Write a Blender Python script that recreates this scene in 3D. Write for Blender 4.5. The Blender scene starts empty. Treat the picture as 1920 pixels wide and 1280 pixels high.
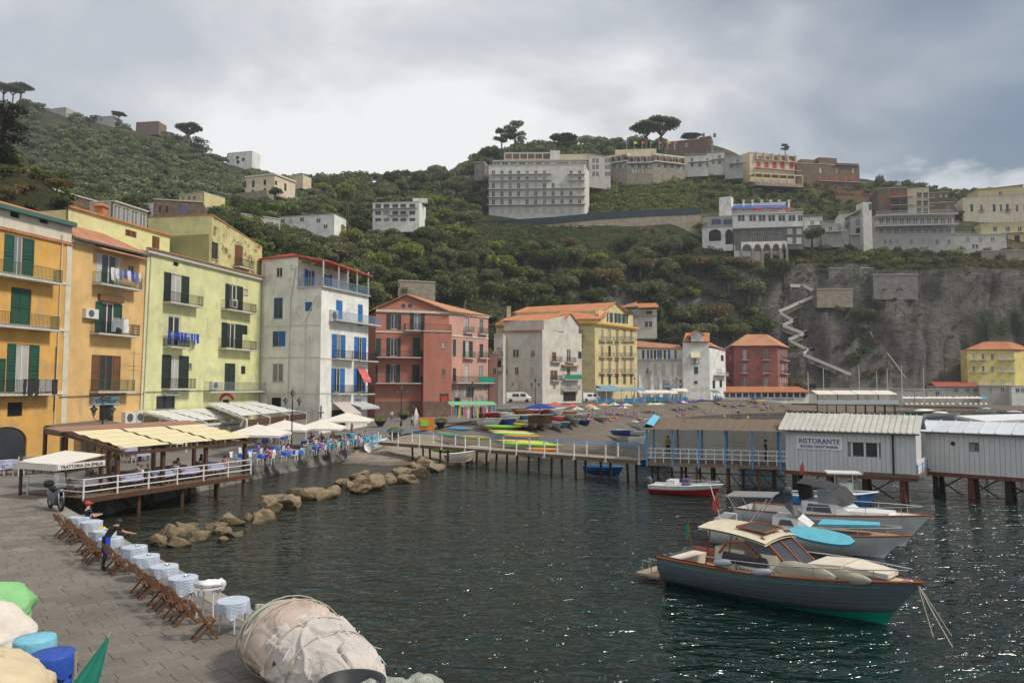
import bpy,bmesh,math,random
import numpy as np
from mathutils import Vector,Matrix,noise
random.seed(7);np.random.seed(7)
scene=bpy.context.scene
COL=scene.collection
R=math.radians
# ------------------------------------------------------------------ camera
F,CH=1400.0,7.3
PITCH=math.atan(84/1400)
cam_d=bpy.data.cameras.new('camera');cam=bpy.data.objects.new('camera',cam_d);COL.objects.link(cam)
cam_d.sensor_width=36;cam_d.lens=F/1920*36;cam_d.clip_start=.2;cam_d.clip_end=6000
cam.location=(0,0,CH);cam.rotation_euler=(R(90)+PITCH,0,0)
scene.camera=cam
scene.view_settings.view_transform='Standard';scene.view_settings.look='None'
scene.view_settings.gamma=1;scene.view_settings.exposure=0.18
scene.render.resolution_x=1024;scene.render.resolution_y=682
# ------------------------------------------------------------------ sky and sun
SUN_EL,SUN_AZ=R(48),math.atan2(.86,-.25)
SKY_OFF=((7.7,2.3,1),(1.2,9.2,3.0))
world=bpy.data.worlds.new('World');scene.world=world;world.use_nodes=True
def build_sky():
 nt=world.node_tree;N=nt.nodes;L=nt.links;N.clear()
 def nd(t,**k):
  n=N.new(t)
  for a,b in k.items():setattr(n,a,b)
  return n
 def math_(op,a,b=None,clamp=False):
  n=nd('ShaderNodeMath',operation=op,use_clamp=clamp)
  for i,v in enumerate((a,b)):
   if v is None:continue
   if isinstance(v,(int,float)):n.inputs[i].default_value=v
   else:L.new(v,n.inputs[i])
  return n.outputs[0]
 sky=nd('ShaderNodeTexSky',sky_type='NISHITA',sun_disc=False,sun_elevation=SUN_EL,sun_rotation=SUN_AZ)
 sky.air_density=1.3;sky.dust_density=1.5;sky.ozone_density=1.5
 tc=nd('ShaderNodeTexCoord');sep=nd('ShaderNodeSeparateXYZ');L.new(tc.outputs['Generated'],sep.inputs[0])
 X,Y,Z=sep.outputs
 def noise_(scale,detail,rough,off,st=(1,1,1.9),dist=0.0):
  m=nd('ShaderNodeMapping');m.inputs['Location'].default_value=off;m.inputs['Scale'].default_value=st;L.new(tc.outputs['Generated'],m.inputs[0])
  n=nd('ShaderNodeTexNoise');n.inputs['Scale'].default_value=scale;n.inputs['Detail'].default_value=detail
  n.inputs['Roughness'].default_value=rough;n.inputs['Distortion'].default_value=dist
  L.new(m.outputs[0],n.inputs['Vector']);return n.outputs['Fac']
 n1=noise_(1.5,4,.5,SKY_OFF[0]);n2=noise_(2.3,7,.52,SKY_OFF[1],(1,1,1.9),.3);n3=noise_(9.0,5,.55,(1.3,7.2,2))
 cover=math_('SUBTRACT',math_('ADD',math_('MULTIPLY',n1,.9),math_('MULTIPLY',n2,.45)),math_('MULTIPLY',math_('SUBTRACT',X,.17),1.55))
 mask=nd('ShaderNodeMapRange',interpolation_type='SMOOTHSTEP');L.new(cover,mask.inputs[0])
 mask.inputs[1].default_value=.12;mask.inputs[2].default_value=.75
 low=math_('MULTIPLY',math_('SUBTRACT',.272,Z),5.0)
 cum=math_('SUBTRACT',math_('ADD',math_('MULTIPLY',n3,1.0),low),.62)
 cm=nd('ShaderNodeMapRange',interpolation_type='SMOOTHSTEP');L.new(cum,cm.inputs[0])
 cm.inputs[1].default_value=-.02;cm.inputs[2].default_value=.14
 ramp=nd('ShaderNodeValToRGB');L.new(n2,ramp.inputs[0])
 e=ramp.color_ramp.elements
 e[0].position=.40;e[0].color=(.48,.515,.565,1);e[1].position=.60;e[1].color=(.86,.86,.86,1)
 k=ramp.color_ramp.elements.new(.5);k.color=(.62,.64,.67,1)
 skys=nd('ShaderNodeVectorMath',operation='SCALE');L.new(sky.outputs[0],skys.inputs[0]);skys.inputs[3].default_value=.06
 mx1=nd('ShaderNodeMixRGB');L.new(math_('MULTIPLY',cm.outputs[0],.85),mx1 .inputs[0]);L.new(skys.outputs[0],mx1 .inputs[1]);mx1 .inputs[2].default_value=(.62,.64,.67,1)
 mx2=nd('ShaderNodeMixRGB');L.new(math_('MULTIPLY',mask.outputs[0],.97),mx2 .inputs[0]);L.new(mx1 .outputs[0],mx2 .inputs[1]);L.new(ramp.outputs[0],mx2 .inputs[2])
 bg=nd('ShaderNodeBackground');L.new(mx2 .outputs[0],bg.inputs[0]);bg.inputs[1].default_value=1.0
 out=nd('ShaderNodeOutputWorld');L.new(bg.outputs[0],out.inputs[0])
build_sky()
sun_d=bpy.data.lights.new('sun','SUN');sun=bpy.data.objects.new('sun',sun_d);COL.objects.link(sun)
sun_d.energy=3.2;sun_d.angle=R(9);sun_d.color=(1,.94,.84)
sdir=Vector((math.sin(SUN_AZ)*math.cos(SUN_EL),math.cos(SUN_AZ)*math.cos(SUN_EL),math.sin(SUN_EL)))
sun.rotation_euler=sdir.to_track_quat('Z','Y').to_euler()
# ------------------------------------------------------------------ surveying helpers (photo measurement -> metres)
cp,sp_=math.cos(PITCH),math.sin(PITCH)
def ray(px,py):
 a,b=px-960.0,640.0-py
 return a,F*cp-b*sp_,F*sp_+b*cp
def at(px,py,Y):
 a,b,c=ray(px,py);return Vector((a*Y/b,Y,CH+c*Y/b))
def gz(px,py,z):
 a,b,c=ray(px,py);t=(z-CH)/c;return Vector((a*t,b*t,z))
def on_plane(px,py,A,B):
 a,b,c=ray(px,py);dx,dy=B[0]-A[0],B[1]-A[1];L=math.hypot(dx,dy);dx/=L;dy/=L
 t=(A[0]*dy-A[1]*dx)/(a*dy-b*dx)
 return(a*t-A[0])*dx+(b*t-A[1])*dy,CH+c*t
def px_on(px,Y):return((px-960)/1400*Y*1.0,Y)
# ------------------------------------------------------------------ materials
MATS={}
def mat(name,col,rough=.75,var=.12,scale=2.0,bump=0.0,bscale=None,metal=0.0,streak=0.0,wear=None,obj_var=0.0,spec=.35,hue=0.0,alpha=1.0,trans=0.0,sheen=0.0):
 if name in MATS:return MATS[name]
 m=bpy.data.materials.new(name);m.use_nodes=True
 nt=m.node_tree;N=nt.nodes;L=nt.links;b=N['Principled BSDF']
 b.inputs['Roughness'].default_value=rough;b.inputs['Metallic'].default_value=metal
 b.inputs['Specular IOR Level'].default_value=spec
 if alpha<1:b.inputs['Alpha'].default_value=alpha
 if trans:b.inputs['Transmission Weight'].default_value=trans
 if sheen:b.inputs['Sheen Weight'].default_value=sheen
 tc=N.new('ShaderNodeTexCoord')
 n=N.new('ShaderNodeTexNoise');n.inputs['Scale'].default_value=scale;n.inputs['Detail'].default_value=6;n.inputs['Roughness'].default_value=.62
 L.new(tc.outputs['Object'],n.inputs['Vector'])
 mr=N.new('ShaderNodeMapRange');mr.inputs[1].default_value=.3;mr.inputs[2].default_value=.7
 mr.inputs[3].default_value=1-var;mr.inputs[4].default_value=1+var;L.new(n.outputs['Fac'],mr.inputs[0])
 val=mr.outputs[0]
 if obj_var:
  oi=N.new('ShaderNodeObjectInfo');m2=N.new('ShaderNodeMapRange');m2 .inputs[3].default_value=1-obj_var;m2 .inputs[4].default_value=1+obj_var
  L.new(oi.outputs['Random'],m2 .inputs[0]);mm=N.new('ShaderNodeMath');mm.operation='MULTIPLY'
  L.new(val,mm.inputs[0]);L.new(m2 .outputs[0],mm.inputs[1]);val=mm.outputs[0]
 if streak:
  mp=N.new('ShaderNodeMapping');mp.inputs['Scale'].default_value=(.8,.8,.17);L.new(tc.outputs['Object'],mp.inputs[0])
  n2=N.new('ShaderNodeTexNoise');n2 .inputs['Scale'].default_value=1.2;n2 .inputs['Detail'].default_value=7;n2 .inputs['Roughness'].default_value=.7
  L.new(mp.outputs[0],n2 .inputs['Vector'])
  m3=N.new('ShaderNodeMapRange');m3 .inputs[1].default_value=.48;m3 .inputs[2].default_value=.78;m3 .inputs[3].default_value=1;m3 .inputs[4].default_value=1-streak
  L.new(n2 .outputs['Fac'],m3 .inputs[0]);mm=N.new('ShaderNodeMath');mm.operation='MULTIPLY'
  L.new(val,mm.inputs[0]);L.new(m3 .outputs[0],mm.inputs[1]);val=mm.outputs[0]
 sc=N.new('ShaderNodeVectorMath');sc.operation='SCALE';sc.inputs[0].default_value=col[:3];L.new(val,sc.inputs[3])
 cout=sc.outputs[0]
 if hue:
  oi=N.new('ShaderNodeObjectInfo');hs=N.new('ShaderNodeHueSaturation');m2=N.new('ShaderNodeMapRange')
  m2 .inputs[3].default_value=.5-hue;m2 .inputs[4].default_value=.5+hue;L.new(oi.outputs['Random'],m2 .inputs[0])
  L.new(m2 .outputs[0],hs.inputs['Hue']);L.new(cout,hs.inputs['Color']);cout=hs.outputs[0]
 if wear:
  n4=N.new('ShaderNodeTexNoise');n4 .inputs['Scale'].default_value=wear[2];n4 .inputs['Detail'].default_value=8;n4 .inputs['Roughness'].default_value=.66
  L.new(tc.outputs['Object'],n4 .inputs['Vector'])
  m4=N.new('ShaderNodeMapRange');m4 .inputs[1].default_value=.70-wear[1]*.4;m4 .inputs[2].default_value=.78-wear[1]*.4;L.new(n4 .outputs['Fac'],m4 .inputs[0])
  mx=N.new('ShaderNodeMixRGB');L.new(m4 .outputs[0],mx.inputs[0]);L.new(cout,mx.inputs[1]);mx.inputs[2].default_value=(*wear[0],1);cout=mx.outputs[0]
 L.new(cout,b.inputs['Base Color'])
 if bump:
  nb=N.new('ShaderNodeTexNoise');nb.inputs['Scale'].default_value=bscale or scale*6;nb.inputs['Detail'].default_value=5
  L.new(tc.outputs['Object'],nb.inputs['Vector'])
  bp=N.new('ShaderNodeBump');bp.inputs['Strength'].default_value=min(1,bump);bp.inputs['Distance'].default_value=.05*max(1,bump)
  L.new(nb.outputs['Fac'],bp.inputs['Height']);L.new(bp.outputs[0],b.inputs['Normal'])
 MATS[name]=m;return m
# ------------------------------------------------------------------ object helpers
def setp(o,label=None,cat=None,group=None,kind=None):
 if label:o['label']=label
 if cat:o['category']=cat
 if group:o['group']=group
 if kind:o['kind']=kind
 return o
def thing(name,label,cat,loc=(0,0,0),rz=0.0,group=None):
 o=bpy.data.objects.new(name,None);COL.objects.link(o);o.empty_display_size=.1
 o.location=loc;o.rotation_euler=(0,0,rz);return setp(o,label,cat,group)
def add(name,me,parent=None,m=None,loc=None,rot=None,scale=None):
 o=bpy.data.objects.new(name,me);COL.objects.link(o)
 if parent is not None:o.parent=parent
 if loc is not None:o.location=loc
 if rot is not None:o.rotation_euler=rot
 if scale is not None:o.scale=scale
 if m is not None:
  if len(me.materials)==0:me.materials.append(m)
  elif me.materials[0]is not m:
   s=o.material_slots[0];s.link='OBJECT';s.material=m
 return o
def copy_tree(o,parent=None):
 c=o.copy();COL.objects.link(c);c.parent=parent
 for ch in o.children:copy_tree(ch,c)
 return c
class MB:
 """collects simple solids into one mesh"""
 def __init__(s):s.v=[];s.f=[];s.sm=False
 def quad(s,*pts):
  n=len(s.v);s.v+=[tuple(p)for p in pts];s.f.append(tuple(range(n,n+len(pts))));return s
 def mesh(s,vs,fs):
  n=len(s.v);s.v+=[tuple(p)for p in vs];s.f+=[tuple(i+n for i in f)for f in fs];return s
 def box(s,x0,y0,z0,x1,y1,z1):
  return s.mesh([(x0,y0,z0),(x1,y0,z0),(x1,y1,z0),(x0,y1,z0),(x0,y0,z1),(x1,y0,z1),(x1,y1,z1),(x0,y1,z1)],[(0,3,2,1),(4,5,6,7),(0,1,5,4),(1,2,6,5),(2,3,7,6),(3,0,4,7)])
 def bar(s,a,b,w,h=None,up=(0,0,1)):
  a=Vector(a);b=Vector(b);d=b-a
  if d.length<1e-6:return s
  d.normalize();u=Vector(up)
  if abs(d.dot(u))>.97:u=Vector((1,0,0))
  sx=d.cross(u).normalized();sz=sx.cross(d).normalized();h=h or w
  vs=[]
  for p in(a,b):
   for i,j in((-1,-1),(1,-1),(1,1),(-1,1)):vs.append(p+sx*(i*w/2)+sz*(j*h/2))
  return s.mesh(vs,[(0,3,2,1),(4,5,6,7),(0,1,5,4),(1,2,6,5),(2,3,7,6),(3,0,4,7)])
 def tube(s,pts,r,n=6,caps=True):
  pts=[Vector(p)for p in pts];k=len(pts);rs=r if isinstance(r,(list,tuple))else[r]*k
  base=len(s.v);prev=None
  for i,p in enumerate(pts):
   d=(pts[min(i+1,k-1)]-pts[max(i-1,0)])
   d=d.normalized()if d.length>1e-9 else Vector((0,0,1))
   if prev is None:
    u=d.orthogonal().normalized()
   else:
    u=prev-d*prev.dot(d);u=u.normalized()if u.length>1e-6 else d.orthogonal().normalized()
   prev=u;w=d.cross(u)
   for j in range(n):
    a=2*math.pi*j/n;s.v.append(tuple(p+(u*math.cos(a)+w*math.sin(a))*rs[i]))
  for i in range(k-1):
   for j in range(n):
    s.f.append((base+i*n+j,base+i*n+(j+1)%n,base+(i+1)*n+(j+1)%n,base+(i+1)*n+j))
  if caps:
   s.f.append(tuple(base+j for j in range(n))[::-1]);s.f.append(tuple(base+(k-1)*n+j for j in range(n)))
  return s
 def lathe(s,prof,n=12,c=(0,0,0),sx=1,sy=1,caps=True):
  base=len(s.v)
  for r,z in prof:
   for j in range(n):
    a=2*math.pi*j/n;s.v.append((c[0]+r*math.cos(a)*sx,c[1]+r*math.sin(a)*sy,c[2]+z))
  k=len(prof)
  for i in range(k-1):
   for j in range(n):s.f.append((base+i*n+j,base+i*n+(j+1)%n,base+(i+1)*n+(j+1)%n,base+(i+1)*n+j))
  if caps:
   if prof[0][0]>1e-4:s.f.append(tuple(base+j for j in range(n))[::-1])
   if prof[-1][0]>1e-4:s.f.append(tuple(base+(k-1)*n+j for j in range(n)))
  return s
 def prism(s,poly,z0,z1):
  n=len(poly);z0s=z0 if isinstance(z0,(list,tuple))else[z0]*n;z1s=z1 if isinstance(z1,(list,tuple))else[z1]*n
  ar=sum(poly[i][0]*poly[(i+1)%n][1]-poly[(i+1)%n][0]*poly[i][1]for i in range(n))
  if ar<0:poly=poly[::-1];z0s=z0s[::-1];z1s=z1s[::-1]
  vs=[(p[0],p[1],z0s[i])for i,p in enumerate(poly)]+[(p[0],p[1],z1s[i])for i,p in enumerate(poly)]
  fs=[tuple(range(n))[::-1],tuple(range(n,2*n))]+[(i,(i+1)%n,(i+1)%n+n,i+n)for i in range(n)]
  return s.mesh(vs,fs)
 def slab(s,pts,th):
  """thick sheet from a polygon in space, thickened downwards"""
  n=len(pts);vs=[tuple(p)for p in pts]+[(p[0],p[1],p[2]-th)for p in pts]
  fs=[tuple(range(n)),tuple(range(n,2*n))[::-1]]+[((i+1)%n,i,i+n,(i+1)%n+n)for i in range(n)]
  return s.mesh(vs,fs)
 def loft(s,rows,close=False):
  base=len(s.v);m_=len(rows[0])
  for r in rows:s.v+=[tuple(p)for p in r]
  for i in range(len(rows)-1):
   for j in range(m_ if close else m_-1):
    s.f.append((base+i*m_+j,base+i*m_+(j+1)%m_,base+(i+1)*m_+(j+1)%m_,base+(i+1)*m_+j))
  return s
 def blob(s,c,r,seed=0,amp=.25,n=10,fr=1.0):
  """irregular closed lump"""
  base=len(s.v);rx,ry,rz=r;k=n//2+1
  for i in range(k+1):
   th=math.pi*i/k
   for j in range(n):
    ph=2*math.pi*j/n;d=Vector((math.sin(th)*math.cos(ph),math.sin(th)*math.sin(ph),math.cos(th)))
    q=1+amp*noise.noise(d*1.3*fr+Vector((seed*3.7,seed*1.3,0)))*1.6+amp*.5*noise.noise(d*3.1*fr+Vector((0,seed*2.1,seed)))
    s.v.append((c[0]+d.x*rx*q,c[1]+d.y*ry*q,c[2]+d.z*rz*q))
  for i in range(k):
   for j in range(n):s.f.append((base+i*n+j,base+(i+1)*n+j,base+(i+1)*n+(j+1)%n,base+i*n+(j+1)%n))
  return s
 def me(s,name,smooth=False,org=None):
  me=bpy.data.meshes.new(name);v=s.v
  if org is not None:v=[(a-org[0],b-org[1],c-org[2])for a,b,c in v]
  me.from_pydata(v,[],s.f);me.validate(verbose=False)
  if smooth:me.polygons.foreach_set('use_smooth',[True]*len(me.polygons))
  return me
 def build(s,name,m,parent=None,smooth=False,org=None,loc=None,rot=None,weld=False):
  me=s.me(name,smooth,org)
  if weld:
   bm=bmesh.new();bm.from_mesh(me);bmesh.ops.remove_doubles(bm,verts=bm.verts,dist=.002);bmesh.ops.recalc_face_normals(bm,faces=bm.faces);bm.to_mesh(me);bm.free()
  return add(name,me,parent,m,loc,rot)
def fbm(x,y,z,o=4):
 v=0;a=1;
 for i in range(o):v+=a*noise.noise((x,y,z));x*=2.03;y*=2.03;z*=2.03;a*=.5
 return v
def lerp(a,b,t):return a+(b-a)*t
# ------------------------------------------------------------------ custom materials of the setting
class NB:
 def __init__(s,name):
  s.m=bpy.data.materials.new(name);s.m.use_nodes=True;s.t=s.m.node_tree;s.b=s.t.nodes['Principled BSDF']
  s.tc=s.t.nodes.new('ShaderNodeTexCoord');MATS[name]=s.m
 def lk(s,a,b):s.t.links.new(a,b)
 def inp(s,n,i,v):
  if v is None:return
  if hasattr(v,'is_linked')or hasattr(v,'links'):s.lk(v,n.inputs[i])
  else:n.inputs[i].default_value=v
 def noise(s,scale,detail=5,rough=.6,stretch=None,dist=0.0,vec=None,out='Fac',loc=(0,0,0)):
  v=vec or s.tc.outputs['Object']
  if stretch or loc!=(0,0,0):
   mp=s.t.nodes.new('ShaderNodeMapping');mp.inputs['Scale'].default_value=stretch or(1,1,1);mp.inputs['Location'].default_value=loc;s.lk(v,mp.inputs[0]);v=mp.outputs[0]
  n=s.t.nodes.new('ShaderNodeTexNoise');n.inputs['Scale'].default_value=scale;n.inputs['Detail'].default_value=detail
  n.inputs['Roughness'].default_value=rough;n.inputs['Distortion'].default_value=dist;s.lk(v,n.inputs['Vector']);return n.outputs[out]
 def rng(s,v,a,b,c=0.0,d=1.0,smooth=False):
  n=s.t.nodes.new('ShaderNodeMapRange');s.lk(v,n.inputs[0])
  if smooth:n.interpolation_type='SMOOTHSTEP'
  for i,q in enumerate((a,b,c,d)):n.inputs[i+1].default_value=q
  return n.outputs[0]
 def op(s,o,a,b=None):
  n=s.t.nodes.new('ShaderNodeMath');n.operation=o;s.inp(n,0,a);s.inp(n,1,b);return n.outputs[0]
 def mix(s,f,a,b,t='MIX'):
  n=s.t.nodes.new('ShaderNodeMixRGB');n.blend_type=t;s.inp(n,0,f)
  s.inp(n,1,(*a,1)if isinstance(a,tuple)else a);s.inp(n,2,(*b,1)if isinstance(b,tuple)else b);return n.outputs[0]
 def scale(s,col,v):
  n=s.t.nodes.new('ShaderNodeVectorMath');n.operation='SCALE';s.inp(n,0,col);s.inp(n,3,v);return n.outputs[0]
 def bump(s,h,strength=.5,dist=.1,nrm=None):
  n=s.t.nodes.new('ShaderNodeBump');n.inputs['Strength'].default_value=strength;n.inputs['Distance'].default_value=dist;s.lk(h,n.inputs['Height'])
  if nrm is not None:s.lk(nrm,n.inputs['Normal'])
  return n.outputs[0]
 def fin(s,col=None,rough=.8,nrm=None,spec=.3):
  if col is not None:s.inp(s.b,'Base Color',(*col,1)if isinstance(col,tuple)else col)
  s.inp(s.b,'Roughness',rough);s.b.inputs['Specular IOR Level'].default_value=spec
  if nrm is not None:s.lk(nrm,s.b.inputs['Normal'])
  return s.m
 def node(s,t):return s.t.nodes.new(t)
def m_terrain():
 n=NB('hill_ground');g=n.node('ShaderNodeNewGeometry');sx=n.node('ShaderNodeSeparateXYZ');n.lk(g.outputs['True Normal'],sx.inputs[0])
 nz=n.op('ADD',sx.outputs[2],n.op('MULTIPLY',n.op('SUBTRACT',n.noise(.12,5),.5),.5))
 steep=n.rng(nz,.42,.62,1,0,True)
 big=n.noise(.03,5,.6);fine=n.noise(.9,6,.7)
 strata=n.noise(.45,7,.7,(.5,.5,1.3),1.2);vert=n.noise(.5,8,.74,(1.6,1.6,.22),.5)
 rock=n.mix(n.rng(strata,.3,.72),(.10,.092,.082),(.31,.285,.25))
 rock=n.mix(n.rng(vert,.52,.72),rock,(.085,.08,.075));rock=n.mix(n.rng(n.noise(.07,6,.65),.55,.7),rock,(.19,.13,.08))
 rock=n.mix(n.rng(n.noise(.05,6,.7,None,.3,None,'Fac',(40,3,9)),.55,.65),rock,(.06,.08,.03))
 grass=n.mix(n.rng(big,.4,.6),(.05,.068,.022),(.10,.10,.042));grass=n.mix(n.rng(fine,.35,.75),grass,(.05,.06,.02))
 grass=n.mix(n.rng(n.noise(.06,4,.6,None,0,None,'Fac',(9,9,2)),.58,.66),grass,(.17,.12,.07))
 col=n.mix(steep,grass,rock);hgt=n.op('ADD',n.op('MULTIPLY',strata,1.0),n.op('MULTIPLY',fine,.5))
 return n.fin(col,.9,n.bump(n.op('ADD',hgt,n.op('MULTIPLY',vert,1.4)),1.0,1.8),.15)
def m_water():
 n=NB('sea_water');P=n.tc.outputs['Object']
 w1=n.noise(1.0,2,.5,(.5,1.0,1),.6);w2=n.noise(2.9,2,.5,(.55,1.0,1),.9,None,'Fac',(7,3,0));w3=n.noise(.2,2,.5,(.7,1,1),.2)
 h=n.op('ADD',n.op('ADD',n.op('MULTIPLY',w1,.8),n.op('MULTIPLY',w2,.34)),n.op('MULTIPLY',w3,.8))
 big=n.noise(.06,4,.6)
 col=n.mix(n.rng(big,.35,.65),(.003,.013,.010),(.006,.022,.017))
 sx=n.node('ShaderNodeSeparateXYZ');n.lk(P,sx.inputs[0])
 d=n.op('ADD',n.op('ADD',sx.outputs[0],n.op('MULTIPLY',n.op('SUBTRACT',n.noise(.12,4),.5),6.0)),n.op('MULTIPLY',n.op('SUBTRACT',sx.outputs[1],40.0),-.32))
 col=n.mix(n.rng(d,-20,-2,.65,0,True),col,n.mix(n.rng(n.noise(.5,5,.7),.4,.65),(.028,.024,.014),(.05,.04,.022)))
 n.b.inputs['IOR'].default_value=1.38
 return n.fin(col,.10,n.bump(h,1.0,.9),.5)
def m_paver(name,c,lo=.78,hi=1.18):
 n=NB(name);g=n.node('ShaderNodeNewGeometry')
 v=n.rng(g.outputs['Random Per Island'],0,1,lo,hi);oi=n.node('ShaderNodeObjectInfo')
 v=n.op('MULTIPLY',v,n.rng(oi.outputs['Random'],0,1,.9,1.08))
 P=g.outputs['Position']
 v=n.op('MULTIPLY',v,n.rng(n.noise(.35,6,.65,None,0,P),.3,.7,.72,1.22));v=n.op('MULTIPLY',v,n.rng(n.noise(9,5,.7,None,0,P),.3,.75,.8,1.15))
 col=n.scale(c,v);col=n.mix(n.rng(n.noise(.9,7,.7,None,0,P),.64,.72),col,tuple(q*.5 for q in c))
 return n.fin(col,n.rng(n.noise(2,4,.6,None,0,P),.3,.7,.55,.85),n.bump(n.noise(14,5,.7,None,0,P),.5,.02),.35)
def m_sand(name,a,b,sc=.3):
 n=NB(name);big=n.noise(sc,6,.6);f=n.noise(9,4,.7)
 col=n.mix(n.rng(big,.35,.65),a,b);col=n.scale(col,n.rng(f,.3,.7,.7,1.3))
 g=n.node('ShaderNodeNewGeometry');sx=n.node('ShaderNodeSeparateXYZ');n.lk(g.outputs['Position'],sx.inputs[0])
 z=n.op('ADD',sx.outputs[2],n.op('MULTIPLY',big,.25))
 wet=n.rng(z,.22,.5,.55,1.0,True);col=n.scale(col,wet)
 return n.fin(col,.85,n.bump(f,.5,.03),.3)
m_terrain();m_water();m_paver('quay_stone',(.168,.148,.125));m_paver('coping_stone',(.27,.25,.215),.9,1.08)
m_sand('beach_sand',(.115,.092,.072),(.165,.135,.105));m_sand('pebbles',(.20,.165,.125),(.30,.255,.20),.8)
mat('joint',(.075,.07,.06),.9,.2,5);mat('piazza_paving',(.17,.155,.14),.8,.22,.35,.3,6)
mat('seawall',(.15,.14,.125),.85,.35,.8,.8,5,streak=.5,wear=((.06,.05,.035),.5,.9))
# ------------------------------------------------------------------ terrain
TC={-700:[(850,70),(400,88),(300,100),(380,150),(400,250),(300,340),(180,430),(175,470),(260,640)],0:[(850,72),(420,88),(318,100),(312,106),(400,150),(400,250),(300,340),(208,430),(205,470),(280,640)],60:[(845,76),(430,92),(340,101),(335,108),(400,150),(395,250),(300,340),(204,430),(205,470),(290,640)],160:[(840,80),(420,100),(398,110),(392,118),(410,180),(372,260),(300,340),(228,430),(226,470),(300,640)],300:[(800,95),(450,120),(430,200),(388,240),(322,330),(258,425),(264,480),(330,640)],420:[(780,105),(470,130),(432,200),(392,240),(340,330),(306,415),(314,480),(340,640)],520:[(770,118),(530,150),(452,195),(400,240),(362,300),(343,390),(345,480),(350,640)],700:[(765,140),(575,172),(500,200),(432,245),(388,295),(342,365),(345,430),(352,640)],850:[(762,160),(575,190),(500,215),(422,258),(368,310),(330,370),(326,430),(340,640)],915:[(760,175),(565,205),(482,230),(424,262),(418,286),(310,330),(298,400),(304,640)],1000:[(758,198),(565,218),(482,235),(424,266),(416,290),(305,335),(280,400),(286,640)],1110:[(758,214),(565,230),(472,248),(420,270),(413,292),(320,325),(272,400),(278,640)],1250:[(757,230),(600,242),(522,252),(442,264),(402,278),(394,292),(322,322),(305,350),(270,405),(278,640)],1330:[(756,236),(625,247),(525,254),(470,264),(430,284),(394,297),(332,320),(303,345),(272,400),(280,640)],1450:[(755,243),(712,248),(545,255),(495,260),(445,278),(398,300),(352,330),(322,350),(308,400),(312,640)],1520:[(752,243),(722,247),(640,251),(535,255),(493,259),(462,270),(402,300),(352,335),(315,360),(330,640)],1600:[(752,243),(726,246),(640,249),(545,252),(488,256),(465,269),(407,300),(357,335),(333,360),(345,640)],1700:[(752,242),(728,245),(600,249),(512,252),(482,259),(458,275),(404,305),(366,340),(348,380),(360,640)],1830:[(750,243),(728,247),(600,250),(502,253),(482,261),(458,276),(404,305),(377,340),(364,380),(375,640)],2300:[(750,246),(726,250),(600,253),(500,256),(478,264),(450,282),(395,310),(370,345),(355,385),(370,640)]}
_tx=sorted(TC);_tD=np.concatenate([np.arange(60,195,3.0),np.arange(195,262,1.1),np.arange(262,480,3.0),np.arange(480,641,16.0)])
def _col(px):
 pts=[(D,at(960,py,D).z)for py,D in TC[px]];D,z=zip(*pts)
 return np.interp(_tD,D,z,left=-3.0)
_tz=np.array([_col(p)for p in _tx])
for _i,_p in enumerate(_tx):
 d0=TC[_p][0][1];_tz[_i][_tD<d0-6]=-3
def terr(t,D):
 """height of the hillside at azimuth t = X/Y and distance D"""
 px=t*1400+960;px=min(max(px,_tx[0]),_tx[-1]);k=0
 while k<len(_tx)-2 and px>_tx[k+1]:k+=1
 f=(px-_tx[k])/(_tx[k+1]-_tx[k]);f=f*f*(3-2*f)
 return float(np.interp(D,_tD,_tz[k]*(1-f)+_tz[k+1]*f))
def terr_xy(X,Y):return terr(X/Y,Y)
def terr_hit(px,py,D0=60,D1=600):
 """first point of the hillside seen at a photo pixel"""
 D=D0
 while D<D1:
  p=at(px,py,D)
  if terr(p.x/p.y,D)>=p.z:return Vector((p.x,p.y,p.z))
  D+=1.0
 p=at(px,py,D1);return p
def build_terrain():
 ts=np.concatenate([np.linspace(-1.18,-.70,14),np.linspace(-.69,.72,330),np.linspace(.73,.96,12)])
 Z=np.zeros((len(ts),len(_tD)))
 for i,t in enumerate(ts):
  px=min(max(t*1400+960,_tx[0]),_tx[-1]);k=0
  while k<len(_tx)-2 and px>_tx[k+1]:k+=1
  f=(px-_tx[k])/(_tx[k+1]-_tx[k]);f=f*f*(3-2*f);Z[i]=_tz[k]*(1-f)+_tz[k+1]*f
 V=[];n=len(_tD)
 for i,t in enumerate(ts):
  dz=np.gradient(Z[i],_tD)
  for j in range(n):
   D=_tD[j];z=Z[i,j];X=t*D;s=min(max(abs(dz[j])-.7,0),3)/3
   o=0;y=D
   if z>-1:
    z+=.9*fbm(X*.05,D*.05,1.7,3)*(1-.6*s)
    q=fbm(X*.09,z*.07,D*.02,5)+.7*abs(noise.noise((X*.16,z*.05,3)))-.45*abs(noise.noise((X*.03,z*.16,8)))
    y=D-s*3.2*q
   V.append((X*y/D,y,z))
 fs=[(i*n+j,(i+1)*n+j,(i+1)*n+j+1,i*n+j+1)for i in range(len(ts)-1)for j in range(n-1)]
 me=bpy.data.meshes.new('hillside');me.from_pydata(V,[],fs)
 me.polygons.foreach_set('use_smooth',[True]*len(fs))
 o=add('hillside',me,None,MATS['hill_ground']);setp(o,kind='structure')
build_terrain()
# ------------------------------------------------------------------ water
def build_water():
 mb=MB();S=790
 mb.quad((-S,-190,0),(S,-190,0),(S,600,0),(-S,600,0))
 setp(mb.build('sea',MATS['sea_water']),kind='structure')
build_water()
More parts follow.
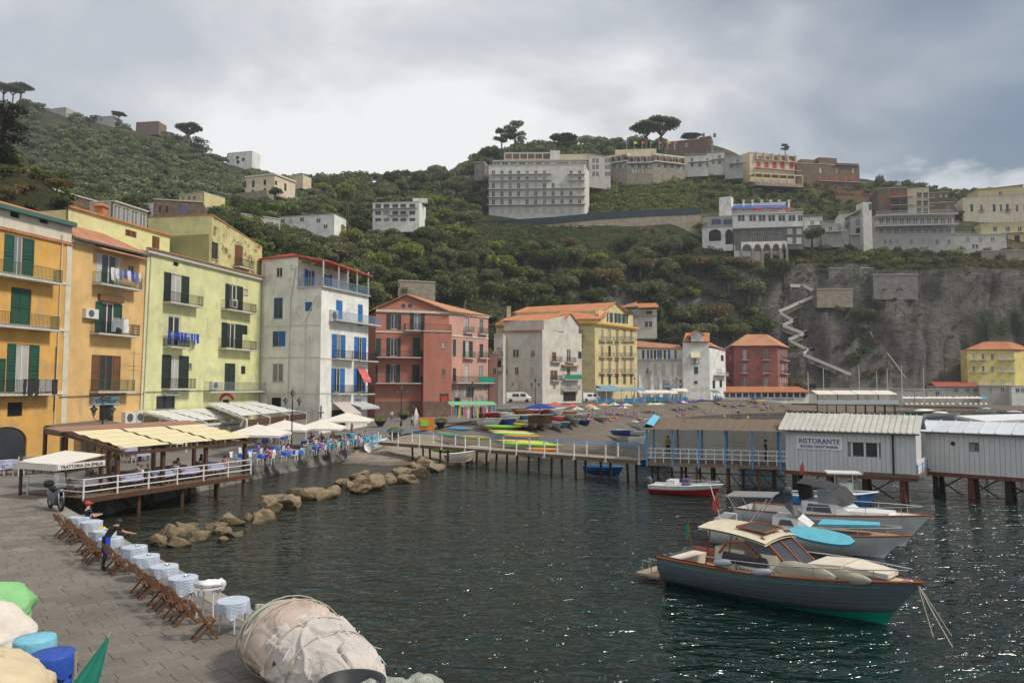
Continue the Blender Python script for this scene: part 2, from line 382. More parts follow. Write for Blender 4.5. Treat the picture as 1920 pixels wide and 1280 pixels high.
# ------------------------------------------------------------------ quay, promenade, beach
def XYp(px,D):p=at(px,724,D);return p.x,p.y
EDGE=[(13,-8.1,1.4),(13,-2.1,1.4),(-7.67,21.07,1.4),(-18.2,32.9,1.4),(-24,39.5,1.4),(-22.6,50,1.35),(-20.5,59.3,1.3),(-15,83,1.3),(-14,86,1.5),(-12,90,1.8),(-9,96,2.1),(-6,106,2.4),(3.3,117,2.7)]+[(*XYp(p,D),z)for p,D,z in((1050,137,3.1),(1100,156,3.4),(1170,172,3.6),(1260,188,3.6),(1340,200,3.5),(1430,213,3.3),(1520,224,2.8),(1600,230,2.0),(1700,233,1.7),(1800,235,1.7),(1960,237,1.7))]
BACK=[(-80,-8.1,1.4),(-80,-2.1,1.4),(-75,21,1.4),(-70,33,1.4),(-62,42,1.4),(-58,50,1.35),(-56,58,1.3),(-40,88,1.4),(-34,98,1.9),(-30,112,2.2),(-26,122,2.3),(-9,128,2.5),(-5,138,3)]+[(*XYp(p,D),z)for p,D,z in((960,158,4.4),(1010,186,4.8),(1090,205,5.0),(1180,222,5.0),(1280,236,4.8),(1400,248,4.4),(1520,250,3.6),(1600,252,3.0),(1700,252,2.6),(1800,254,2.6),(1960,256,2.6))]
def ground_z(X,Y):
 best=None
 for i in range(len(EDGE)-1):
  for P in(EDGE,):
   a,b=EDGE[i],EDGE[i+1];dx,dy=b[0]-a[0],b[1]-a[1];t=max(0,min(1,((X-a[0])*dx+(Y-a[1])*dy)/(dx*dx+dy*dy)))
   ex,ey,ez=a[0]+dx*t,a[1]+dy*t,lerp(a[2],b[2],t);c,d=BACK[i],BACK[i+1]
   bx,by,bz=lerp(c[0],d[0],t),lerp(c[1],d[1],t),lerp(c[2],d[2],t)
   w=math.hypot(X-ex,Y-ey);W=math.hypot(bx-ex,by-ey)
   if best is None or w<best[0]:best=(w,lerp(ez,bz,min(1,w/W)))
 return best[1]
def loft_between(A,B,n=6,extra=None):
 mb=MB();rows=[]
 for a,b in zip(A,B):rows.append([[lerp(a[k],b[k],j/n)for k in range(3)]for j in range(n+1)])
 mb.loft(rows);return mb
q=loft_between([(x,y,z-.03 if i<5 else z)for i,(x,y,z)in enumerate(EDGE)],[(x,y,z-.03 if i<5 else z)for i,(x,y,z)in enumerate(BACK)])
pavement=setp(q.build('pavement',MATS['piazza_paving']),kind='structure')
SH=[(640,868),(720,872),(800,868),(870,862),(960,866),(1060,856),(1140,838),(1165,818),(1195,802),(1225,792),(1265,786),(1310,781),(1370,777),(1440,775),(1520,775),(1600,774),(1700,771),(1800,770),(1960,770)]
BB=[(-16.2,79,.9),(-14.9,84,1.2),(-13.2,88,1.5),(-10.2,94,1.8),(-6.4,105,2.2),(-1,110.6,2.4),(3.3,116.6,2.6)]+[(*XYp(p,D),z)for p,D,z in((1030,129,2.9),(1066,144,3.1),(1102,156.2,3.3),(1170,172.2,3.5),(1260,188.2,3.5),(1340,200.2,3.4),(1430,213.2,3.2),(1520,224.2,2.7),(1600,230.2,1.9),(1700,233.2,1.6),(1800,235.2,1.6),(1960,237.2,1.6))]
SHP=[gz(a,b,0)for a,b in SH]
def build_beach():
 rows=[];n=14
 for s,b in zip(SHP,BB):
  o=Vector((s.x-b[0],s.y-b[1],0)).normalized();r=[(s.x+o.x*9,s.y+o.y*9,-1.1),(s.x+o.x*3,s.y+o.y*3,-.3)]
  for j in range(n+1):
   t=j/n;r.append((lerp(s.x,b[0],t),lerp(s.y,b[1],t),b[2]*t**.8+.05*fbm(s.x*.4+t*9,s.y*.4,t*5,3)))
  rows.append(r)
 fine=[]
 for i in range(len(rows)-1):
  for k in range(5):fine.append([tuple(lerp(rows[i][j][c],rows[i+1][j][c],k/5)+(.06*noise.noise((i+k/5,j*.7,c*9))if c==2 else.5*noise.noise((i*1.3+k/5,j*.5,c*5)))for c in range(3))for j in range(len(rows[i]))])
 fine.append(rows[-1]);cut=16
 o=MB().loft(fine[:cut]).build('pebble_beach',MATS['pebbles'],smooth=True);setp(o,kind='structure')
 o=MB().loft(fine[cut-1:]).build('beach',MATS['beach_sand'],smooth=True);setp(o,kind='structure')
build_beach()
def beach_z(X,Y):
 best=1e9;z=0
 for i in range(len(SHP)-1):
  for k in range(6):
   f=k/6;s=SHP[i].lerp(SHP[i+1],f);b=[lerp(BB[i][c],BB[i+1][c],f)for c in range(3)]
   dx,dy=b[0]-s.x,b[1]-s.y;t=max(0,min(1,((X-s.x)*dx+(Y-s.y)*dy)/(dx*dx+dy*dy)))
   d=math.hypot(X-s.x-dx*t,Y-s.y-dy*t)
   if d<best:best=d;z=b[2]*t**.8
 return z
def build_seawall():
 mb=MB();t=.5
 for i in range(0,7):
  a,b=Vector(EDGE[i]),Vector(EDGE[i+1]);d=(b-a);nrm=Vector((-d.y,d.x,0)).normalized()*t;n=max(1,int(d.length/1.5));rows=[]
  for k in range(n+1):
   p=a.lerp(b,k/n);r=[]
   for h,o in((-.03,t*2),(-.035,0.0),(-.45,-.02),(-.9,-.1),(-1.25,-.35),(-2.4,-.9)):
    w=.0 if h>-.3 else.16*noise.noise((p.x*.7,p.y*.7,h*2));qv=p-nrm.normalized()*(-o)+nrm.normalized()*w
    qv=p+nrm.normalized()*(o+w if o>0 else o+w)
    r.append((qv.x,qv.y,p.z+h))
   rows.append(r)
  mb.loft(rows)
 setp(mb.build('seawall',MATS['seawall']),kind='structure')
build_seawall()
def build_pavers():
 e=Vector((.665,-.747,0));p=Vector((-.747,-.665,0));O=Vector((-7.67,21.07,1.4));rng=random.Random(3)
 unit=MB();c=.012
 unit.mesh([(-.5,-.5,-.03),(.5,-.5,-.03),(.5,.5,-.03),(-.5,.5,-.03),(-.5,-.5,-.004),(.5,-.5,-.004),(.5,.5,-.004),(-.5,.5,-.004),(-.485,-.475,0),(.485,-.475,0),(.485,.475,0),(-.485,.475,0)],[(0,1,5,4),(1,2,6,5),(2,3,7,6),(3,0,4,7),(4,5,9,8),(5,6,10,9),(6,7,11,10),(7,4,8,11),(8,9,10,11)])
 ume=unit.me('paving_slab');ume.materials.append(MATS['quay_stone']);cme=ume.copy();cme.materials.clear();cme.materials.append(MATS['coping_stone'])
 setp(pavement)
 cells=[]
 s=-19.0;row=0
 while s<25.5:
  w=rng.uniform(.36,.46);u=.62-rng.uniform(0,.0)
  while u<26:
   l=rng.uniform(.5,1.0);cells.append((s+w/2,u+l/2,w,l,0));u+=l+.012
  s+=w+.012
 s=-19.0
 while s<25.5:
  l=rng.uniform(1.0,1.5);cells.append((s+l/2,.30,l,.6,1));s+=l+.012
 vis=[]
 ang=math.atan2(e.y,e.x)
 for s,u,w,l,kind in cells:
  pos=O-e*s*1.0+p*u;pos.z=1.4+rng.uniform(-.003,.003)
  if pos.y<3:continue
  px=960+1400*pos.x/pos.y;py=724+1400*5.9/pos.y
  if px<-60 or px>800 or py>1330:
   continue
  vis.append((pos.y,pos,w,l,kind))
 vis.sort(key=lambda q:q[0]);rest=MB()
 def parts(items,me,par):
  for _,pos,w,l,k in items:
   add('paving_slab' if not k else 'coping_stone',me,par,None,pos,(rng.uniform(-.002,.002),rng.uniform(-.002,.002),ang),(w,l,1))
 near=[q for q in vis if not q[4]];cop=[q for q in vis if q[4]]
 parts(near[:290],ume,pavement);parts(cop,cme,pavement)
 for _,pos,w,l,k in near[290:]:
  q=[pos+e*(i*w/2)+p*(j*l/2)*1.0 for i,j in((-1,-1),(1,-1),(1,1),(-1,1))]
  lo=[(a.x,a.y,a.z-.03)for a in q];hi=[(a.x,a.y,a.z)for a in q]
  rest.mesh(lo+hi,[(0,4,5,1),(1,5,6,2),(2,6,7,3),(3,7,4,0),(4,7,6,5)])
 o=rest.build('paving_slabs',MATS['quay_stone'],pavement);o['kind']='stuff'
 bm=bmesh.new();bm.from_mesh(o.data);bmesh.ops.recalc_face_normals(bm,faces=bm.faces);bm.to_mesh(o.data);bm.free()
build_pavers()
# ------------------------------------------------------------------ vegetation
def m_leaf(name,c,c2,hue=.02,lo=.55,hi=1.35):
 n=NB(name);g=n.node('ShaderNodeNewGeometry');oi=n.node('ShaderNodeObjectInfo')
 r=g.outputs['Random Per Island']
 col=n.mix(n.rng(oi.outputs['Random'],0,1),c,c2)
 big=n.noise(.35,3,.6,None,0,g.outputs['Position']);col=n.mix(n.rng(big,.42,.62),col,c2)
 col=n.scale(col,n.rng(r,0,1,lo,hi));
 n.fin(col,.9,None,.08)
 tr=n.node('ShaderNodeBsdfTranslucent');n.lk(n.scale(col,1.3),tr.inputs[0]);ms=n.node('ShaderNodeMixShader');ms.inputs[0].default_value=.3
 out=n.t.nodes['Material Output'];n.lk(n.b.outputs[0],ms.inputs[1]);n.lk(tr.outputs[0],ms.inputs[2]);n.lk(ms.outputs[0],out.inputs[0])
 return n.m
LEAF={'olive':m_leaf('olive_leaves',(.13,.15,.068),(.18,.185,.088)),'oak':m_leaf('evergreen_leaves',(.065,.09,.03),(.11,.13,.045)),'green':m_leaf('bright_leaves',(.15,.21,.05),(.23,.25,.06)),'pine':m_leaf('pine_needles',(.09,.125,.045),(.12,.15,.055)),'dark':m_leaf('dark_needles',(.020,.027,.016),(.034,.036,.02)),'brown':m_leaf('dry_leaves',(.23,.15,.07),(.18,.14,.065)),'far':m_leaf('far_olive_leaves',(.15,.19,.09),(.19,.215,.105)),'farmix':m_leaf('far_scrub_leaves',(.09,.115,.05),(.13,.145,.065))}
mat('bark',(.10,.075,.055),.9,.3,3,.6);mat('pine_bark',(.13,.085,.06),.9,.3,3,.6)
def leaf_cloud(lobes,n,size,rng,flat=0.0,inner=.72,thin=1.0):
 """n leaf faces spread through the outer shell of several ellipsoid lobes"""
 L=np.array(lobes,float);vol=(L[:,3]*L[:,4]*L[:,5])**(2/3.);idx=rng.choice(len(L),n,p=vol/vol.sum())
 d=rng.normal(size=(n,3));d/=np.linalg.norm(d,axis=1)[:,None]
 low=d[:,2]<-.35;d[low,2]*=-rng.uniform(.2,1,low.sum())
 d/=np.linalg.norm(d,axis=1)[:,None]
 r=rng.uniform(inner,1.06,n)**.8
 c=L[idx,:3]+d*L[idx,3:6]*r[:,None]
 nrm=d*.65+rng.normal(size=(n,3))*.55;nrm[:,2]+=flat;nrm/=np.linalg.norm(nrm,axis=1)[:,None]
 a=np.cross(nrm,rng.normal(size=(n,3)));a/=np.linalg.norm(a,axis=1)[:,None]+1e-9;b=np.cross(nrm,a)
 s=size*rng.uniform(.55,1.35,n)[:,None];V=np.empty((n,4,3))
 V[:,0]=c-a*s;V[:,1]=c-b*s*.62*thin;V[:,2]=c+a*s;V[:,3]=c+b*s*.62*thin
 return V.reshape(-1,3)
def quads_mesh(name,V,m):
 n=len(V)//4;me=bpy.data.meshes.new(name);me.vertices.add(len(V));me.vertices.foreach_set('co',V.astype(np.float32).ravel())
 me.loops.add(4*n);me.loops.foreach_set('vertex_index',np.arange(4*n,dtype=np.int32));me.polygons.add(n)
 me.polygons.foreach_set('loop_start',np.arange(0,4*n,4,dtype=np.int32));me.update(calc_edges=True);me.materials.append(m);return me
def rand_lobes(rng,k,spread,r,h,zs=.8):
 out=[]
 for i in range(k):
  a=rng.uniform(0,6.28);q=spread*math.sqrt(rng.uniform(.1,1))if i else 0
  s=r*rng.uniform(.75,1.2);out.append((q*math.cos(a),q*math.sin(a),h+rng.uniform(-.25,.35)*spread,s,s,s*zs))
 return out
PROTO={}
def trunk_me(name,h,r,rng,fork=3,spread=.5,m='bark',lean=.1):
 mb=MB();b=Vector((rng.uniform(-lean,lean),rng.uniform(-lean,lean),h*.6))
 mb.tube([(0,0,-.5),(b.x*.3,b.y*.3,h*.3),b],[r*1.25,r,r*.75],6)
 for i in range(fork):
  a=6.28*i/fork+rng.uniform(0,1);mb.tube([b,b+Vector((math.cos(a)*spread*.5,math.sin(a)*spread*.5,h*.28)),b+Vector((math.cos(a)*spread,math.sin(a)*spread,h*.5))],[r*.6,r*.42,r*.18],5)
 me=mb.me(name,True);me.materials.append(MATS[m]);return me
def proto(kind,seed):
 rng=np.random.RandomState(seed+11*len(kind))
 if kind=='olive':V=leaf_cloud(rand_lobes(rng,9,.62,.46,.82,.85),1700,.075,rng);T=trunk_me('trunk',.9,.11,rng,3,.4)
 elif kind=='oak':V=leaf_cloud(rand_lobes(rng,11,.66,.44,.92,.95),2000,.075,rng);T=trunk_me('trunk',1.0,.1,rng,4,.5)
 elif kind=='green':V=leaf_cloud(rand_lobes(rng,9,.6,.42,.8,.9),1400,.085,rng);T=trunk_me('trunk',.8,.08,rng,3,.4)
 elif kind=='brown':V=leaf_cloud(rand_lobes(rng,8,.6,.42,.8,.9),1200,.075,rng);T=trunk_me('trunk',.8,.07,rng,4,.5)
 elif kind=='umbrella':
  lob=[(0,0,1.75,.5,.5,.2)]
  for i in range(11):
   a=6.28*i/11+rng.uniform(-.2,.2);q=rng.uniform(.45,.72);lob.append((q*math.cos(a),q*math.sin(a),1.68+rng.uniform(-.05,.1)-q*.12,.34,.34,.17))
  V=leaf_cloud(lob,3600,.055,rng,.3,.4);mb=MB();mb.tube([(0,0,-.4),(.03,.02,.5),(-.02,0,1.0)],[.09,.07,.06],7)
  for i in range(8):
   a=6.28*i/8+rng.uniform(-.2,.2);q=rng.uniform(.4,.75);mb.tube([(-.02,0,.95+.03*i),(q*.45*math.cos(a),q*.45*math.sin(a),1.35),(q*math.cos(a),q*math.sin(a),1.62)],[.04,.028,.012],5)
  T=mb.me('trunk',True);T.materials.append(MATS['pine_bark'])
 elif kind=='pine':
  lob=[]
  for i in range(12):
   a=rng.uniform(0,6.28);z=rng.uniform(1.1,2.3);q=rng.uniform(.15,.62)*(1.25-.3*(z-1.1));lob.append((q*math.cos(a),q*math.sin(a),z,.36,.36,.24))
  V=leaf_cloud(lob,2600,.065,rng,.2,.4);mb=MB();mb.tube([(0,0,-.4),(.04,0,.9),(-.03,.02,2.1)],[.09,.065,.025],7)
  for l in lob:mb.tube([(0,0,l[2]-.35),(l[0]*.6,l[1]*.6,l[2]-.15),(l[0],l[1],l[2])],[.035,.022,.01],5)
  T=mb.me('trunk',True);T.materials.append(MATS['pine_bark'])
 elif kind=='cypress':
  lob=[]
  for i in range(16):
   z=.7+2.1*(i/15.);q=.62*(1-.45*abs(z-1.7)/1.3);a=rng.uniform(0,6.28);lob.append((q*math.cos(a)*.8,q*math.sin(a)*.8,z,.48,.48,.26))
  V=leaf_cloud(lob,3000,.055,rng,.25,.45);T=trunk_me('trunk',2.6,.1,rng,4,.4,'bark')
 leafm={'umbrella':'pine','cypress':'dark'}.get(kind,kind)
 return quads_mesh('crown',V,LEAF[leafm]),T
NVAR={'olive':4,'oak':4,'green':3,'brown':2,'umbrella':3,'pine':2,'cypress':2}
for k,nv in NVAR.items():PROTO[k]=[proto(k,s)for s in range(nv)]
TREE_NAME={'olive':'olive_tree','oak':'evergreen_tree','green':'leafy_tree','brown':'dry_tree','umbrella':'umbrella_pine','pine':'pine_tree','cypress':'cypress_tree'}
_tv=random.Random(5)
def tree(kind,loc,r,label,group=None,h=1.0,cat='tree'):
 c,t=_tv.choice(PROTO[kind]);o=thing(TREE_NAME[kind],label,cat,loc,_tv.uniform(0,6.28),group);s=r*_tv.uniform(.92,1.08);o.scale=(s,s,s*h)
 add('crown',c,o);add('trunk',t,o);return o
KEEP=[(912,278,1130,420,288),(1048,270,1405,338,322),(1385,272,1645,352,338),(1645,342,1765,408,308),(1315,362,1516,505,262),(1512,380,1870,472,268),(1812,338,1930,445,296),(446,312,552,370,258),(516,398,624,432,212),(690,370,802,416,232),(1445,528,1555,735,254),(410,276,466,310,398),(272,372,385,408,188),(325,358,380,380,205),(1160,560,1240,625,222),(930,560,1200,740,192),(1190,640,1485,740,230),(700,555,930,740,128),(60,190,110,225,420),(160,210,205,228,420),(236,222,290,242,420),(905,392,1322,446,272),(1640,505,1740,555,251),(1500,528,1610,560,251)]
REG=[(-120,560,235,428,5.4,2.7,4.2,(('far',7),('farmix',2))),(120,520,150,240,5.6,2.6,4.2,(('olive',3),('oak',4),('green',1))),(430,930,168,300,6.0,3.0,5.0,(('olive',6),('oak',3),('green',2))),(500,930,290,372,6.2,3.4,5.4,(('oak',4),('olive',4),('green',.5))),(520,960,155,200,5.6,2.4,3.9,(('olive',4),('oak',2),('green',1.5),('brown',.8))),(900,1340,204,266,6.2,4.0,6.2,(('oak',6),('olive',4),('green',1.2),('brown',.5))),(1300,1500,236,266,5.4,3.4,5.6,(('oak',6),('olive',3),('green',1),('brown',.6))),(1190,1500,234,268,3.9,3.0,5.4,(('oak',5),('olive',4),('green',1.2),('brown',.8))),(930,1250,206,250,5.0,3.0,5.2,(('oak',5),('olive',4),('green',1.2),('brown',.6))),(1480,2000,255,266,4.4,1.6,3.0,(('oak',5),('green',2.5),('brown',1.2),('olive',1))),(860,1260,325,402,5.6,3.2,5.0,(('oak',4),('olive',3),('far',2))),(1110,1320,292,322,6.5,1.4,2.6,(('oak',3),('green',2),('brown',1.5))),(1300,1680,296,345,5.0,1.8,3.2,(('oak',4),('green',2),('olive',1))),(1470,1650,243,258,3.0,1.3,2.6,(('oak',4),('olive',2),('brown',1.2),('green',1))),(1560,1920,246,257,11,.8,1.6,(('oak',3),('brown',2),('green',1))),(1650,1960,300,380,6,2.4,3.6,(('oak',4),('olive',2))),(-60,200,88,118,2.6,1.0,2.0,(('oak',4),('green',2),('brown',2))),]
def scatter():
 rng=random.Random(21);pts=[];grid={}
 for(a,b,D0,D1,sp,r0,r1,kinds)in REG:
  ks,ws=zip(*kinds);area=(b-a)/1400*(D1*D1-D0*D0)/2;n=int(area/(sp*sp)*5)
  for _ in range(n):
   px=rng.uniform(a,b);D=math.sqrt(rng.uniform(D0*D0,D1*D1));t=(px-960)/1400;z=terr(t,D)
   if z<3:continue
   sl=abs(terr(t,D+1.5)-terr(t,D-1.5))/3
   if sl>2.2 and rng.random()>(.25 if px>1650 else.5 if px>1490 else.9):continue
   X=t*D;r=rng.uniform(r0,r1)*(1 if sl<2 or px<1490 else.6);g=(int(X//8),int(D//8));ok=True
   for i in(-1,0,1):
    for j in(-1,0,1):
     for(x2,y2,s2)in grid.get((g[0]+i,g[1]+j),()):
      if(X-x2)**2+(D-y2)**2<(min(sp,s2))**2*.8:ok=False
   if not ok:continue
   k=F/D;py0=724-(z+2*r-CH)*k;py1=724-(z-CH)*k;ok=True
   for(x0,y0,x1,y1,Db)in KEEP:
    if D<Db+4 and px+r*k*.8>x0 and px-r*k*.8<x1 and py0<y0+(y1-y0)*.66 and py1>y0:ok=False;break
    if D>=Db-3 and D<Db+16 and x0+2<px<x1-2 and y0<py1<y1+30 and D>=Db-1:ok=False;break
   if not ok:continue
   grid.setdefault(g,[]).append((X,D,sp));pts.append((r*k,X,D,z,r,rng.choices(ks,ws)[0],px,py1))
 for _ in range(150):
  px=rng.choice((rng.uniform(1230,1446),rng.uniform(1558,1660),rng.uniform(1230,1446)));p=terr_hit(px,rng.uniform(500,700),200);k=F/p.y;r=rng.uniform(2.2,4.2)
  if any(p.y<Db+6 and px+r*k*.7>x0 and px-r*k*.7<x1 and 724-(p.z+1.6*r-CH)*k<y0+(y1-y0)*.66 and 724-(p.z-CH)*k>y0 for(x0,y0,x1,y1,Db)in KEEP):continue
  if any((p.x-q[1])**2+(p.y-q[2])**2+(p.z-q[3])**2<9 for q in pts):continue
  pts.append((r*k,p.x,p.y-.5,p.z-.6*r,r,rng.choices(('oak','olive','green','brown'),(6,3,1,.8))[0],px,724-(p.z-CH)*k))
 return pts
def region_words(px,py,D):
 if D>320:return 'on the skyline ridge above the hotels' if px>860 else 'along the wooded saddle at the skyline'
 if px<520:return 'below the olive grove behind the yellow houses'
 if px<930:return 'on the terraced slope behind the white and pink houses'
 if px<1320:return 'on the slope below the tall white hotel' if D<280 else 'on the grassy bank under the curved hotel'
 if px<1500:return 'on the slope below the arched grey hotel' if D<290 else 'on the bank between the hotels'
 return 'along the top of the grey cliff' if D<275 else 'on the bank below the red balconied hotel'
LANDM=[(498,350,'the old villa'),(570,416,'the low white house'),(740,398,'the small balconied hotel'),(649,380,'the utility pole'),(1005,380,'the tall white hotel'),(1100,430,'the hotel road wall'),(1415,440,'the grey arched hotel'),(1500,600,'the zigzag stairs'),(1420,645,'the red house'),(1200,595,'the ivy covered house'),(780,530,'the old terrace wall'),(600,500,'the roof of the white house'),(810,570,'the pink house roof'),(1060,575,'the palazzo roofs'),(330,395,'the brown stone house'),(440,400,'the stained attic'),(1700,450,'the long concrete hotel'),(1560,340,'the brown brick hotel'),(1230,300,'the curved hotel'),(420,300,'the white skyline villa')]
KWORD={'olive':'grey green olive tree','oak':'dark evergreen tree','green':'fresh green leafy tree','brown':'dry brownish tree'}
def merge_protos():
 low={}
 for k in('far','farmix','olive','oak','green','brown'):
  low[k]=[]
  for s in range(4):
   rg=np.random.RandomState(70+s);low[k].append(leaf_cloud(rand_lobes(rg,6,.58,.5,.72,.8),300,.14,rg))
 return low
def build_trees():
 pts=scatter();pts.sort(key=lambda q:-q[0]);low=merge_protos();rest={};n=0;rng=random.Random(2)
 for(sz,X,D,z,r,kind,px,py)in pts:
  if kind in KWORD and n<285:
   w=region_words(px,py,D);near=min(LANDM,key=lambda q:(q[0]-px)**2+((q[1]-py)*1.3)**2);sz_='large ' if r>4.9 else 'small ' if r<3.7 else '';tree(kind,(X,D,z-.3),r,sz_+KWORD[kind]+(' below ' if py>near[1]+14 else ' above ' if py<near[1]-14 else ' left of ' if px<near[0]else ' right of ')+near[2],'trees of the hillside');n+=1
  else:
   V=rng.choice(low[kind]);a=rng.uniform(0,6.28);c,s=math.cos(a),math.sin(a);Q=V.copy()
   Q[:,0]=(V[:,0]*c-V[:,1]*s)*r+X;Q[:,1]=(V[:,0]*s+V[:,1]*c)*r+D;Q[:,2]=V[:,2]*r*.95+z-.5
   rest.setdefault(kind,[]).append(Q)
 names={'far':('olive_grove','hazy grey green olive grove covering the high left hill','olive grove'),'farmix':('hill_wood','mixed scrub between the olives of the far hill','wood'),'olive':('olive_scrub','distant olive bushes scattered over the hillside','scrub'),'oak':('evergreen_scrub','dark evergreen scrub scattered over the hillside','scrub'),'green':('green_scrub','fresh green bushes scattered over the hillside','scrub'),'brown':('dry_scrub','dry brown bushes scattered over the hillside','scrub')}
 for k,L in rest.items():
  nm,lb,ct=names[k];o=add(nm,quads_mesh(nm,np.concatenate(L),LEAF[k]));setp(o,lb,ct,kind='stuff')
 print('TREES individual',n,'total',len(pts))
build_trees()
def ground_cover():
 """low growth, dry grass and creepers over the banks and the cliff edge"""
 rng=np.random.RandomState(4);rr=random.Random(8)
 for name,lab,kind,regs,size in(('undergrowth','low green undergrowth covering the banks below the trees','oak',((430,1500,160,268,5200),(1100,1330,292,325,500),(1300,1700,296,345,700),(1450,1960,243,266,1300)),.34),('dry_grass','dry brown grass and weeds on the stony banks','brown',((520,960,160,205,420),(1200,1500,232,262,500),(1480,1960,243,266,900)),.26),('meadow','bright green grass and weeds on the bank under the curved hotel','green',((1110,1330,288,318,800),(1330,1660,300,340,500),(480,930,170,250,500)),.3)):
  L=[]
  for(a,b,D0,D1,n)in regs:
   for _ in range(n):
    px=rr.uniform(a,b);D=math.sqrt(rr.uniform(D0*D0,D1*D1));t=(px-960)/1400;z=terr(t,D)
    if z<3.5:continue
    sl=abs(terr(t,D+1.5)-terr(t,D-1.5))/3
    if sl>1.6 and rr.random()>.18:continue
    m=26;r=rr.uniform(.6,1.7);d=rng.normal(size=(m,3));d/=np.linalg.norm(d,axis=1)[:,None];c=d*np.array([r,r*.8,r*.45])+np.array([t*D,D-.3,z+.25])
    a1=np.cross(d+rng.normal(size=(m,3))*.6,rng.normal(size=(m,3)));a1/=np.linalg.norm(a1,axis=1)[:,None];b1=np.cross(a1,d+rng.normal(size=(m,3))*.5);s=size*rng.uniform(.6,1.3,(m,1))
    V=np.empty((m,4,3));V[:,0]=c-a1*s;V[:,1]=c-b1*s*.6;V[:,2]=c+a1*s;V[:,3]=c+b1*s*.6;L.append(V.reshape(-1,3))
  o=add(name,quads_mesh(name,np.concatenate(L),LEAF[kind]));setp(o,lab,'undergrowth',kind='stuff')
ground_cover()
def hill_tree(kind,px,pyb,D,r,label,h=1.0,group=None):
 p=at(px,pyb,D);return tree(kind,p,r,label,group,h)
def singles():
 hill_tree('pine',940,288,372,5.6,'left of two loose tall pines at the left end of the tall hotel',.95)
 hill_tree('pine',966,288,376,6.6,'right of two loose tall pines at the left end of the tall hotel',1.0)
 hill_tree('umbrella',1058,291,372,8.2,'low flat umbrella pine alone behind the roof of the tall hotel',.72)
 hill_tree('umbrella',1212,291,366,9.6,'broad bright umbrella pine in front above the curved hotel',.95)
 hill_tree('umbrella',1240,294,374,11.5,'largest umbrella pine rising behind its neighbour above the curved hotel',.95)
 hill_tree('umbrella',1296,276,372,5.6,'small umbrella pine behind the dark stone house on the ridge',.6)
 hill_tree('umbrella',222,232,425,4.6,'small lone umbrella pine on the left ridge by the red house',.8)
 hill_tree('umbrella',352,282,405,8.0,'tall umbrella pine beside a dark clump on the left ridge',.95)
 hill_tree('cypress',375,303,400,6.4,'dark pine clump leaning down the slope on the left ridge',.75)
 hill_tree('umbrella',6,200,420,7.0,'leftmost umbrella pine on the far left hilltop',.95)
 hill_tree('umbrella',24,199,424,6.4,'middle umbrella pine of the group on the far left hilltop',1.0)
 hill_tree('umbrella',38,201,430,7.0,'rightmost umbrella pine of the group on the far left hilltop',1.0)
 hill_tree('oak',52,222,425,7.5,'dark round tree by the flat villa on the left hilltop')
 hill_tree('cypress',8,318,104,3.6,'big dark cypress spreading over the bank behind the yellow house',.93)
 hill_tree('cypress',-14,330,100,3.6,'dark cypress cut by the left edge of the picture',1.0)
 hill_tree('green',652,392,240,4.4,'yellow green tree beside the white mast on the middle slope',1.3)
 hill_tree('oak',515,372,252,2.9,'round clipped dark tree in front of the old villa',.9)
 hill_tree('oak',1388,430,262,2.2,'small tree between the arches of the grey hotel',.8)
 hill_tree('oak',1523,462,262,3.6,'dark tree beside the right wall of the arched grey hotel',1.1)
 hill_tree('brown',1338,612,244,6.0,'broad yellow brown tree above the white gabled house',1.0)
 hill_tree('brown',1200,515,245,5.2,'pinkish brown tree on the slope below the hotel road',.8)
 hill_tree('olive',1318,640,240,5.8,'wide silver olive right above the white gabled house',.8)
 hill_tree('olive',1278,640,236,5.6,'wide silver olive behind the arcaded white house',.8)
 hill_tree('oak',1425,640,248,6.4,'big dark tree rising behind the red house',.95)
 hill_tree('olive',1375,640,244,5.4,'silver olive left of the big dark tree behind the red house',.9)
 hill_tree('pine',1472,292,352,2.6,'small dark pine behind the roof of the red balconied hotel',.9)
 hill_tree('green',1312,432,262,3.0,'bright green vine over the pergola left of the arched hotel',.7)
singles()
# ------------------------------------------------------------------ building kit
mat('glass',(.035,.042,.048),.12,.3,.8,spec=.6);mat('glass_lit',(.16,.18,.19),.15,.3,1,spec=.6);mat('curtain',(.42,.41,.38),.5,.15,3,spec=.5)
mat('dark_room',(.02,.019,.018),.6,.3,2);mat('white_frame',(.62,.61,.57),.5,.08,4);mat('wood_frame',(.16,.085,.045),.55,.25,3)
mat('green_shutter',(.018,.075,.05),.5,.18,3,obj_var=.15);mat('dark_shutter',(.022,.035,.03),.5,.18,3,obj_var=.2);mat('blue_shutter',(.03,.15,.42),.5,.15,3,obj_var=.1)
mat('brown_shutter',(.19,.085,.04),.55,.2,3,obj_var=.2);mat('tan_shutter',(.34,.24,.17),.6,.15,3,obj_var=.15);mat('white_shutter',(.55,.54,.5),.6,.1,3);mat('teal_shutter',(.10,.22,.21),.6,.15,3)
mat('stone_sill',(.45,.43,.39),.8,.15,3);mat('iron',(.03,.032,.033),.45,.2,5,metal=.4);mat('blue_rail',(.20,.34,.50),.5,.15,5);mat('grey_rail',(.22,.23,.23),.5,.2,5)
mat('green_rail',(.05,.10,.06),.5,.2,5);mat('balcony_slab',(.50,.48,.43),.8,.2,1.5,streak=.3)
def m_tiles(name,a,b,sc=4.2):
 n=NB(name);v=n.noise(.5,6,.65);f=n.noise(5,4,.7);col=n.mix(n.rng(v,.3,.7),a,b);col=n.scale(col,n.rng(f,.3,.7,.68,1.28))
 col=n.mix(n.rng(n.noise(1.2,6,.7),.6,.7),col,(.10,.075,.055));return n.fin(col,.85,n.bump(n.noise(3.2,3,.6,(1,1,3)),.6,.06),.2)
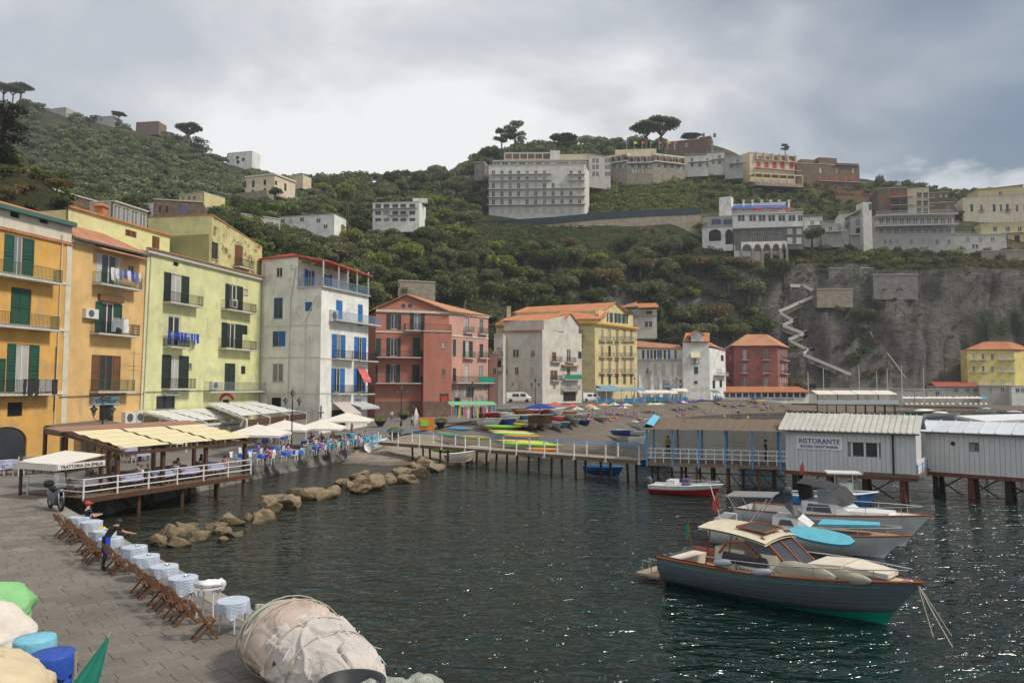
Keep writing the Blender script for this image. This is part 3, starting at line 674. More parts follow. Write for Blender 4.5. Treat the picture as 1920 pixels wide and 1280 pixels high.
m_tiles('terracotta',(.42,.15,.065),(.52,.24,.12));m_tiles('old_tiles',(.34,.14,.075),(.46,.25,.15));m_tiles('red_tiles',(.36,.08,.055),(.42,.11,.07));m_tiles('pale_tiles',(.50,.27,.16),(.44,.20,.11))
mat('cream_trim',(.60,.55,.44),.8,.12,1.5,streak=.25);mat('gutter_green',(.06,.14,.12),.5,.15,4);mat('gutter',(.10,.10,.10),.5,.2,4)
WALLS={'ochre':(.62,.35,.095),'apricot':(.63,.41,.17),'lime':(.60,.60,.31),'pale_yellow':(.62,.58,.30),'white':(.72,.71,.66),'pink':(.42,.165,.115),'rose':(.52,.29,.23),'cream':(.56,.52,.45),'palazzo':(.60,.50,.25),'red':(.29,.10,.08),'lemon':(.66,.54,.18),'grey_plaster':(.36,.34,.31),'concrete':(.38,.365,.335),'hotel':(.58,.56,.50),'brownstone':(.185,.13,.095),'sand':(.56,.47,.31),'stone_grey':(.21,.195,.18),'villa':(.62,.53,.38)}
for k,c in WALLS.items():mat('wall_'+k,c,.85,.16,.5,.35,9,streak=.14 if k not in('cream','grey_plaster','concrete','white')else.2,wear=((tuple(q*.66+.07 for q in c)),.42,.42))
mat('wall_stained',(.55,.50,.24),.85,.2,.6,.35,9,streak=.75,wear=((.17,.12,.05),.45,.8));mat('wall_brown_dado',(.17,.105,.075),.9,.2,.8,.4,8,wear=((.32,.25,.2),.3,.9))
mat('bare_plaster',(.20,.185,.165),.9,.3,.7,.5,6,wear=((.42,.30,.25),.55,.6))
def m_masonry(name,a,b,sc):
 n=NB(name);br=n.node('ShaderNodeTexBrick');mp=n.node('ShaderNodeMapping');mp.inputs['Rotation'].default_value=(R(90),0,0);n.lk(n.tc.outputs['Object'],mp.inputs[0]);n.lk(mp.outputs[0],br.inputs['Vector'])
 br.inputs['Scale'].default_value=sc;br.inputs['Color1'].default_value=(*a,1);br.inputs['Color2'].default_value=(*b,1);br.inputs['Mortar'].default_value=(*[q*.6 for q in a],1);br.inputs['Mortar Size'].default_value=.03
 col=n.scale(br.outputs['Color'],n.rng(n.noise(.6,6,.7),.3,.7,.65,1.35));return n.fin(col,.9,n.bump(br.outputs['Fac'],.6,-.05),.2)
m_masonry('masonry_grey',(.20,.185,.17),(.28,.26,.235),.9);m_masonry('masonry_brown',(.16,.105,.07),(.24,.165,.115),1.2);m_masonry('masonry_tan',(.30,.25,.19),(.38,.33,.26),1.0)
def W_(k):return MATS['wall_'+k]
def _unit():
 U={}
 m=MB();t=.07
 for x0,x1,z0,z1 in((-.5,-.5+t,0,1),(.5-t,.5,0,1),(-.5+t,.5-t,0,t*.5),(-.5+t,.5-t,1-t*.5,1),(-.04,.04,t*.5,1-t*.5)):m.box(x0,.08,z0,x1,.14,z1)
 U['frame']=m.me('frame')
 m=MB();m.box(-.5,.12,0,.5,.15,1);U['pane']=m.me('pane')
 m=MB();m.box(-.09,0,0,.09,.05,1);m=MB();t=.12
 for x0,x1,z0,z1 in((0,t,0,1),(1-t,1,0,1),(t,1-t,0,.05),(t,1-t,.95,1),(t,1-t,.47,.53)):m.box(x0,-.045,z0,x1,0,z1)
 for i in range(14):
  z=.06+i*.064
  if abs(z+.02-.5)<.045:continue
  m.mesh([(t,-.035,z),(1-t,-.035,z),(1-t,-.005,z+.045),(t,-.005,z+.045)],[(0,1,2,3)])
 m.quad((t,-.004,0),(1-t,-.004,0),(1-t,-.004,1),(t,-.004,1));U['shutter']=m.me('shutter')
 m=MB();m.box(-.56,-.10,-.04,.56,.10,0);U['sill']=m.me('sill')
 m=MB()
 for i in range(5):m.box(-.5+.2*i+.07,-.03,0,-.5+.2*i+.1,0,1)
 for i in range(4):m.box(-.5,-.03,.1+.25*i,.5,0,.13+.25*i)
 U['grille']=m.me('grille')
 return U
UNIT=_unit()
class Face:
 """one outer wall of a building, seen from the front, running left to right from A to B"""
 def __init__(s,root,A,B,z0,z1,m,openings=(),trims=(),name='wall',z1b=None,gable=None):
  s.root=root;s.A=Vector((A[0],A[1],0));s.B=Vector((B[0],B[1],0));d=s.B-s.A;s.L=d.length;s.rz=math.atan2(d.y,d.x);s.o=Vector(root.location)
  s.z0=z0;s.z1=z1;s.m=m;s.name=name;s.holes=[];s.z1b=z1 if z1b is None else z1b;s.gable=gable
  s.loc=Vector((A[0],A[1],0))-s.o
 def uv(s,px,py):return on_plane(px,py,s.A,s.B)
 def rect(s,x0,y0,x1,y1):
  xm,ym=(x0+x1)/2,(y0+y1)/2;u0=s.uv(x0,ym)[0];u1=s.uv(x1,ym)[0];v0=s.uv(xm,y1)[1];v1=s.uv(xm,y0)[1]
  return max(.05,min(u0,u1)),min(s.L-.05,max(u0,u1)),max(v0,s.z0+.02),v1
 def pos(s,u,y,z):
  c,n=math.cos(s.rz),math.sin(s.rz);return(s.loc.x+u*c-y*n,s.loc.y+u*n+y*c,s.loc.z+z)
 def part(s,name,me,m,u,z,w,h,y=0.0,parent=None):
  return add(name,me,parent or s.root,m,s.pos(u,y,z),(0,0,s.rz),(w,1,h))
 def win(s,r,style='w',sm='dark_shutter',frame='white_frame',pane=None,out=None,px=True,sill=True):
  u0,u1,v0,v1=s.rect(*r)if px else r
  if u1-u0<.15 or v1-v0<.15:return None
  s.holes.append((u0,u1,v0,v1));w,h=u1-u0,v1-v0;uc=(u0+u1)/2
  p=pane or random.choice(('glass','glass','glass_lit','curtain','glass'))
  if style=='g':
   o=s.part('window',UNIT['pane'],MATS['dark_room'],uc,v0,w,h)
   if sill:add('grille',UNIT['grille'],o,MATS['iron'])
   return o
  if style=='o':
   return s.part('doorway',UNIT['pane'],MATS[pane or 'dark_room'],uc,v0,w,h)
  if style=='c':
   o=s.part('window',UNIT['frame'],MATS[frame if frame!='white_frame' else sm],uc,v0,w,h)
   add('shutter',UNIT['shutter'],o,MATS[sm],(-.46,.06,.02),None,(.455,1,.96));add('shutter',UNIT['shutter'],o,MATS[sm],(.005,.06,.02),None,(.455,1,.96))
   add('pane',UNIT['pane'],o,MATS['glass']);return o
  o=s.part('window',UNIT['frame'],MATS[frame],uc,v0,w,h);add('pane',UNIT['pane'],o,MATS[p])
  if style=='s':
   a,b=(.5,.5)
   if out:
    ua=s.uv(out[0],(r[1]+r[3])/2)[0];ub=s.uv(out[1],(r[1]+r[3])/2)[0];a=max(.15,(u0-ua)/w);b=max(.15,(ub-u1)/w)
   add('shutter',UNIT['shutter'],o,MATS[sm],(-.5-a,-.01,0),None,(a,1,1));add('shutter',UNIT['shutter'],o,MATS[sm],(.5,-.01,0),None,(b,1,1))
  elif sill:add('sill',UNIT['sill'],o,MATS['stone_sill'])
  return o
 def balcony(s,x0,x1,y,rail='iron',depth=.95,rh=1.0,slab='balcony_slab',px=True,step=.13,belly=0.0):
  if px:
   ua=s.uv(x0,y)[0];ub=s.uv(x1,y)[0];z=s.uv((x0+x1)/2,y)[1]
  else:ua,ub,z=x0,x1,y
  w=ub-ua;b=MB().box(0,-depth,-.16,w,0,0);o=b.build('balcony',MATS[slab],s.root,loc=s.pos(ua,0,z),rot=(0,0,s.rz));r=MB();d=depth-.05
  for za in(.08,rh):
   r.box(.03,-d-.02,za,w-.03,-d+.02,za+.035);r.box(.03,-d,za,.065,-.02,za+.035);r.box(w-.065,-d,za,w-.03,-.02,za+.035)
  n=max(3,int(w/step))
  for i in range(n+1):
   x=.04+(w-.08)*i/n;r.box(x-.011,-d-.011,.0,x+.011,-d+.011,rh)
  for i in range(1,int(d/step)+1):
   for x in(.045,w-.045):r.box(x-.011,-i*step-.011,0,x+.011,-i*step+.011,rh)
  rr=r.build('railing',MATS[rail],o);return o,w,z,ua
 def band(s,z0,z1,m,proud=.08,name='string_course',u0=0.0,u1=None):
  return MB().box(u0,-proud,z0,s.L if u1 is None else u1,.02,z1).build(name,MATS[m],s.root,loc=s.pos(0,0,0),rot=(0,0,s.rz))
 def box(s,name,m,u0,u1,z0,z1,proud=.25,back=0.0,parent=None):
  return MB().box(0,-proud,0,u1-u0,back,z1-z0).build(name,MATS[m],parent or s.root,loc=s.pos(u0,0,z0),rot=(0,0,s.rz))
 def ac(s,x0,y0,x1,y1):
  u0,u1,v0,v1=s.rect(x0,y0,x1,y1);o=s.box('air_conditioner','white_frame',u0,u1,v0,v1,.42)
  MB().tube([((u1-u0)*.42,-.425,(v1-v0)*.5),((u1-u0)*.42,-.435,(v1-v0)*.5)],min(u1-u0,v1-v0)*.38,14).build('fan_grille',MATS['gutter'],o);return o
 def pipe(s,pts,m='cream_trim',r=.06,name='downpipe'):
  q=[s.uv(*p)for p in pts];MB().tube([(u,-.09,z)for u,z in q],r,6).build(name,MATS[m],s.root,loc=s.pos(0,0,0),rot=(0,0,s.rz))
 def awning(s,x0,x1,y,drop,depth,m,name='awning',val=.25):
  ua=s.uv(x0,y)[0];ub=s.uv(x1,y)[0];z=s.uv((x0+x1)/2,y)[1];w=ub-ua;b=MB()
  b.slab([(0,0,0),(w,0,0),(w,-depth,-drop),(0,-depth,-drop)],.03);n=max(4,int(w/.25))
  for i in range(n):b.mesh([(w*i/n,-depth,-drop),(w*(i+1)/n,-depth,-drop),(w*(i+1)/n,-depth-.01,-drop-val),(w*(i+.5)/n,-depth-.01,-drop-val*1.2),(w*i/n,-depth-.01,-drop-val)],[(0,1,2,3,4)])
  return b.build(name,MATS[m],s.root,loc=s.pos(ua,0,z),rot=(0,0,s.rz))
 def text(s,body,x0,x1,y0,y1,m,proud=.06,parent=None,shear=0.0):
  u0,u1,v0,v1=s.rect(x0,y0,x1,y1);return lettering(body,u1-u0,v1-v0,m,s.root,s.pos(u0,-proud,v0),s.rz,shear)
 def done(s):
  us=sorted({0.0,s.L,*[round(h[i],4)for h in s.holes for i in(0,1)]});vs=sorted({s.z0,s.z1,*[round(h[i],4)for h in s.holes for i in(2,3)]})
  us=[u for u in us if 0<=u<=s.L];vs=[v for v in vs if s.z0<=v<=s.z1];b=MB();idx={}
  def vt(u,v,y):
   k=(u,v,y)
   if k not in idx:idx[k]=len(b.v);b.v.append((u,y,v if not(v==s.z1 and s.z1b!=s.z1)else lerp(s.z1,s.z1b,u/s.L)))
   return idx[k]
  def inside(u,v):return any(h[0]-1e-4<u<h[1]+1e-4 and h[2]-1e-4<v<h[3]+1e-4 for h in s.holes)
  for i in range(len(us)-1):
   for j in range(len(vs)-1):
    if not inside((us[i]+us[i+1])/2,(vs[j]+vs[j+1])/2):b.f.append((vt(us[i],vs[j],0),vt(us[i+1],vs[j],0),vt(us[i+1],vs[j+1],0),vt(us[i],vs[j+1],0)))
  for u0,u1,v0,v1 in s.holes:
   D=.22;b.quad((u0,0,v0),(u0,D,v0),(u0,D,v1),(u0,0,v1));b.quad((u1,D,v0),(u1,0,v0),(u1,0,v1),(u1,D,v1));b.quad((u0,0,v1),(u0,D,v1),(u1,D,v1),(u1,0,v1));b.quad((u0,D,v0),(u0,0,v0),(u1,0,v0),(u1,D,v0))
  if s.gable:b.quad((0,0,s.z1),(s.L,0,s.z1),(s.L*s.gable[0],0,s.gable[1]))
  return b.build(s.name,s.m,s.root,loc=s.pos(0,0,0),rot=(0,0,s.rz))
def lettering(body,w,h,m,parent,loc,rz,shear=0.0,rx=None):
 cu=bpy.data.curves.new('lettering','FONT');cu.body=body;cu.size=1;cu.extrude=.01;cu.shear=shear;cu.resolution_u=2
 t=bpy.data.objects.new('t',cu);COL.objects.link(t);bpy.context.view_layer.update()
 dg=bpy.context.evaluated_depsgraph_get();me=bpy.data.meshes.new_from_object(t.evaluated_get(dg));bpy.data.objects.remove(t)
 co=np.array([v.co[:]for v in me.vertices])if len(me.vertices)else np.zeros((1,3));mn,mx=co.min(0),co.max(0)
 for v in me.vertices:v.co=((v.co.x-mn[0])/max(mx[0]-mn[0],1e-6)*w,-v.co.z*1.0,(v.co.y-mn[1])/max(mx[1]-mn[1],1e-6)*h)
 me.name='lettering';me.materials.clear();return add('lettering',me,parent,MATS[m],loc,(0,0,rz))
def tiled(root,e0,e1,r1,r0,m='terracotta',name='roof',wave=.26,amp=.05,th=.12):
 """sheet of barrel tiles: eave e0-e1, upper edge r0-r1"""
 e0,e1,r0,r1=map(Vector,(e0,e1,r0,r1));n=max(2,int((e1-e0).length/wave))*2;b=MB();A=[];Bq=[]
 for i in range(n+1):
  t=i/n;dz=amp if i%2 else 0
  A.append(e0 .lerp(e1,t)+Vector((0,0,dz)));Bq.append(r0 .lerp(r1,t)+Vector((0,0,dz)))
 L=[[p-Vector((0,0,th+.04))for p in A],A,Bq,[p-Vector((0,0,th+.04))for p in Bq]];b.loft(L);b.slab([e0-Vector((0,0,.03)),e1-Vector((0,0,.03)),r1-Vector((0,0,.03)),r0-Vector((0,0,.03))],th)
 return b.build(name,MATS[m],root,org=tuple(root.location))
def core(root,poly,z0,z1,m,name='core_wall'):return MB().prism([(p[0],p[1])for p in poly],z0,z1).build(name,m,root,org=tuple(root.location))
def house(name,label,cat,loc,group=None):return thing(name,label,cat,loc,0,group)
def off(P,A,B,d):
 """point P moved by d behind the wall line A-B (away from the viewer)"""
 dx,dy=B[0]-A[0],B[1]-A[1];L=math.hypot(dx,dy);return(P[0]-dy/L*d,P[1]+dx/L*d)
# ------------------------------------------------------------------ the row of houses on the left
def FL(px,back=0.0):
 Y=(53.92+back)/(.242+(960-px)/1400);return(-39.4-back+.242*(Y-60),Y)
mat('cloth_blue',(.05,.10,.32),.9,.2,3);mat('cloth_denim',(.10,.16,.32),.9,.25,4);mat('cloth_white',(.62,.62,.62),.9,.12,3);mat('cloth_dark',(.03,.03,.04),.9,.2,3);mat('cloth_grey',(.25,.26,.28),.9,.2,3)
mat('cloth_royal',(.02,.06,.45),.9,.2,3);mat('cloth_pink',(.7,.12,.25),.9,.15,3);mat('cloth_red',(.5,.06,.05),.9,.15,3)
mat('sign_blue',(.45,.62,.68),.6,.1,3);mat('ink',(.03,.05,.12),.6,.05,3);mat('sign_white',(.72,.72,.70),.6,.08,3);mat('navy_ink',(.03,.05,.22),.6,.05,3)
def laundry(face,x0,x1,y0,y1,mats,label,seed=1,proud=1.02):
 """washing hung on a line in front of a balcony: every piece a part of the line"""
 u0,u1,v0,v1=face.rect(x0,y0,x1,y1);rg=random.Random(seed);p=face.pos(u0,-proud,v1);q=Vector(p)+face.o
 t=thing('washing_line',label,'laundry',q,face.rz);MB().tube([(-.15,0,0),(u1-u0+.15,0,0)],.012,4).build('line',MATS['iron'],t);u=0.0
 while u<u1-u0-.15:
  w=rg.uniform(.28,.62);h=(v1-v0)*rg.uniform(.6,1.0);b=MB();rows=[]
  for i in range(5):
   z=-h*i/4;rows.append([(u+w*j/4*(1-.06*i*rg.random()),.03*math.sin(j*1.9+i)+.02*i*math.sin(j+seed),z+.02*rg.random())for j in range(5)])
  b.loft(rows);b.loft([[(a,c+.012,d)for a,c,d in r]for r in rows]);b.build('hung_cloth',MATS[rg.choice(mats)],t,True);u+=w+.06
 return t
def row_houses():
# ---- ochre house at the left edge
 A,B=FL(-160),FL(126);r=house('ochre_house','deep ochre house with green shutters at the left edge','house',(A[0],A[1],1.3))
 f=Face(r,A,B,1.2,19.6,W_('ochre'))
 f.win((25,443,42,519),'s','green_shutter',out=(7,63));f.win((20,540,58,612),'c','green_shutter');f.win((28,645,54,738),'s','green_shutter',out=(12,72));f.win((-10,672,10,738),'c','green_shutter')
 f.win((-60,443,-30,519),'c','green_shutter');f.win((-80,560,-40,612),'c','green_shutter')
 f.win((14,754,42,780),'g');f.win((-34,800,50,864),'o',pane='glass')
 for x0,x1,y in((-60,100,519),(-60,94,612),(-60,88,738)):f.balcony(x0,x1,y,'green_rail' if y<700 else 'iron',1.0,1.05)
 f.band(16.0,16.25,'cream_trim');f.band(12.0,12.25,'cream_trim');f.band(6.6,6.85,'cream_trim')
 f.done();fr=Face(r,A,B,19.6,21.3,MATS['cream_trim'],name='frieze')
 fr.win((19,396,37,408),'g',sill=False);fr.win((74,409,91,419),'g',sill=False);fr.done()
 f.band(19.5,19.75,'old_tiles',.16,'cornice');f.band(21.1,21.45,'gutter_green',.55,'gutter')
 MB().box(f.L-.5,-.05,1.2,f.L+.05,.05,19.5).build('corner_pilaster',MATS['cream_trim'],r,loc=f.pos(0,0,0),rot=(0,0,f.rz))
 A2,B2=off(A,A,B,9),off(B,A,B,9);core(r,[off(A,A,B,.3),off(B,A,B,.3),B2,A2],1.2,21.2,W_('ochre'),'side_wall')
 a,b=off(A,A,B,-.5),off(B,A,B,-.5);tiled(r,(*a,21.45),(*b,21.45),(*B2,24.2),(*A2,24.2),'terracotta')
 arch=MB()
 u0,u1,v0,v1=f.rect(-34,800,50,864);n=8;rr=(u1-u0)/2;hh=1.2
 for s_ in(0,1):
  pts=[(u0 if not s_ else u1,-.0,v1)]
  for i in range(n+1):
   a_=math.pi/2*i/n;x=rr*(1-math.sin(a_));z=v1-hh+hh*math.cos(a_-0)*0+hh*(math.cos(math.pi/2-a_)-1)*0
   xx=rr*(1-math.cos(math.pi/2-a_));
  ring=[((u0+rr-rr*math.cos(math.pi/2*i/n))if not s_ else(u1-rr+rr*math.cos(math.pi/2*i/n)),v1-hh+hh*math.sin(math.pi/2*i/n))for i in range(n+1)]
  c=(u0 if not s_ else u1,v1)
  for i in range(n):
   tri=[(c[0],.005,c[1]),(ring[i][0],.005,ring[i][1]),(ring[i+1][0],.005,ring[i+1][1])]
   arch.quad(*(tri if s_ else tri[::-1]));arch.quad((ring[i][0],.005,ring[i][1]),(ring[i][0],.2,ring[i][1]),(ring[i+1][0],.2,ring[i+1][1]),(ring[i+1][0],.005,ring[i+1][1]))
 arch.build('arch',W_('ochre'),r,loc=f.pos(0,0,0),rot=(0,0,f.rz))
 f.pipe([(116,440),(100,800)],'ochre' if False else 'cream_trim',.05);f.pipe([(104,650),(100,770)],'iron',.03,'cable')
 laundry(f,24,88,711,745,['cloth_denim','cloth_dark','cloth_dark','cloth_grey'],'jeans and dark clothes drying on the lowest balcony of the ochre house',3)
# ---- apricot house
 A,B=FL(126.5),FL(267);r=house('apricot_house','light apricot house with one column of balconies and a restaurant sign','house',(A[0],A[1],1.3));f=Face(r,A,B,1.2,20.2,W_('apricot'))
 f.win((190,478,219,536),'s','white_shutter',out=(180,226));f.win((190,568,213,626),'s','green_shutter',out=(178,228));f.win((186,666,212,732),'s','brown_shutter','wood_frame',out=(171,225));f.win((186,758,213,800),'o')
 f.win((241,498,252,512),'w')
 f.balcony(172,251,537,'green_rail',1.0);f.balcony(168,246,627,'iron',1.0);f.balcony(167,237,733,'green_rail',1.0)
 f.done();f.ac(154,579,178,597);f.ac(228,772,249,793);f.ac(250,770,270,792);f.awning(174,262,468,.5,1.1,'old_tiles','tile_canopy',.02);u0,u1,v0,v1=f.rect(183,554,228,566);f.box('rolled_awning','wood_frame',u0,u1,v0,v1,.3)
 u0,u1,v0,v1=f.rect(174,743,223,758.5);f.box('sign','sign_blue',u0,u1,v0,v1,.07);f.text('TRATTORIA',191,207,744.5,747.5,'ink',.085);f.text('"DA EMILIA"',177,220,748.5,756,'ink',.085,shear=.25)
 f.band(19.85,20.2,'cream_trim',.2,'cornice');f.pipe([(283,470),(268,765)][::-1],'palazzo' if False else 'cream_trim',.07);f.pipe([(110,744),(268,738)],'iron',.03,'cable')
 A2,B2=off(A,A,B,9),off(B,A,B,9);core(r,[off(A,A,B,.3),off(B,A,B,.3),B2,A2],1.2,20.1,W_('apricot'),'side_wall');a,b=off(A,A,B,-.6),off(B,A,B,-.6);A3,B3=off(A,A,B,5),off(B,A,B,5)
 tiled(r,(*a,20.2),(*b,20.2),(*B3,22.6),(*A3,22.6),'old_tiles');f.band(20.02,20.2,'gutter',.75,'gutter')
 m=MB();p=f.pos(f.rect(235,600,236,700)[0],-1.0,8.2)
 aerial=thing('television_aerial','thin television aerial on the brown shuttered balcony of the apricot house','aerial',Vector(p)+f.o,f.rz);m.tube([(0,0,-1.2),(0,0,2.4)],.025,5);m.build('mast',MATS['iron'],aerial);m=MB()
 for i,z in enumerate((.6,1.0,2.2)):m.tube([(-.5,0,z),(.7,0,z)],.015,4);[m.tube([(-.4+.25*k,-.25,z),(-.4+.25*k,.25,z)],.01,4)for k in range(5)]
 m.build('antenna_rods',MATS['iron'],aerial)
 laundry(f,190,249,507,534,['cloth_blue','cloth_denim','cloth_white','cloth_royal'],'blue and white clothes drying on the top balcony of the apricot house',5);laundry(f,194,226,597,624,['cloth_dark','cloth_grey','cloth_white'],'dark and striped clothes drying on the middle balcony of the apricot house',8)
# ---- lime house
 A,B=FL(267.5),FL(487);r=house('lime_house','broad lime green house with dark shutters and two columns of balconies','house',(A[0],A[1],1.3));f=Face(r,A,B,1.2,20.9,W_('lime'))
 for q in(((320,514,340,568),(307,354)),((320,666,335,727),(303,353)),((429,534,444,583),(422,455)),((425,606,441,653),(415,454))):f.win(q[0],'s','dark_shutter',out=q[1])
 f.win((315,593,338,648),'w',sill=False);f.win((353,681,360,692),'w');f.win((457,542,465,553),'w');f.win((454,610,464,627),'c','dark_shutter');f.win((421,681,441,733),'c','dark_shutter');f.win((452,686,460,701),'c','dark_shutter')
 f.win((293,742,328,766),'w',frame='iron');f.win((325,491,335,499),'g',sill=False);f.win((418,749,430,757),'g')
 for x0,x1,y,rl in((305,368,570,'iron'),(305,342,650,'iron'),(303,354,728,'iron'),(414,469,583,'iron'),(409,469,654,'iron'),(381,497,733,'grey_rail')):f.balcony(x0,x1,y,rl,.95)
 f.done();f.ac(392,714,407,730);f.ac(430,562,440,577);f.band(20.5,20.9,'grey_plaster' if False else 'stone_sill',.3,'cornice');f.band(20.9,21.02,'old_tiles',.45,'tile_edge')
 u0,u1,v0,v1=f.rect(310,733,335.5,741.5);f.box('sign','sign_white',u0,u1,v0,v1,.07);f.text('PORTOMARINO',311.5,334,735,738.5,'navy_ink',.085)
 arc=[f.uv(412,750),f.uv(415,743.5),f.uv(420,740),f.uv(424,739),f.uv(428,740),f.uv(433,743),f.uv(436,748)];MB().tube([(u,-.06,z)for u,z in arc],.16,6).build('sign_arch',MATS['cloth_red'],r,loc=f.pos(0,0,0),rot=(0,0,f.rz))
 f.pipe([(275,480),(262,770)],'pale_yellow' if False else 'cream_trim',.07);f.pipe([(268,735),(372,732),(382,733),(498,731)],'iron',.03,'cable')
 A2,B2=off(A,A,B,10),off(B,A,B,10);core(r,[off(A,A,B,.3),off(B,A,B,.3),B2,A2],1.2,20.8,W_('lime'),'side_wall')
 P=FL(391,.6);Q=FL(487,.6);aw=Face(r,P,Q,20.9,26.7,MATS['wall_stained'],name='attic_wall',z1b=24.9)
 aw.win((395,454,409,486),'w',frame='wood_frame');aw.win((440,460,455,501),'c','brown_shutter','wood_frame');aw.balcony(438,466,502,'iron',.8,.9);aw.done()
 dx,dy=Q[0]-P[0],Q[1]-P[1];L=math.hypot(dx,dy);ux,uy=-dy/L,dx/L;P2=(P[0]+ux*8.5,P[1]+uy*8.5);Q2=(Q[0]+ux*8.5,Q[1]+uy*8.5)
 fl=Face(r,P2,P,18.0,26.9,W_('pale_yellow'),name='attic_wall');fl.done();core(r,[off(P,P,Q,.3),off(Q,P,Q,.3),Q2,P2],20.9,24.6,W_('pale_yellow'),'attic_side_wall')
 MB().slab([(P[0]+.1,P[1]-.1,26.85),(Q[0],Q[1],25.05),(Q2[0],Q2[1],25.05),(P2[0],P2[1],27.0)],.15).build('attic_roof',MATS['old_tiles'],r,org=tuple(r.location))
 P,Q=FL(118,5),FL(312,5);aw=Face(r,P,Q,19.5,24.1,W_('pale_yellow'),name='roof_wall',z1b=24.5);aw.win((235,432,256,444),'c','brown_shutter');aw.win((285,443,299,470),'c','brown_shutter');aw.done();aw.band(24.2,24.4,'terracotta',.25,'tile_cap')
 P2,Q2=off(P,P,Q,5),off(Q,P,Q,5);core(r,[off(P,P,Q,.3),off(Q,P,Q,.3),Q2,P2],19.5,24.0,W_('pale_yellow'),'roof_wall_back')
 ch=FL(180,5.6);MB().box(-.45,-.45,0,.45,.45,1.1).box(-.6,-.6,1.1,.6,.6,1.25).mesh([(-.6,-.6,1.25),(.6,-.6,1.25),(.6,.6,1.25),(-.6,.6,1.25),(0,0,1.6)],[(0,1,4),(1,2,4),(2,3,4),(3,0,4)]).build('chimney',MATS['terracotta'],r,loc=Vector((ch[0],ch[1],24.2))-Vector(r.location))
 P,Q=FL(203,6.5),FL(268,6.5);g=Face(r,P,Q,23.8,26.6,MATS['grey_plaster']if 'grey_plaster' in MATS else W_('grey_plaster'),name='glass_room')
 for k in range(4):g.win((g.L*k/4+.12,g.L*(k+1)/4-.12,24.2,26.3),'w',frame='white_frame',pane='glass_lit',px=False,sill=False)
 g.done();P2,Q2=off(P,P,Q,3),off(Q,P,Q,3);core(r,[off(P,P,Q,.3),off(Q,P,Q,.3),Q2,P2],23.8,26.55,W_('grey_plaster'),'glass_room_back');MB().prism([off(P,P,Q,-.2),off(Q,P,Q,-.2),Q2,P2],26.6,26.75).build('glass_room_roof',MATS['stone_sill'],r,org=tuple(r.location))
 laundry(f,305,365,624,650,['cloth_royal','cloth_denim','cloth_royal','cloth_grey'],'blue checked cloths drying under the small window of the lime house',11,.6)
# ---- white house with blue shutters
 C=(-23.1,90.0);A=(-31.5,93.2);B=(-19.3,100.0);r=house('white_house','tall white corner house with bright blue shutters and roof terrace','house',(C[0],C[1],1.5))
 f=Face(r,A,C,1.2,19.3,W_('white'));f.win((513,558,530,597),'w',frame='blue_shutter');f.win((572,566,585,583),'c','blue_shutter');f.win((511,621,522,649),'w',frame='blue_shutter');f.win((579,630,585,639),'w');f.win((510,681,531,716),'w');f.win((509,745,527,766),'g')
 f.win((518,502,529,519),'w')if False else None;f.done();u0,u1,v0,v1=f.rect(523,621,535,649);add('shutter',UNIT['shutter'],r,MATS['blue_shutter'],f.pos(u0,-.02,v0),(0,0,f.rz),(u1-u0,1,v1-v0))
 for z in(14.6,10.7,6.3):f.band(z,z+.18,'cream_trim',.05)
 for pts in(([(496,495),(490,740)]),([(556,500),(546,560),(540,760)]),([(594,555),(574,600),(571,765)])):f.pipe(pts,'cream_trim',.06)
 u0=f.uv(559,500)[0];t=Face(r,A,f.A.lerp(f.B,u0/f.L),19.3,23.2,W_('white'),name='top_wall');t.win((518,502,529,519),'w');t.win((546,497,553,505),'w');t.done();t.ac(565,488,572,500)if False else None
 f2=Face(r,C,B,1.2,19.3,W_('white'))
 f2 .win((630,563,642,604),'c','blue_shutter');f2 .win((671,571,680,611),'c','blue_shutter')
 for q in(((630,627,639,672),(622,647)),((671,632,679,675),(664,686)),((627,690,638,736),(621,646)),((670,691,679,737),(663,685))):f2 .win(q[0],'s','blue_shutter',out=q[1])
 f2 .win((622,768,648,806),'o',pane='glass');f2 .balcony(618,703,604.5,'blue_rail',1.0);f2 .balcony(622,660,672.5,'iron',.9);f2 .balcony(664,699,676,'iron',.9);f2 .balcony(621,659,737,'iron',.9);f2 .balcony(663,692,737.5,'iron',.9)
 f2 .done();mat('awning_tan',(.46,.40,.35),.9,.1,2);mat('awning_grey',(.42,.46,.47),.9,.1,2);mat('awning_red',(.55,.14,.13),.9,.5,2.5)
 f2 .awning(622,650,752,1.5,2.2,'awning_tan');f2 .awning(657,692,756,.45,1.6,'awning_grey');f2 .awning(669,684,689,1.6,1.0,'awning_red',val=.3)
 u0,u1,v0,v1=f2 .rect(662,744,686,754);f2 .box('sign','sign_white',u0,u1,v0,v1,.06);f2 .text('Gelateria',665,677,747,750,'navy_ink',.075,shear=.2);f2 .text('ristorante',667,677,750.6,752,'navy_ink',.075)
 for z in(6.4,10.6):f2 .band(z,z+.18,'cream_trim',.05)
 f2 .ac(617,581,629,603)
 n2=off(C,C,B,3.4);S1=off(B,C,B,3.4);t0=f.A.lerp(f.B,f.uv(559,500)[0]/f.L);tw=Face(r,n2,S1,19.3,22.6,W_('white'),name='top_wall')
 tw.win((586,505,603,536),'w',px=True)if False else None;L=tw.L
 for k,c in enumerate((.16,.52)):tw.win((L*c,L*c+1.0,19.4,21.9),'s','blue_shutter',px=False)
 tw.done();B2,A2=off(B,C,B,9.5),A;core(r,[off(C,C,B,.35),off(B,C,B,.35),B2,(A[0]+.3,A[1]+.5)],1.2,19.28,W_('white'),'side_wall');core(r,[off(n2,C,B,.3),off(S1,C,B,.3),B2,(A[0]+.3,A[1]+.5)],19.3,22.6,W_('white'),'top_side_wall')
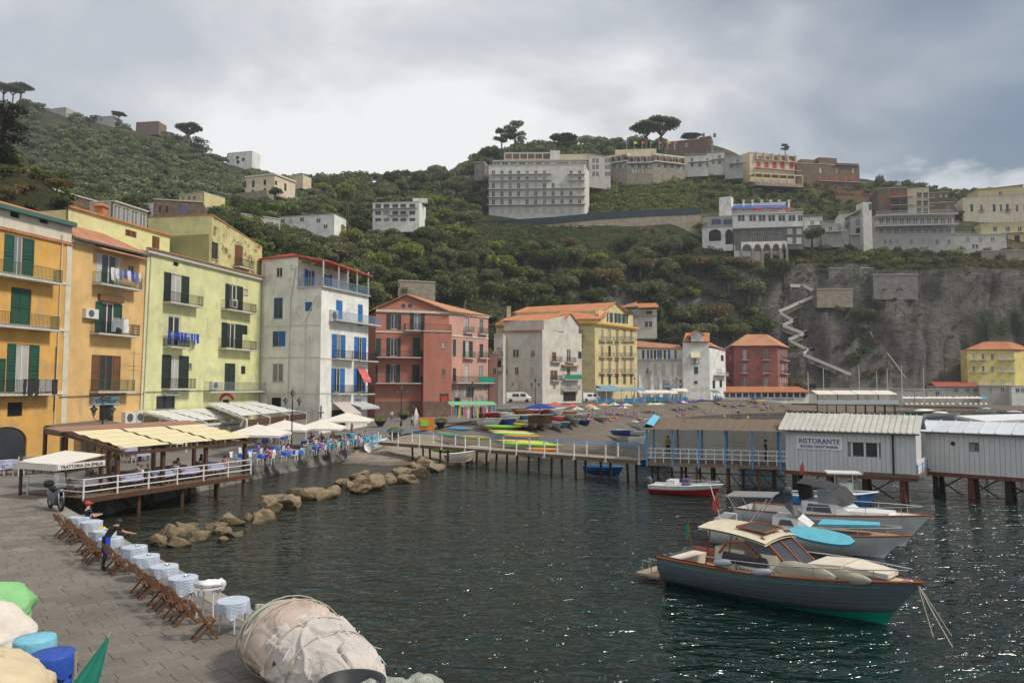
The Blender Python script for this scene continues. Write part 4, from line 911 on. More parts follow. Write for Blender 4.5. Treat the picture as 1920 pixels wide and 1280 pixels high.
 sl=MB();sl.prism([(C[0]+.25,C[1]-.3),(B[0]+.3,B[1]-.1),off(B,C,B,3.5),off(C,C,B,3.5),(f.A.lerp(f.B,.62).x-.1,f.A.lerp(f.B,.62).y-.3)],19.3,19.45);sl.build('terrace',MATS['stone_sill'],r,org=tuple(r.location))
 rl=MB();path=[f.A.lerp(f.B,.63),Vector((C[0]+.12,C[1]-.15,0)),Vector((B[0]+.2,B[1]-.05,0)),Vector((*off(B,C,B,3.0),0))]
 for a,b in zip(path[:-1],path[1:]):
  n=int((b-a).length/.14)
  for z in(19.6,20.5):rl.bar((a.x,a.y,z),(b.x,b.y,z),.04)
  for i in range(n+1):p=a.lerp(b,i/n);rl.bar((p.x,p.y,19.45),(p.x,p.y,20.5),.022)
 rl.build('terrace_railing',MATS['blue_rail'],r,org=tuple(r.location));ro=[(C[0]-1.6,C[1]+.1,22.95),(C[0]+.35,C[1]+.2,22.75),(B[0]+.5,B[1]+.2,22.2),(*off(B,C,B,4.5),23.2),(*off(C,C,B,4.5),23.6)]
 MB().slab(ro,.18).build('terrace_roof',MATS['red_tiles'],r,org=tuple(r.location));MB().slab([(A[0]-.3,A[1]-.3,23.3),(t0 .x+.2,t0 .y-.3,23.4),(*off(C,C,B,4.4),23.7),(*B2,23.5),(A[0]-.5,A[1]+6,23.4)],.18).build('roof',MATS['red_tiles'],r,org=tuple(r.location))
 for k in(.03,.33,.52,.72,.97):
  p=path[1].lerp(path[2],k);MB().box(-.07,-.07,0,.07,.07,3.15-.5*k*.0).build('post',MATS['white_frame'],r,loc=Vector((p.x-.1,p.y+.1,19.45))-Vector(r.location))
 MB().bar((0,0,-.3),(0,0,2.0),.12,.12).bar((-.62,0,1.15),(.62,0,1.15),.12,.12).build('wayside_cross',MATS['iron'],None,loc=Vector(f.pos(f.L-.02+.35,-.2,3.0))+f.o,rot=(0,0,f2 .rz))
 o=bpy.data.objects['wayside_cross'];setp(o,'black wooden cross on the corner of the white house','cross')
# ---- pink house
 A,B,C=(-21.8,119.0),(-10.4,123.0),(-4.2,131.5);r=house('pink_house','salmon pink gabled house with loggia balconies and a square corner tower','house',(B[0],B[1],2.3));f=Face(r,A,B,2.0,19.6,W_('pink'),gable=(.42,22.0))
 for q in(((733,589,745,617),(725,752)),((776,588,789,619),(769,796)),((732,634,745,668),(725,751)),((732,683,743,717),(724,750))):f.win(q[0],'s','dark_shutter',out=q[1])
 f.win((704,634,714,668),'c','green_shutter');f.win((774,633,788,668),'c','green_shutter');f.win((773,684,787,717),'c','dark_shutter');f.win((704,684,708,717),'c','dark_shutter');f.win((752,770,768,783),'c','green_shutter')
 f.balcony(703,789,669.5,'iron',1.3);f.balcony(703,789,717.5,'iron',1.3);f.balcony(757,789,619.5,'iron',1.2);f.done();f.band(19.2,19.6,'cream_trim',.2,'cornice');f.band(15.9,16.15,'cream_trim',.1);f.band(2.0,4.9,'wall_brown_dado',.06,'plinth')
 for x in(756.5,769):
  u,z=f.uv(x,573);MB().tube([(u,-.03,z),(u,.0,z)],.33,12).build('oval_window',MATS['glass'],r,loc=f.pos(0,0,0),rot=(0,0,f.rz))
 d=(f.B-f.A).normalized();nrm=Vector((d.y,-d.x,0));T0=f.A+d*f.uv(790,700)[0];T1=f.B+d*.05;Ta=T0+nrm*1.6;Tb=T1+nrm*1.6
 ft=Face(r,Ta,Tb,2.0,16.1,W_('pink'),name='tower_wall');ft.win((829,640,834.5,652),'w');ft.win((828.5,692,834,704),'w');ft.win((824,738,841,783),'o',pane='wall_brown_dado' if False else 'wood_frame');ft.done();ft.band(2.0,4.9,'wall_brown_dado',.06,'plinth')
 core(r,[Ta+Vector((.02,.32,0)),Tb+Vector((-.02,.32,0)),T1,T0],2.0,16.0,W_('pink'),'tower_side');fs=Face(r,Tb,T1+d*.1,2.0,16.1,W_('pink'),name='tower_wall');fs.done()
 MB().prism([Ta+nrm*.12-d*.1,Tb+nrm*.12+d*.1,T1+d*.1,T0-d*.1],16.1,16.3).build('tower_terrace',MATS['stone_sill'],r,org=tuple(r.location));rl=MB();pth=[T0+nrm*.1,Ta,Tb,T1]
 for a,b in zip(pth[:-1],pth[1:]):
  n=max(2,int((b-a).length/.15));rl.bar((a.x,a.y,17.3),(b.x,b.y,17.3),.04)
  for i in range(n+1):p=a.lerp(b,i/n);rl.bar((p.x,p.y,16.3),(p.x,p.y,17.3),.022)
 rl.build('tower_railing',MATS['iron'],r,org=tuple(r.location));u0,u1,v0,v1=ft.rect(827,744,839,762);ft.box('poster','cloth_red',u0,u1,v0,v1,.03)
 g=Face(r,B,C,7.6,19.6,W_('rose'));
 for q in((871,595,879,622),(899,599,906,624)):g.win(q,'w',frame='teal_shutter')
 g.win((872,639,880,669),'s','dark_shutter',out=(868,886));g.win((899,645,906,670),'w',frame='dark_shutter');g.win((871,684,879,716),'w',frame='white_frame');g.win((898,685,906,716),'w');g.win((849,636,855,668),'c','green_shutter');g.win((849,690,855,716),'c','dark_shutter')
 g.balcony(868,887,671,'green_rail',.6);g.balcony(896,913,671,'green_rail',.6);g.balcony(869,886,624,'green_rail',.5);g.balcony(896,912,626,'green_rail',.5);bo,w,z,ua=g.balcony(848,922,717,'iron',1.0);mat('green_screen',(.01,.22,.14),.8,.15,3)
 MB().box(w*.55,-1.0,.05,w-.02,-.97,1.0).build('balcony_screen',MATS['green_screen'],bo);g.done();g.band(15.6,15.85,'cream_trim',.1);g.band(19.3,19.6,'cream_trim',.2,'cornice')
 lo=Face(r,B,C,2.0,7.6,MATS['bare_plaster'],name='bare_wall');lo.win((874,725,888,745),'w',frame='green_shutter');lo.win((852,745,862,782),'o');lo.done()
 A2,C2=off(A,A,B,12),off(C,B,C,4);core(r,[off(A,A,B,.3),(B[0]-.2,B[1]+.35),off(C,B,C,.3),C2,A2],2,19.5,W_('pink'),'side_wall')
 ap=f.A.lerp(f.B,.42);ap2=ap+Vector((4.2,13.5,0));tiled(r,(A[0]-.4,A[1]-.5,19.6),(A2[0]-.4,A2[1],19.6),(ap2 .x,ap2 .y,22.2),(ap.x-.1,ap.y-.5,22.2),'old_tiles');tiled(r,(B[0]+.3,B[1]-.5,19.7),(C[0]+.6,C[1]+.5,19.7),(ap2 .x,ap2 .y,22.2),(ap.x,ap.y-.5,22.2),'pale_tiles')
 D0=(-4.1,131.7);D1=(-2.6,131.2);r2=house('rose_annex','narrow pale rose annex with one small window beside the pink house','house',(D0[0],D0[1],2.6));fa=Face(r2,D0,D1,2.2,13.0,W_('rose'));fa.win((924,690,930,702),'w');fa.done();core(r2,[off(D0,D0,D1,.3),off(D1,D0,D1,.3),(D1[0],D1[1]+5),(D0[0],D0[1]+5)],2.2,12.9,W_('rose'),'side_wall');MB().slab([(D0[0],D0[1]-.2,13.1),(D1[0]+.2,D1[1]-.2,13.1),(D1[0]+.2,D1[1]+5,13.3),(D0[0],D0[1]+5,13.3)],.12).build('roof',MATS['stone_sill'],r2,org=tuple(r2 .location))
row_houses()
# ------------------------------------------------------------------ houses behind the beach
def XY(px,D):p=at(px,724,D);return(p.x,p.y)
def zat(py,D,px=960):return at(px,py,D).z
def gable_roof(r,A,B,z,depth,rise,m='terracotta',over=.5,ridge_along=True,name='roof'):
 """pitched roof over a block whose front edge is A-B"""
 ax,ay=off(A,A,B,-over);bx,by=off(B,A,B,-over);A2,B2=off(A,A,B,depth+over),off(B,A,B,depth+over);Am,Bm=off(A,A,B,depth/2),off(B,A,B,depth/2)
 dx,dy=(B[0]-A[0]),(B[1]-A[1]);L=math.hypot(dx,dy);dx,dy=dx/L*over*.6,dy/L*over*.6
 if ridge_along:
  tiled(r,(ax-dx,ay-dy,z),(bx+dx,by+dy,z),(Bm[0]+dx,Bm[1]+dy,z+rise),(Am[0]-dx,Am[1]-dy,z+rise),m,name);tiled(r,(*B2,z),(*A2,z),(Am[0],Am[1],z+rise),(Bm[0],Bm[1],z+rise),m,name)
 else:
  c=((A[0]+B[0])/2,(A[1]+B[1])/2);c0=off(c,A,B,-over);c2=off(c,A,B,depth+over)
  tiled(r,(*A2,z),(ax,ay,z),(*c0,z+rise),(*c2,z+rise),m,name);tiled(r,(bx,by,z),(*B2,z),(*c2,z+rise),(*c0,z+rise),m,name)
def hip_roof(r,poly,z,inset,rise,m,over=.7,name='roof'):
 c=Vector((sum(p[0]for p in poly)/4,sum(p[1]for p in poly)/4,0));o=[Vector((p[0],p[1],0))for p in poly];o=[c+(p-c)*(1+over/((p-c).length))for p in o];i=[c+(p-c)*(1-inset)for p in o]
 i=[Vector((p.x,p.y,z+rise))for p in i];o=[Vector((p.x,p.y,z))for p in o]
 for k in range(4):tiled(r,o[k],o[(k+1)%4],i[(k+1)%4],i[k],m,name,amp=.04)
 MB().slab(i,.1).build(name,MATS[m],r,org=tuple(r.location));MB().slab(o,.12).build('eaves',MATS['wood_frame'],r,org=tuple(r.location))
def blk(name,label,cat,x0,D0,x1,D1,ytop,ybase,wall,depth=9,group=None,flat='stone_sill',sink=3.0,over=.15,roof=True):
 A,B=XY(x0,D0),XY(x1,D1);xm,Dm=(x0+x1)/2,(D0+D1)/2;z1,z0=zat(ytop,Dm),zat(ybase,Dm);r=house(name,label,cat,(A[0],A[1],z0),group)
 wm=MATS.get(wall)or W_(wall);f=Face(r,A,B,z0-sink,z1,wm);A2,B2=off(A,A,B,depth),off(B,A,B,depth)
 core(r,[off(A,A,B,.3),off(B,A,B,.3),B2,A2],z0-sink,z1-.02,wm,'side_wall')
 if roof:MB().prism([off(A,A,B,-over),off(B,A,B,-over),B2,A2],z1,z1+.22).build('roof',MATS[flat],r,org=tuple(r.location))
 f.A2,f.B2=A2,B2;return r,f
def grid(f,xs,rows,w,style='w',sm='brown_shutter',frame='white_frame',**k):
 for(y0,y1)in rows:
  for x in xs:f.win((x-w/2,y0,x+w/2,y1),style,sm,frame,**k)
def mid_row():
 A,C,B=XY(942,152),XY(1017,149),XY(1091,160);r=house('cream_house','weathered cream house with stained walls and orange roof','house',(C[0],C[1],4.6));f=Face(r,A,C,3.8,18.6,W_('cream'))
 for q in((961,655,973,670),(995,657,1003,669),(965,688,972,703),(994,689,1002,704),(946,692,952,702),(972,715,979,734),(959,717,963,723)):f.win(q,'w',frame='white_frame')
 f.done();f.band(18.2,18.6,'old_tiles',.35,'tile_cornice');g=Face(r,C,B,3.8,18.6,W_('cream'))
 g.win((1035,660,1043,677),'c','brown_shutter');g.win((1036,694,1041,712),'s','brown_shutter',out=(1032,1045));g.win((1063,655,1070,678),'w');g.win((1063,690,1069,705),'c','brown_shutter');g.win((1062,717,1071,731),'w');g.win((1084,659,1091,672),'c','dark_shutter');g.win((1037,720,1042,728),'w');g.win((1056,735,1080,752),'o')
 for x0,x1,y,m in((1032,1050,678,'iron'),(1032,1049,713,'iron'),(1060,1076,679,'iron'),(1052,1084,731,'iron')):g.balcony(x0,x1,y,m,.7)
 bo,w,z,ua=g.balcony(1053,1084,711,'iron',.9);MB().box(.02,-.95,.05,w-.02,-.92,.9).build('balcony_screen',MATS['green_screen'],bo);g.awning(1052,1083,684,.25,.9,'old_tiles','tile_canopy',.03);g.done()
 A2,B2=off(A,A,C,12),off(B,C,B,8);core(r,[off(A,A,C,.3),(C[0]-.1,C[1]+.4),off(B,C,B,.3),B2,A2],3.8,18.5,W_('cream'),'side_wall')
 up=Face(r,off(A,A,C,.8),off(C,A,C,.8),18.6,20.6,W_('cream'),name='attic_wall');up.done();core(r,[off(A,A,C,1.1),off(C,A,C,1.1),off(C,A,C,9),A2],18.5,20.5,W_('cream'),'attic_side_wall')
 a,c=off(A,A,C,.3),off(C,A,C,.3);tiled(r,(*a,20.7),(c[0]+2.5,c[1]+3,20.7),(*off((C[0]+2,C[1]),A,C,7),22.6),(*off(A,A,C,7),22.2),'terracotta')
 g2=Face(r,(C[0]+.3,C[1]+.6),(C[0]+4.8,C[1]+5.6),18.6,20.5,W_('cream'),name='attic_wall',z1b=21.9);g2 .win((1044,632,1049,643),'c','tan_shutter');g2 .done();P,Q=(g.A.lerp(g.B,.52)),g.B.lerp(g.A,.08);g3=Face(r,P,Q,18.6,20.6,W_('cream'),name='gable_wall',gable=(.5,22.6));g3 .win((1064,628,1069,639),'w');g3 .done()
 mpt=P.lerp(Q,.5);bk=Vector((-5.5,5.5,0));tiled(r,P+bk+Vector((0,0,20.5)),P+Vector((-.2,-.4,20.5)),mpt+Vector((0,-.4,22.7)),mpt+bk+Vector((0,0,22.7)),'terracotta');tiled(r,Q+Vector((.3,-.2,20.5)),Q+bk+Vector((0,0,20.5)),mpt+bk+Vector((0,0,22.7)),mpt+Vector((0,-.4,22.7)),'terracotta')
 A,C,B=XY(930,186),XY(1116,180),XY(1195,197);r=house('yellow_palazzo','large yellow palazzo with five window columns and stepped orange roofs','house',(C[0],C[1],5));f=Face(r,A,C,3.8,22.47,W_('palazzo'));
 for q in((1084,618,1093,636),(1085,645,1093,652),(950,620,957,626),(992,616,997,622),(1000,616,1004,622),(1010,615,1023,621),(1029,616,1033,620),(1037,616,1040,620),(1056,618,1065,628)):f.win(q,'c' if q[2]-q[0]>6 else 'w','tan_shutter')
 f.balcony(1081,1097,637,'iron',.6);f.done();g=Face(r,C,B,3.8,22.47,W_('palazzo'));cx=(1129,1143,1157,1171,1183.5)
 for j,(y0,y1)in enumerate(((618,638),(648,668.5),(675,698.5),(702,720))):
  for i,x in enumerate(cx):
   st=random.choice(('c','c','w'))if i!=2 else 'c';g.win((x-2.4,y0,x+2.4,y1),st,'tan_shutter' if j<3 else 'brown_shutter','wood_frame')
   if j<3:g.balcony(x-6 if i!=2 else x-4.6,x+6 if i!=2 else x+4.6,y1+.3,'iron',.7 if i!=2 else.9,.95,'wall_palazzo' if False else 'cream_trim',step=.25)
 g.done();mat('cornice_ochre',(.62,.36,.08),.8,.15,2)
 for fa in(f,g):
  fa.band(22.37,22.79,'cornice_ochre',.7,'cornice');b=MB();n=int(fa.L/.9)
  for i in range(n):b.box(i*.9,-.55,22.06,i*.9+.4,.0,22.37)
  o=b.build('cornice_brackets',MATS['cornice_ochre'],r,loc=fa.pos(0,0,0),rot=(0,0,fa.rz));o['kind']='stuff'
 A2,B2=off(A,A,C,17),off(B,C,B,19);core(r,[off(A,A,C,.3),(C[0]-.1,C[1]+.5),off(B,C,B,.3),(C[0]-2,C[1]+32),A2],3.8,22.58,W_('palazzo'),'side_wall')
 at_=Face(r,(C[0]+1.2,C[1]+2.2),(B[0]-.8,B[1]+1.2),22.68,26.03,W_('palazzo'),name='attic_wall')
 for x in(1142,1150.5,1157.5,1165,1173):at_.win((x-2,586+(x-1142)*.09,x+2,604+(x-1142)*.09),'s','green_shutter',px=True)
 at_.done();p0=Vector((C[0]+3.5,C[1]+4.5,0));P,Q=at_.A.lerp(at_.B,.18),at_.A.lerp(at_.B,.86);gw=Face(r,P,Q,26.03,26.24,W_('palazzo'),name='gable_wall',gable=(.45,28.54));gw.done();core(r,[(C[0]+.6,C[1]+3.2),(B[0]-1,B[1]+2.2),(B[0]-14,B[1]+12),(A[0]+4,A[1]+12),(A[0]+5,A[1]+4)],22.68,25.98,W_('palazzo'),'attic_side_wall')
 ap=P.lerp(Q,.45);lf=Vector((A[0]+4,A[1]+9,0));tiled(r,(A[0]+4,A[1]+5,26.14),(P.x-.2,P.y-.6,26.14),(ap.x,ap.y-.6,28.65),(lf.x+4,lf.y+6,28.65),'terracotta');tiled(r,(Q.x+.5,Q.y-.4,26.14),(Q.x-8,Q.y+14,26.14),(lf.x+4,lf.y+6,28.65),(ap.x,ap.y-.6,28.65),'terracotta')
 tiled(r,(C[0]-11,C[1]+.5,23.63),(C[0]+1.5,C[1]+.7,23.63),(C[0]+4.2,C[1]+5.0,25.82),(C[0]-8,C[1]+5.4,25.82),'terracotta','lower_roof');MB().box(0,0,0,12,4,1.0).build('roof_wall',W_('palazzo'),r,loc=Vector((C[0]-11,C[1]+1.0,22.58))-Vector(r.location));tiled(r,(A[0]-.3,A[1]-.4,22.89),(A[0]+9,A[1]-.8,22.89),(A[0]+9.6,A[1]+4,24.78),(A[0]+2.5,A[1]+4.3,24.78),'terracotta','lower_roof')
 MB().box(-.5,-.5,0,.5,.5,4.0).box(-.6,-.6,4,.6,.6,4.2).build('chimney',W_('palazzo'),r,loc=Vector((*XY(954,186),23))-Vector(r.location));mat('awning_blue',(.17,.27,.36),.9,.1,2)
 g.awning(1117,1151,722,1.2,3.2,'awning_blue');g.win
 r,f=blk('narrow_house','narrow shaded ochre tenement squeezed between the pink and cream houses','house',926,147,943,146.8,628,752,'cream',10);f.win((932,652,941,664),'w');f.win((931,676,940,688),'c','dark_shutter');f.balcony(929,944,670,'iron',.9);f.balcony(929,944,694,'iron',.9);f.done()
 A,B=XY(1193,207),XY(1281,206);r=house('arcaded_house','low white house with tall arches and an orange tiled roof','house',(A[0],A[1],4.4));f=Face(r,A,B,3.5,17.70,W_('white'))
 for i,x in enumerate((1206,1215,1221.5,1228,1234.5,1239,1246.5,1254.5,1266.5)):f.win((x-2,656,x+2,673),'c',('dark_shutter','brown_shutter','blue_shutter')[(i*2)%3]);
 for x,w in((1229,6),(1244,7.5),(1261,4),(1274.5,11)):
  f.win((x-w/2,686,x+w/2,705),'o',pane='wall_cream');u0,u1,v0,v1=f.rect(x-w/2,681,x+w/2,686);b=MB();ring=[((u0+u1)/2-math.cos(math.pi*i/10)*(u1-u0)/2,-.01,v0+math.sin(math.pi*i/10)*(v1-v0))for i in range(11)];b.quad(*ring);b.build('arch',W_('cream'),r,loc=f.pos(0,0,0),rot=(0,0,f.rz))
 for q in((1212,690,1216,700),(1274,711,1279,718),(1274,722,1279,728),(1243,713,1248,722)):f.win(q,'w')
 f.balcony(1198,1281,673.5,'iron',.9,step=.3);f.balcony(1210,1220,702,'iron',.8);f.done()
 core(r,[off(A,A,B,.3),off(B,A,B,.3),off(B,A,B,9),off(A,A,B,9)],3.5,17.60,W_('white'),'side_wall');tiled(r,(*off(A,A,B,-.5),18.13),(*off(B,A,B,-.5),17.70),(*off(B,A,B,6),19),(*off(A,A,B,6),20.28),'old_tiles')
 for x in(1200,1222,1238,1257):
  u,_=f.uv(x,700);MB().mesh([(0,-2.2,3.5),(1.0,-2.2,3.5),(1.0,0,3.5),(0,0,3.5),(.1,-.1,10.5),(.9,-.1,10.5),(.9,0,10.5),(.1,0,10.5)],[(0,1,5,4),(1,2,6,5),(3,0,4,7),(4,5,6,7)]).build('buttress',W_('white'),r,loc=f.pos(u-.5,0,0),rot=(0,0,f.rz))
 f.awning(1244,1262,719,.8,2.0,'awning_blue')
 A,C,B=XY(1281,204),XY(1331,204),XY(1361,212);r=house('gabled_house','white gabled house with a striped awning and a roof dormer','house',(A[0],A[1],4));f=Face(r,A,C,3.2,19.46,W_('white'))
 for q in((1301,687,1309,700),(1301,714,1308,719),(1298,672,1311,682)):f.win(q,'w',frame='green_shutter')
 f.done();g=Face(r,C,B,3.2,17.74,W_('white'));g.win((1327+9,713,1341,728),'c','dark_shutter');g.win((1351.5,666,1357,676),'w',frame='green_shutter');g.win((1343,692,1354,702),'o',pane='wall_cream');g.win((1349,712,1354,726),'c','dark_shutter');g.balcony(1338,1359,703,'stone_sill',1.2,.8,'balcony_slab');g.done()
 core(r,[off(A,A,C,.3),(C[0]-.05,C[1]+.4),off(B,C,B,.3),off(B,C,B,7),off(A,A,C,10)],3.2,17.63,W_('white'),'side_wall');mat('awning_cream',(.62,.55,.38),.9,.1,2);f.awning(1294,1312,660,1.4,1.0,'awning_cream')
 tiled(r,(*off(A,A,C,-.4),19.46),(*off(C,A,C,-.4),19.46),(*off((C[0]+1.5,C[1]),A,C,5),22.26),(*off((A[0]+2,A[1]),A,C,5),22.26),'terracotta');tiled(r,(*off(C,C,B,-.3),18.39),(*off(B,C,B,-.3),17.63),(*off(B,C,B,4),19.46),(*off(C,C,B,4),21.62),'old_tiles')
 dm=Face(r,XY(1297,202.6),XY(1320,202.4),19.46,21.29,W_('white'),name='dormer',gable=(.5,22.26));dm.win((1302,641,1309,653),'w',frame='green_shutter');dm.done();P,Q=XY(1295,202.4),XY(1323,202);mid=((P[0]+Q[0])/2,P[1]-.3);tiled(r,(P[0],P[1]+4,21.19),(P[0],P[1]-.3,21.19),(*mid,22.48),(mid[0],mid[1]+4.5,22.48),'terracotta','dormer_roof');tiled(r,(Q[0],Q[1]-.3,21.19),(Q[0],Q[1]+4,21.19),(mid[0],mid[1]+4.5,22.48),(*mid,22.48),'terracotta','dormer_roof')
 laundry(f,1297,1310,672,686,['cloth_grey','cloth_white'],'grey towels drying under the striped awning of the white gabled house',4,.5)
 A,C,B=XY(1377,224),XY(1459,223),XY(1478,235);r=house('red_house','square brick red house with white framed windows and hipped roof','house',(A[0],A[1],3.4));f=Face(r,A,C,2.6,19.49,W_('red'))
 for y0,y1 in((656,674),(682,699),(708,724)):
  for x in(1396.5,1436):f.win((x-3.6,y0,x+3.6,y1),'w',frame='white_frame');f.balcony(x-8.5,x+8.5,y1+.4,'iron',.8,1.0,step=.22)
  u,z=f.uv(1420.5,(y0+y1)/2-1);MB().tube([(u,-.04,z),(u,0,z)],.3,10).build('oval_window',MATS['glass'],r,loc=f.pos(0,0,0),rot=(0,0,f.rz))
 f.done();g=Face(r,C,B,2.6,19.49,W_('red'))
 for y0,y1 in((656,675),(681,700),(706,724)):
  for x in(1464,1468.5,1473):g.win((x-1.2,y0,x+1.2,y1),'w')
  g.balcony(1462,1476,y1+.4,'iron',.9,1.0,step=.25)
 g.done();A2,B2=off(A,A,C,11),off(B,C,B,13);core(r,[off(A,A,C,.3),(C[0]-.05,C[1]+.45),off(B,C,B,.3),(A2[0]+15,A2[1]+1),A2],2.6,19.38,W_('red'),'side_wall');hip_roof(r,[A,C,B,(A2[0]+1,A2[1]+1)],19.49,.62,3.6,'pale_tiles',1.0)
 r,f=blk('red_annex','recessed red side wing with drying clothes beside the red house','house',1361,228,1378,228,652,745,'red',8);f.win((1371,659,1376,667),'w');f.win((1371,683,1376,698),'w');f.win((1365,712,1377,717),'o');f.balcony(1366,1378,699,'iron',.8);f.done();laundry(f,1366,1377,667,679,['cloth_pink','cloth_white','cloth_red'],'pink and white clothes drying beside the red house',6,.4)
 r,f=blk('ivy_house','small hillside house half covered in ivy above the palazzo','house',1172,226,1233,225,580,616,'cream',8,roof=False);f.win((1211,583,1223,589),'c','brown_shutter');f.win((1208,602,1224,613),'w');f.balcony(1180,1232,590,'iron',1.0,.9);f.done();z=zat(577,225);A,B=XY(1198,225),XY(1237,224)
 tiled(r,(*off(A,A,B,-1.0),z),(*off(B,A,B,-1.0),z),(*off((B[0]-.6,B[1]),A,B,5),z+1.9),(*off(A,A,B,5),z+1.9),'terracotta');A,B=XY(1165,226),XY(1199,226);tiled(r,(*off(A,A,B,-.6),z+.2),(*off(B,A,B,-.6),z+.5),(*off(B,A,B,4),z+2.4),(*off(A,A,B,4),z+.8),'old_tiles')
 rg=np.random.RandomState(9);V=leaf_cloud([(5.0,-.1,-1.0,3.6,.35,1.0),(1.8,-.1,0,1.2,.35,2.2),(8.2,-.1,-.2,.6,.35,2.4),(5,-.1,-3.2,3.8,.3,.5)],1500,.16,rg);o=add('ivy',quads_mesh('ivy',V,LEAF['green']),r,None,Vector(f.pos(0,0,zat(600,225)+1.5)))
mid_row()
# ------------------------------------------------------------------ hotels and villas on the hill
mat('red_paint',(.42,.05,.045),.6,.15,3);mat('parasol_blue',(.05,.10,.30),.9,.15,3);mat('net_dark',(.03,.045,.05),.9,.3,1);mat('stair_white',(.56,.54,.50),.85,.15,2,streak=.2)
def rail_line(r,pts,h=1.0,m='white_frame',step=.5,name='railing',w=.05):
 b=MB()
 for a,c in zip(pts[:-1],pts[1:]):
  a,c=Vector(a),Vector(c);n=max(1,int((c-a).length/step));u=Vector((0,0,h));b.bar(a+u,c+u,w);b.bar(a+u*.5,c+u*.5,w*.6)
  for i in range(n+1):p=a.lerp(c,i/n);b.bar(p,p+u,w*.7)
 return b.build(name,MATS[m],r,org=tuple(r.location))
def hill_town():
 r,f=blk('tall_hotel','tall white hotel slab with long balconies and a glazed top floor','hotel',915,291,1098,289,309,418,'hotel',16);cols=[880+c/4.174 for c in(188,255,320,385,452,520,588,655,725,795,863)]
 for c in cols:f.win((c-4.6,391,c+4.6,400),'w',pane='curtain');f.win((c-4.6,412,c+4.6,416),'w',pane='glass')
 for y0,y1 in((373.5,384),(358.5,369),(343,354)):
  for c in cols:f.win((c-3.2,y0,c+3.2,y1),'w')
  f.balcony(914,1098,y1+.6,'grey_rail',1.3,.95,step=.8)
 for y0,y1 in((331,338.5),(320,327)):
  for i,c in enumerate(cols):
   if i in(7,8):continue
   f.win((c-3.2,y0,c+3.2,y1),'w')
  f.balcony(919,1034,y1+.5,'grey_rail',1.2,.95,step=.8);f.balcony(1064,1097,y1+.5,'grey_rail',1.2,.95,step=.8)
 f.done();A,B=XY(923,293),XY(1102,291);z0,z1=zat(317,292),zat(303,292);t=Face(r,A,B,z0,z1,W_('hotel'),name='top_wall')
 xs=[880+c/4.174 for c in(215,280,345,412,478,543,605,710,750,820,885)];[t.win((x-6,304.5,x+6,314.5),'w',px=True,sill=False)for x in xs];t.done();core(r,[off(A,A,B,.3),off(B,A,B,.3),off(B,A,B,12),off(A,A,B,12)],z0,z1,W_('hotel'),'top_side_wall')
 MB().prism([off(A,A,B,-1.2),off(B,A,B,-.8),off(B,A,B,12),off(A,A,B,12)],z1,z1+.5).build('top_roof',MATS['stone_sill'],r,org=tuple(r.location));f2=Face(r,XY(1098,289),XY(1107,300),zat(418,290)-3,zat(309,290),W_('hotel'));f2 .done()
 P,Q=XY(946,296),XY(1033,296);zc=zat(300,296);MB().prism([off(P,P,Q,0),Q,off(Q,P,Q,6),off(P,P,Q,6)],zc+2.6,zc+3.1).build('terrace_canopy',MATS['stone_sill'],r,org=tuple(r.location));MB().prism([P,Q,off(Q,P,Q,.3),off(P,P,Q,.3)],zc-.5,zc+.6).build('terrace_parapet',MATS['pale_tiles'],r,org=tuple(r.location))
 for k in range(7):p=(lerp(P[0],Q[0],k/6),lerp(P[1],Q[1],k/6));MB().box(p[0]-.12,p[1]-.12,zc,p[0]+.12,p[1]+.12,zc+2.6).build('post',MATS['white_frame'],r,org=tuple(r.location))
 P,Q=XY(1033,295),XY(1106,294);MB().prism([P,Q,off(Q,P,Q,7),off(P,P,Q,7)],zc-.6,zc+1.9).build('roof_block',W_('sand'),r,org=tuple(r.location))
 P,Q=XY(1033,294.6),XY(1052,294.4);MB().prism([P,Q,off(Q,P,Q,6),off(P,P,Q,6)],zc-.6,zc+3.4).build('stair_tower',W_('hotel'),r,org=tuple(r.location))
 b=MB();p0=at(911,418,292)
 for dx in(-1.2,1.2):
  for dy in(-1,1):b.bar(p0+Vector((dx,dy,-2)),p0+Vector((dx,dy,19)),.18)
 for k in range(8):
  for dx,dx2 in((-1.2,1.2),(1.2,-1.2)):b.bar(p0+Vector((dx,-1,k*2.5)),p0+Vector((dx2,-1,k*2.5+2.5)),.12)
 tw=thing('lift_tower','dark lattice lift tower at the left end of the tall hotel','lift tower',p0-Vector((0,0,2)));b.build('lattice',MATS['iron'],tw,org=tuple(tw.location))
 r,f=blk('glass_wing','dark glazed wing joining the tall and curved hotels','hotel',1107,306,1148,310,293,340,'concrete',8)
 for x in(1113,1120,1137,1143):f.win((x-2.6,297,x+2.6,306),'w',pane='glass',sill=False);f.win((x-2.6,309,x+2.6,318),'w',pane='glass',sill=False);f.win((x-2.6,322,x+2.6,331),'w',pane='glass',sill=False)
 f.done();seg=[(1134,318),(1180,312),(1230,311),(1290,316)];r=house('curved_hotel','low curved hotel with arcaded terraces and white letters on its base','hotel',(*XY(1134,318),zat(338,315)))
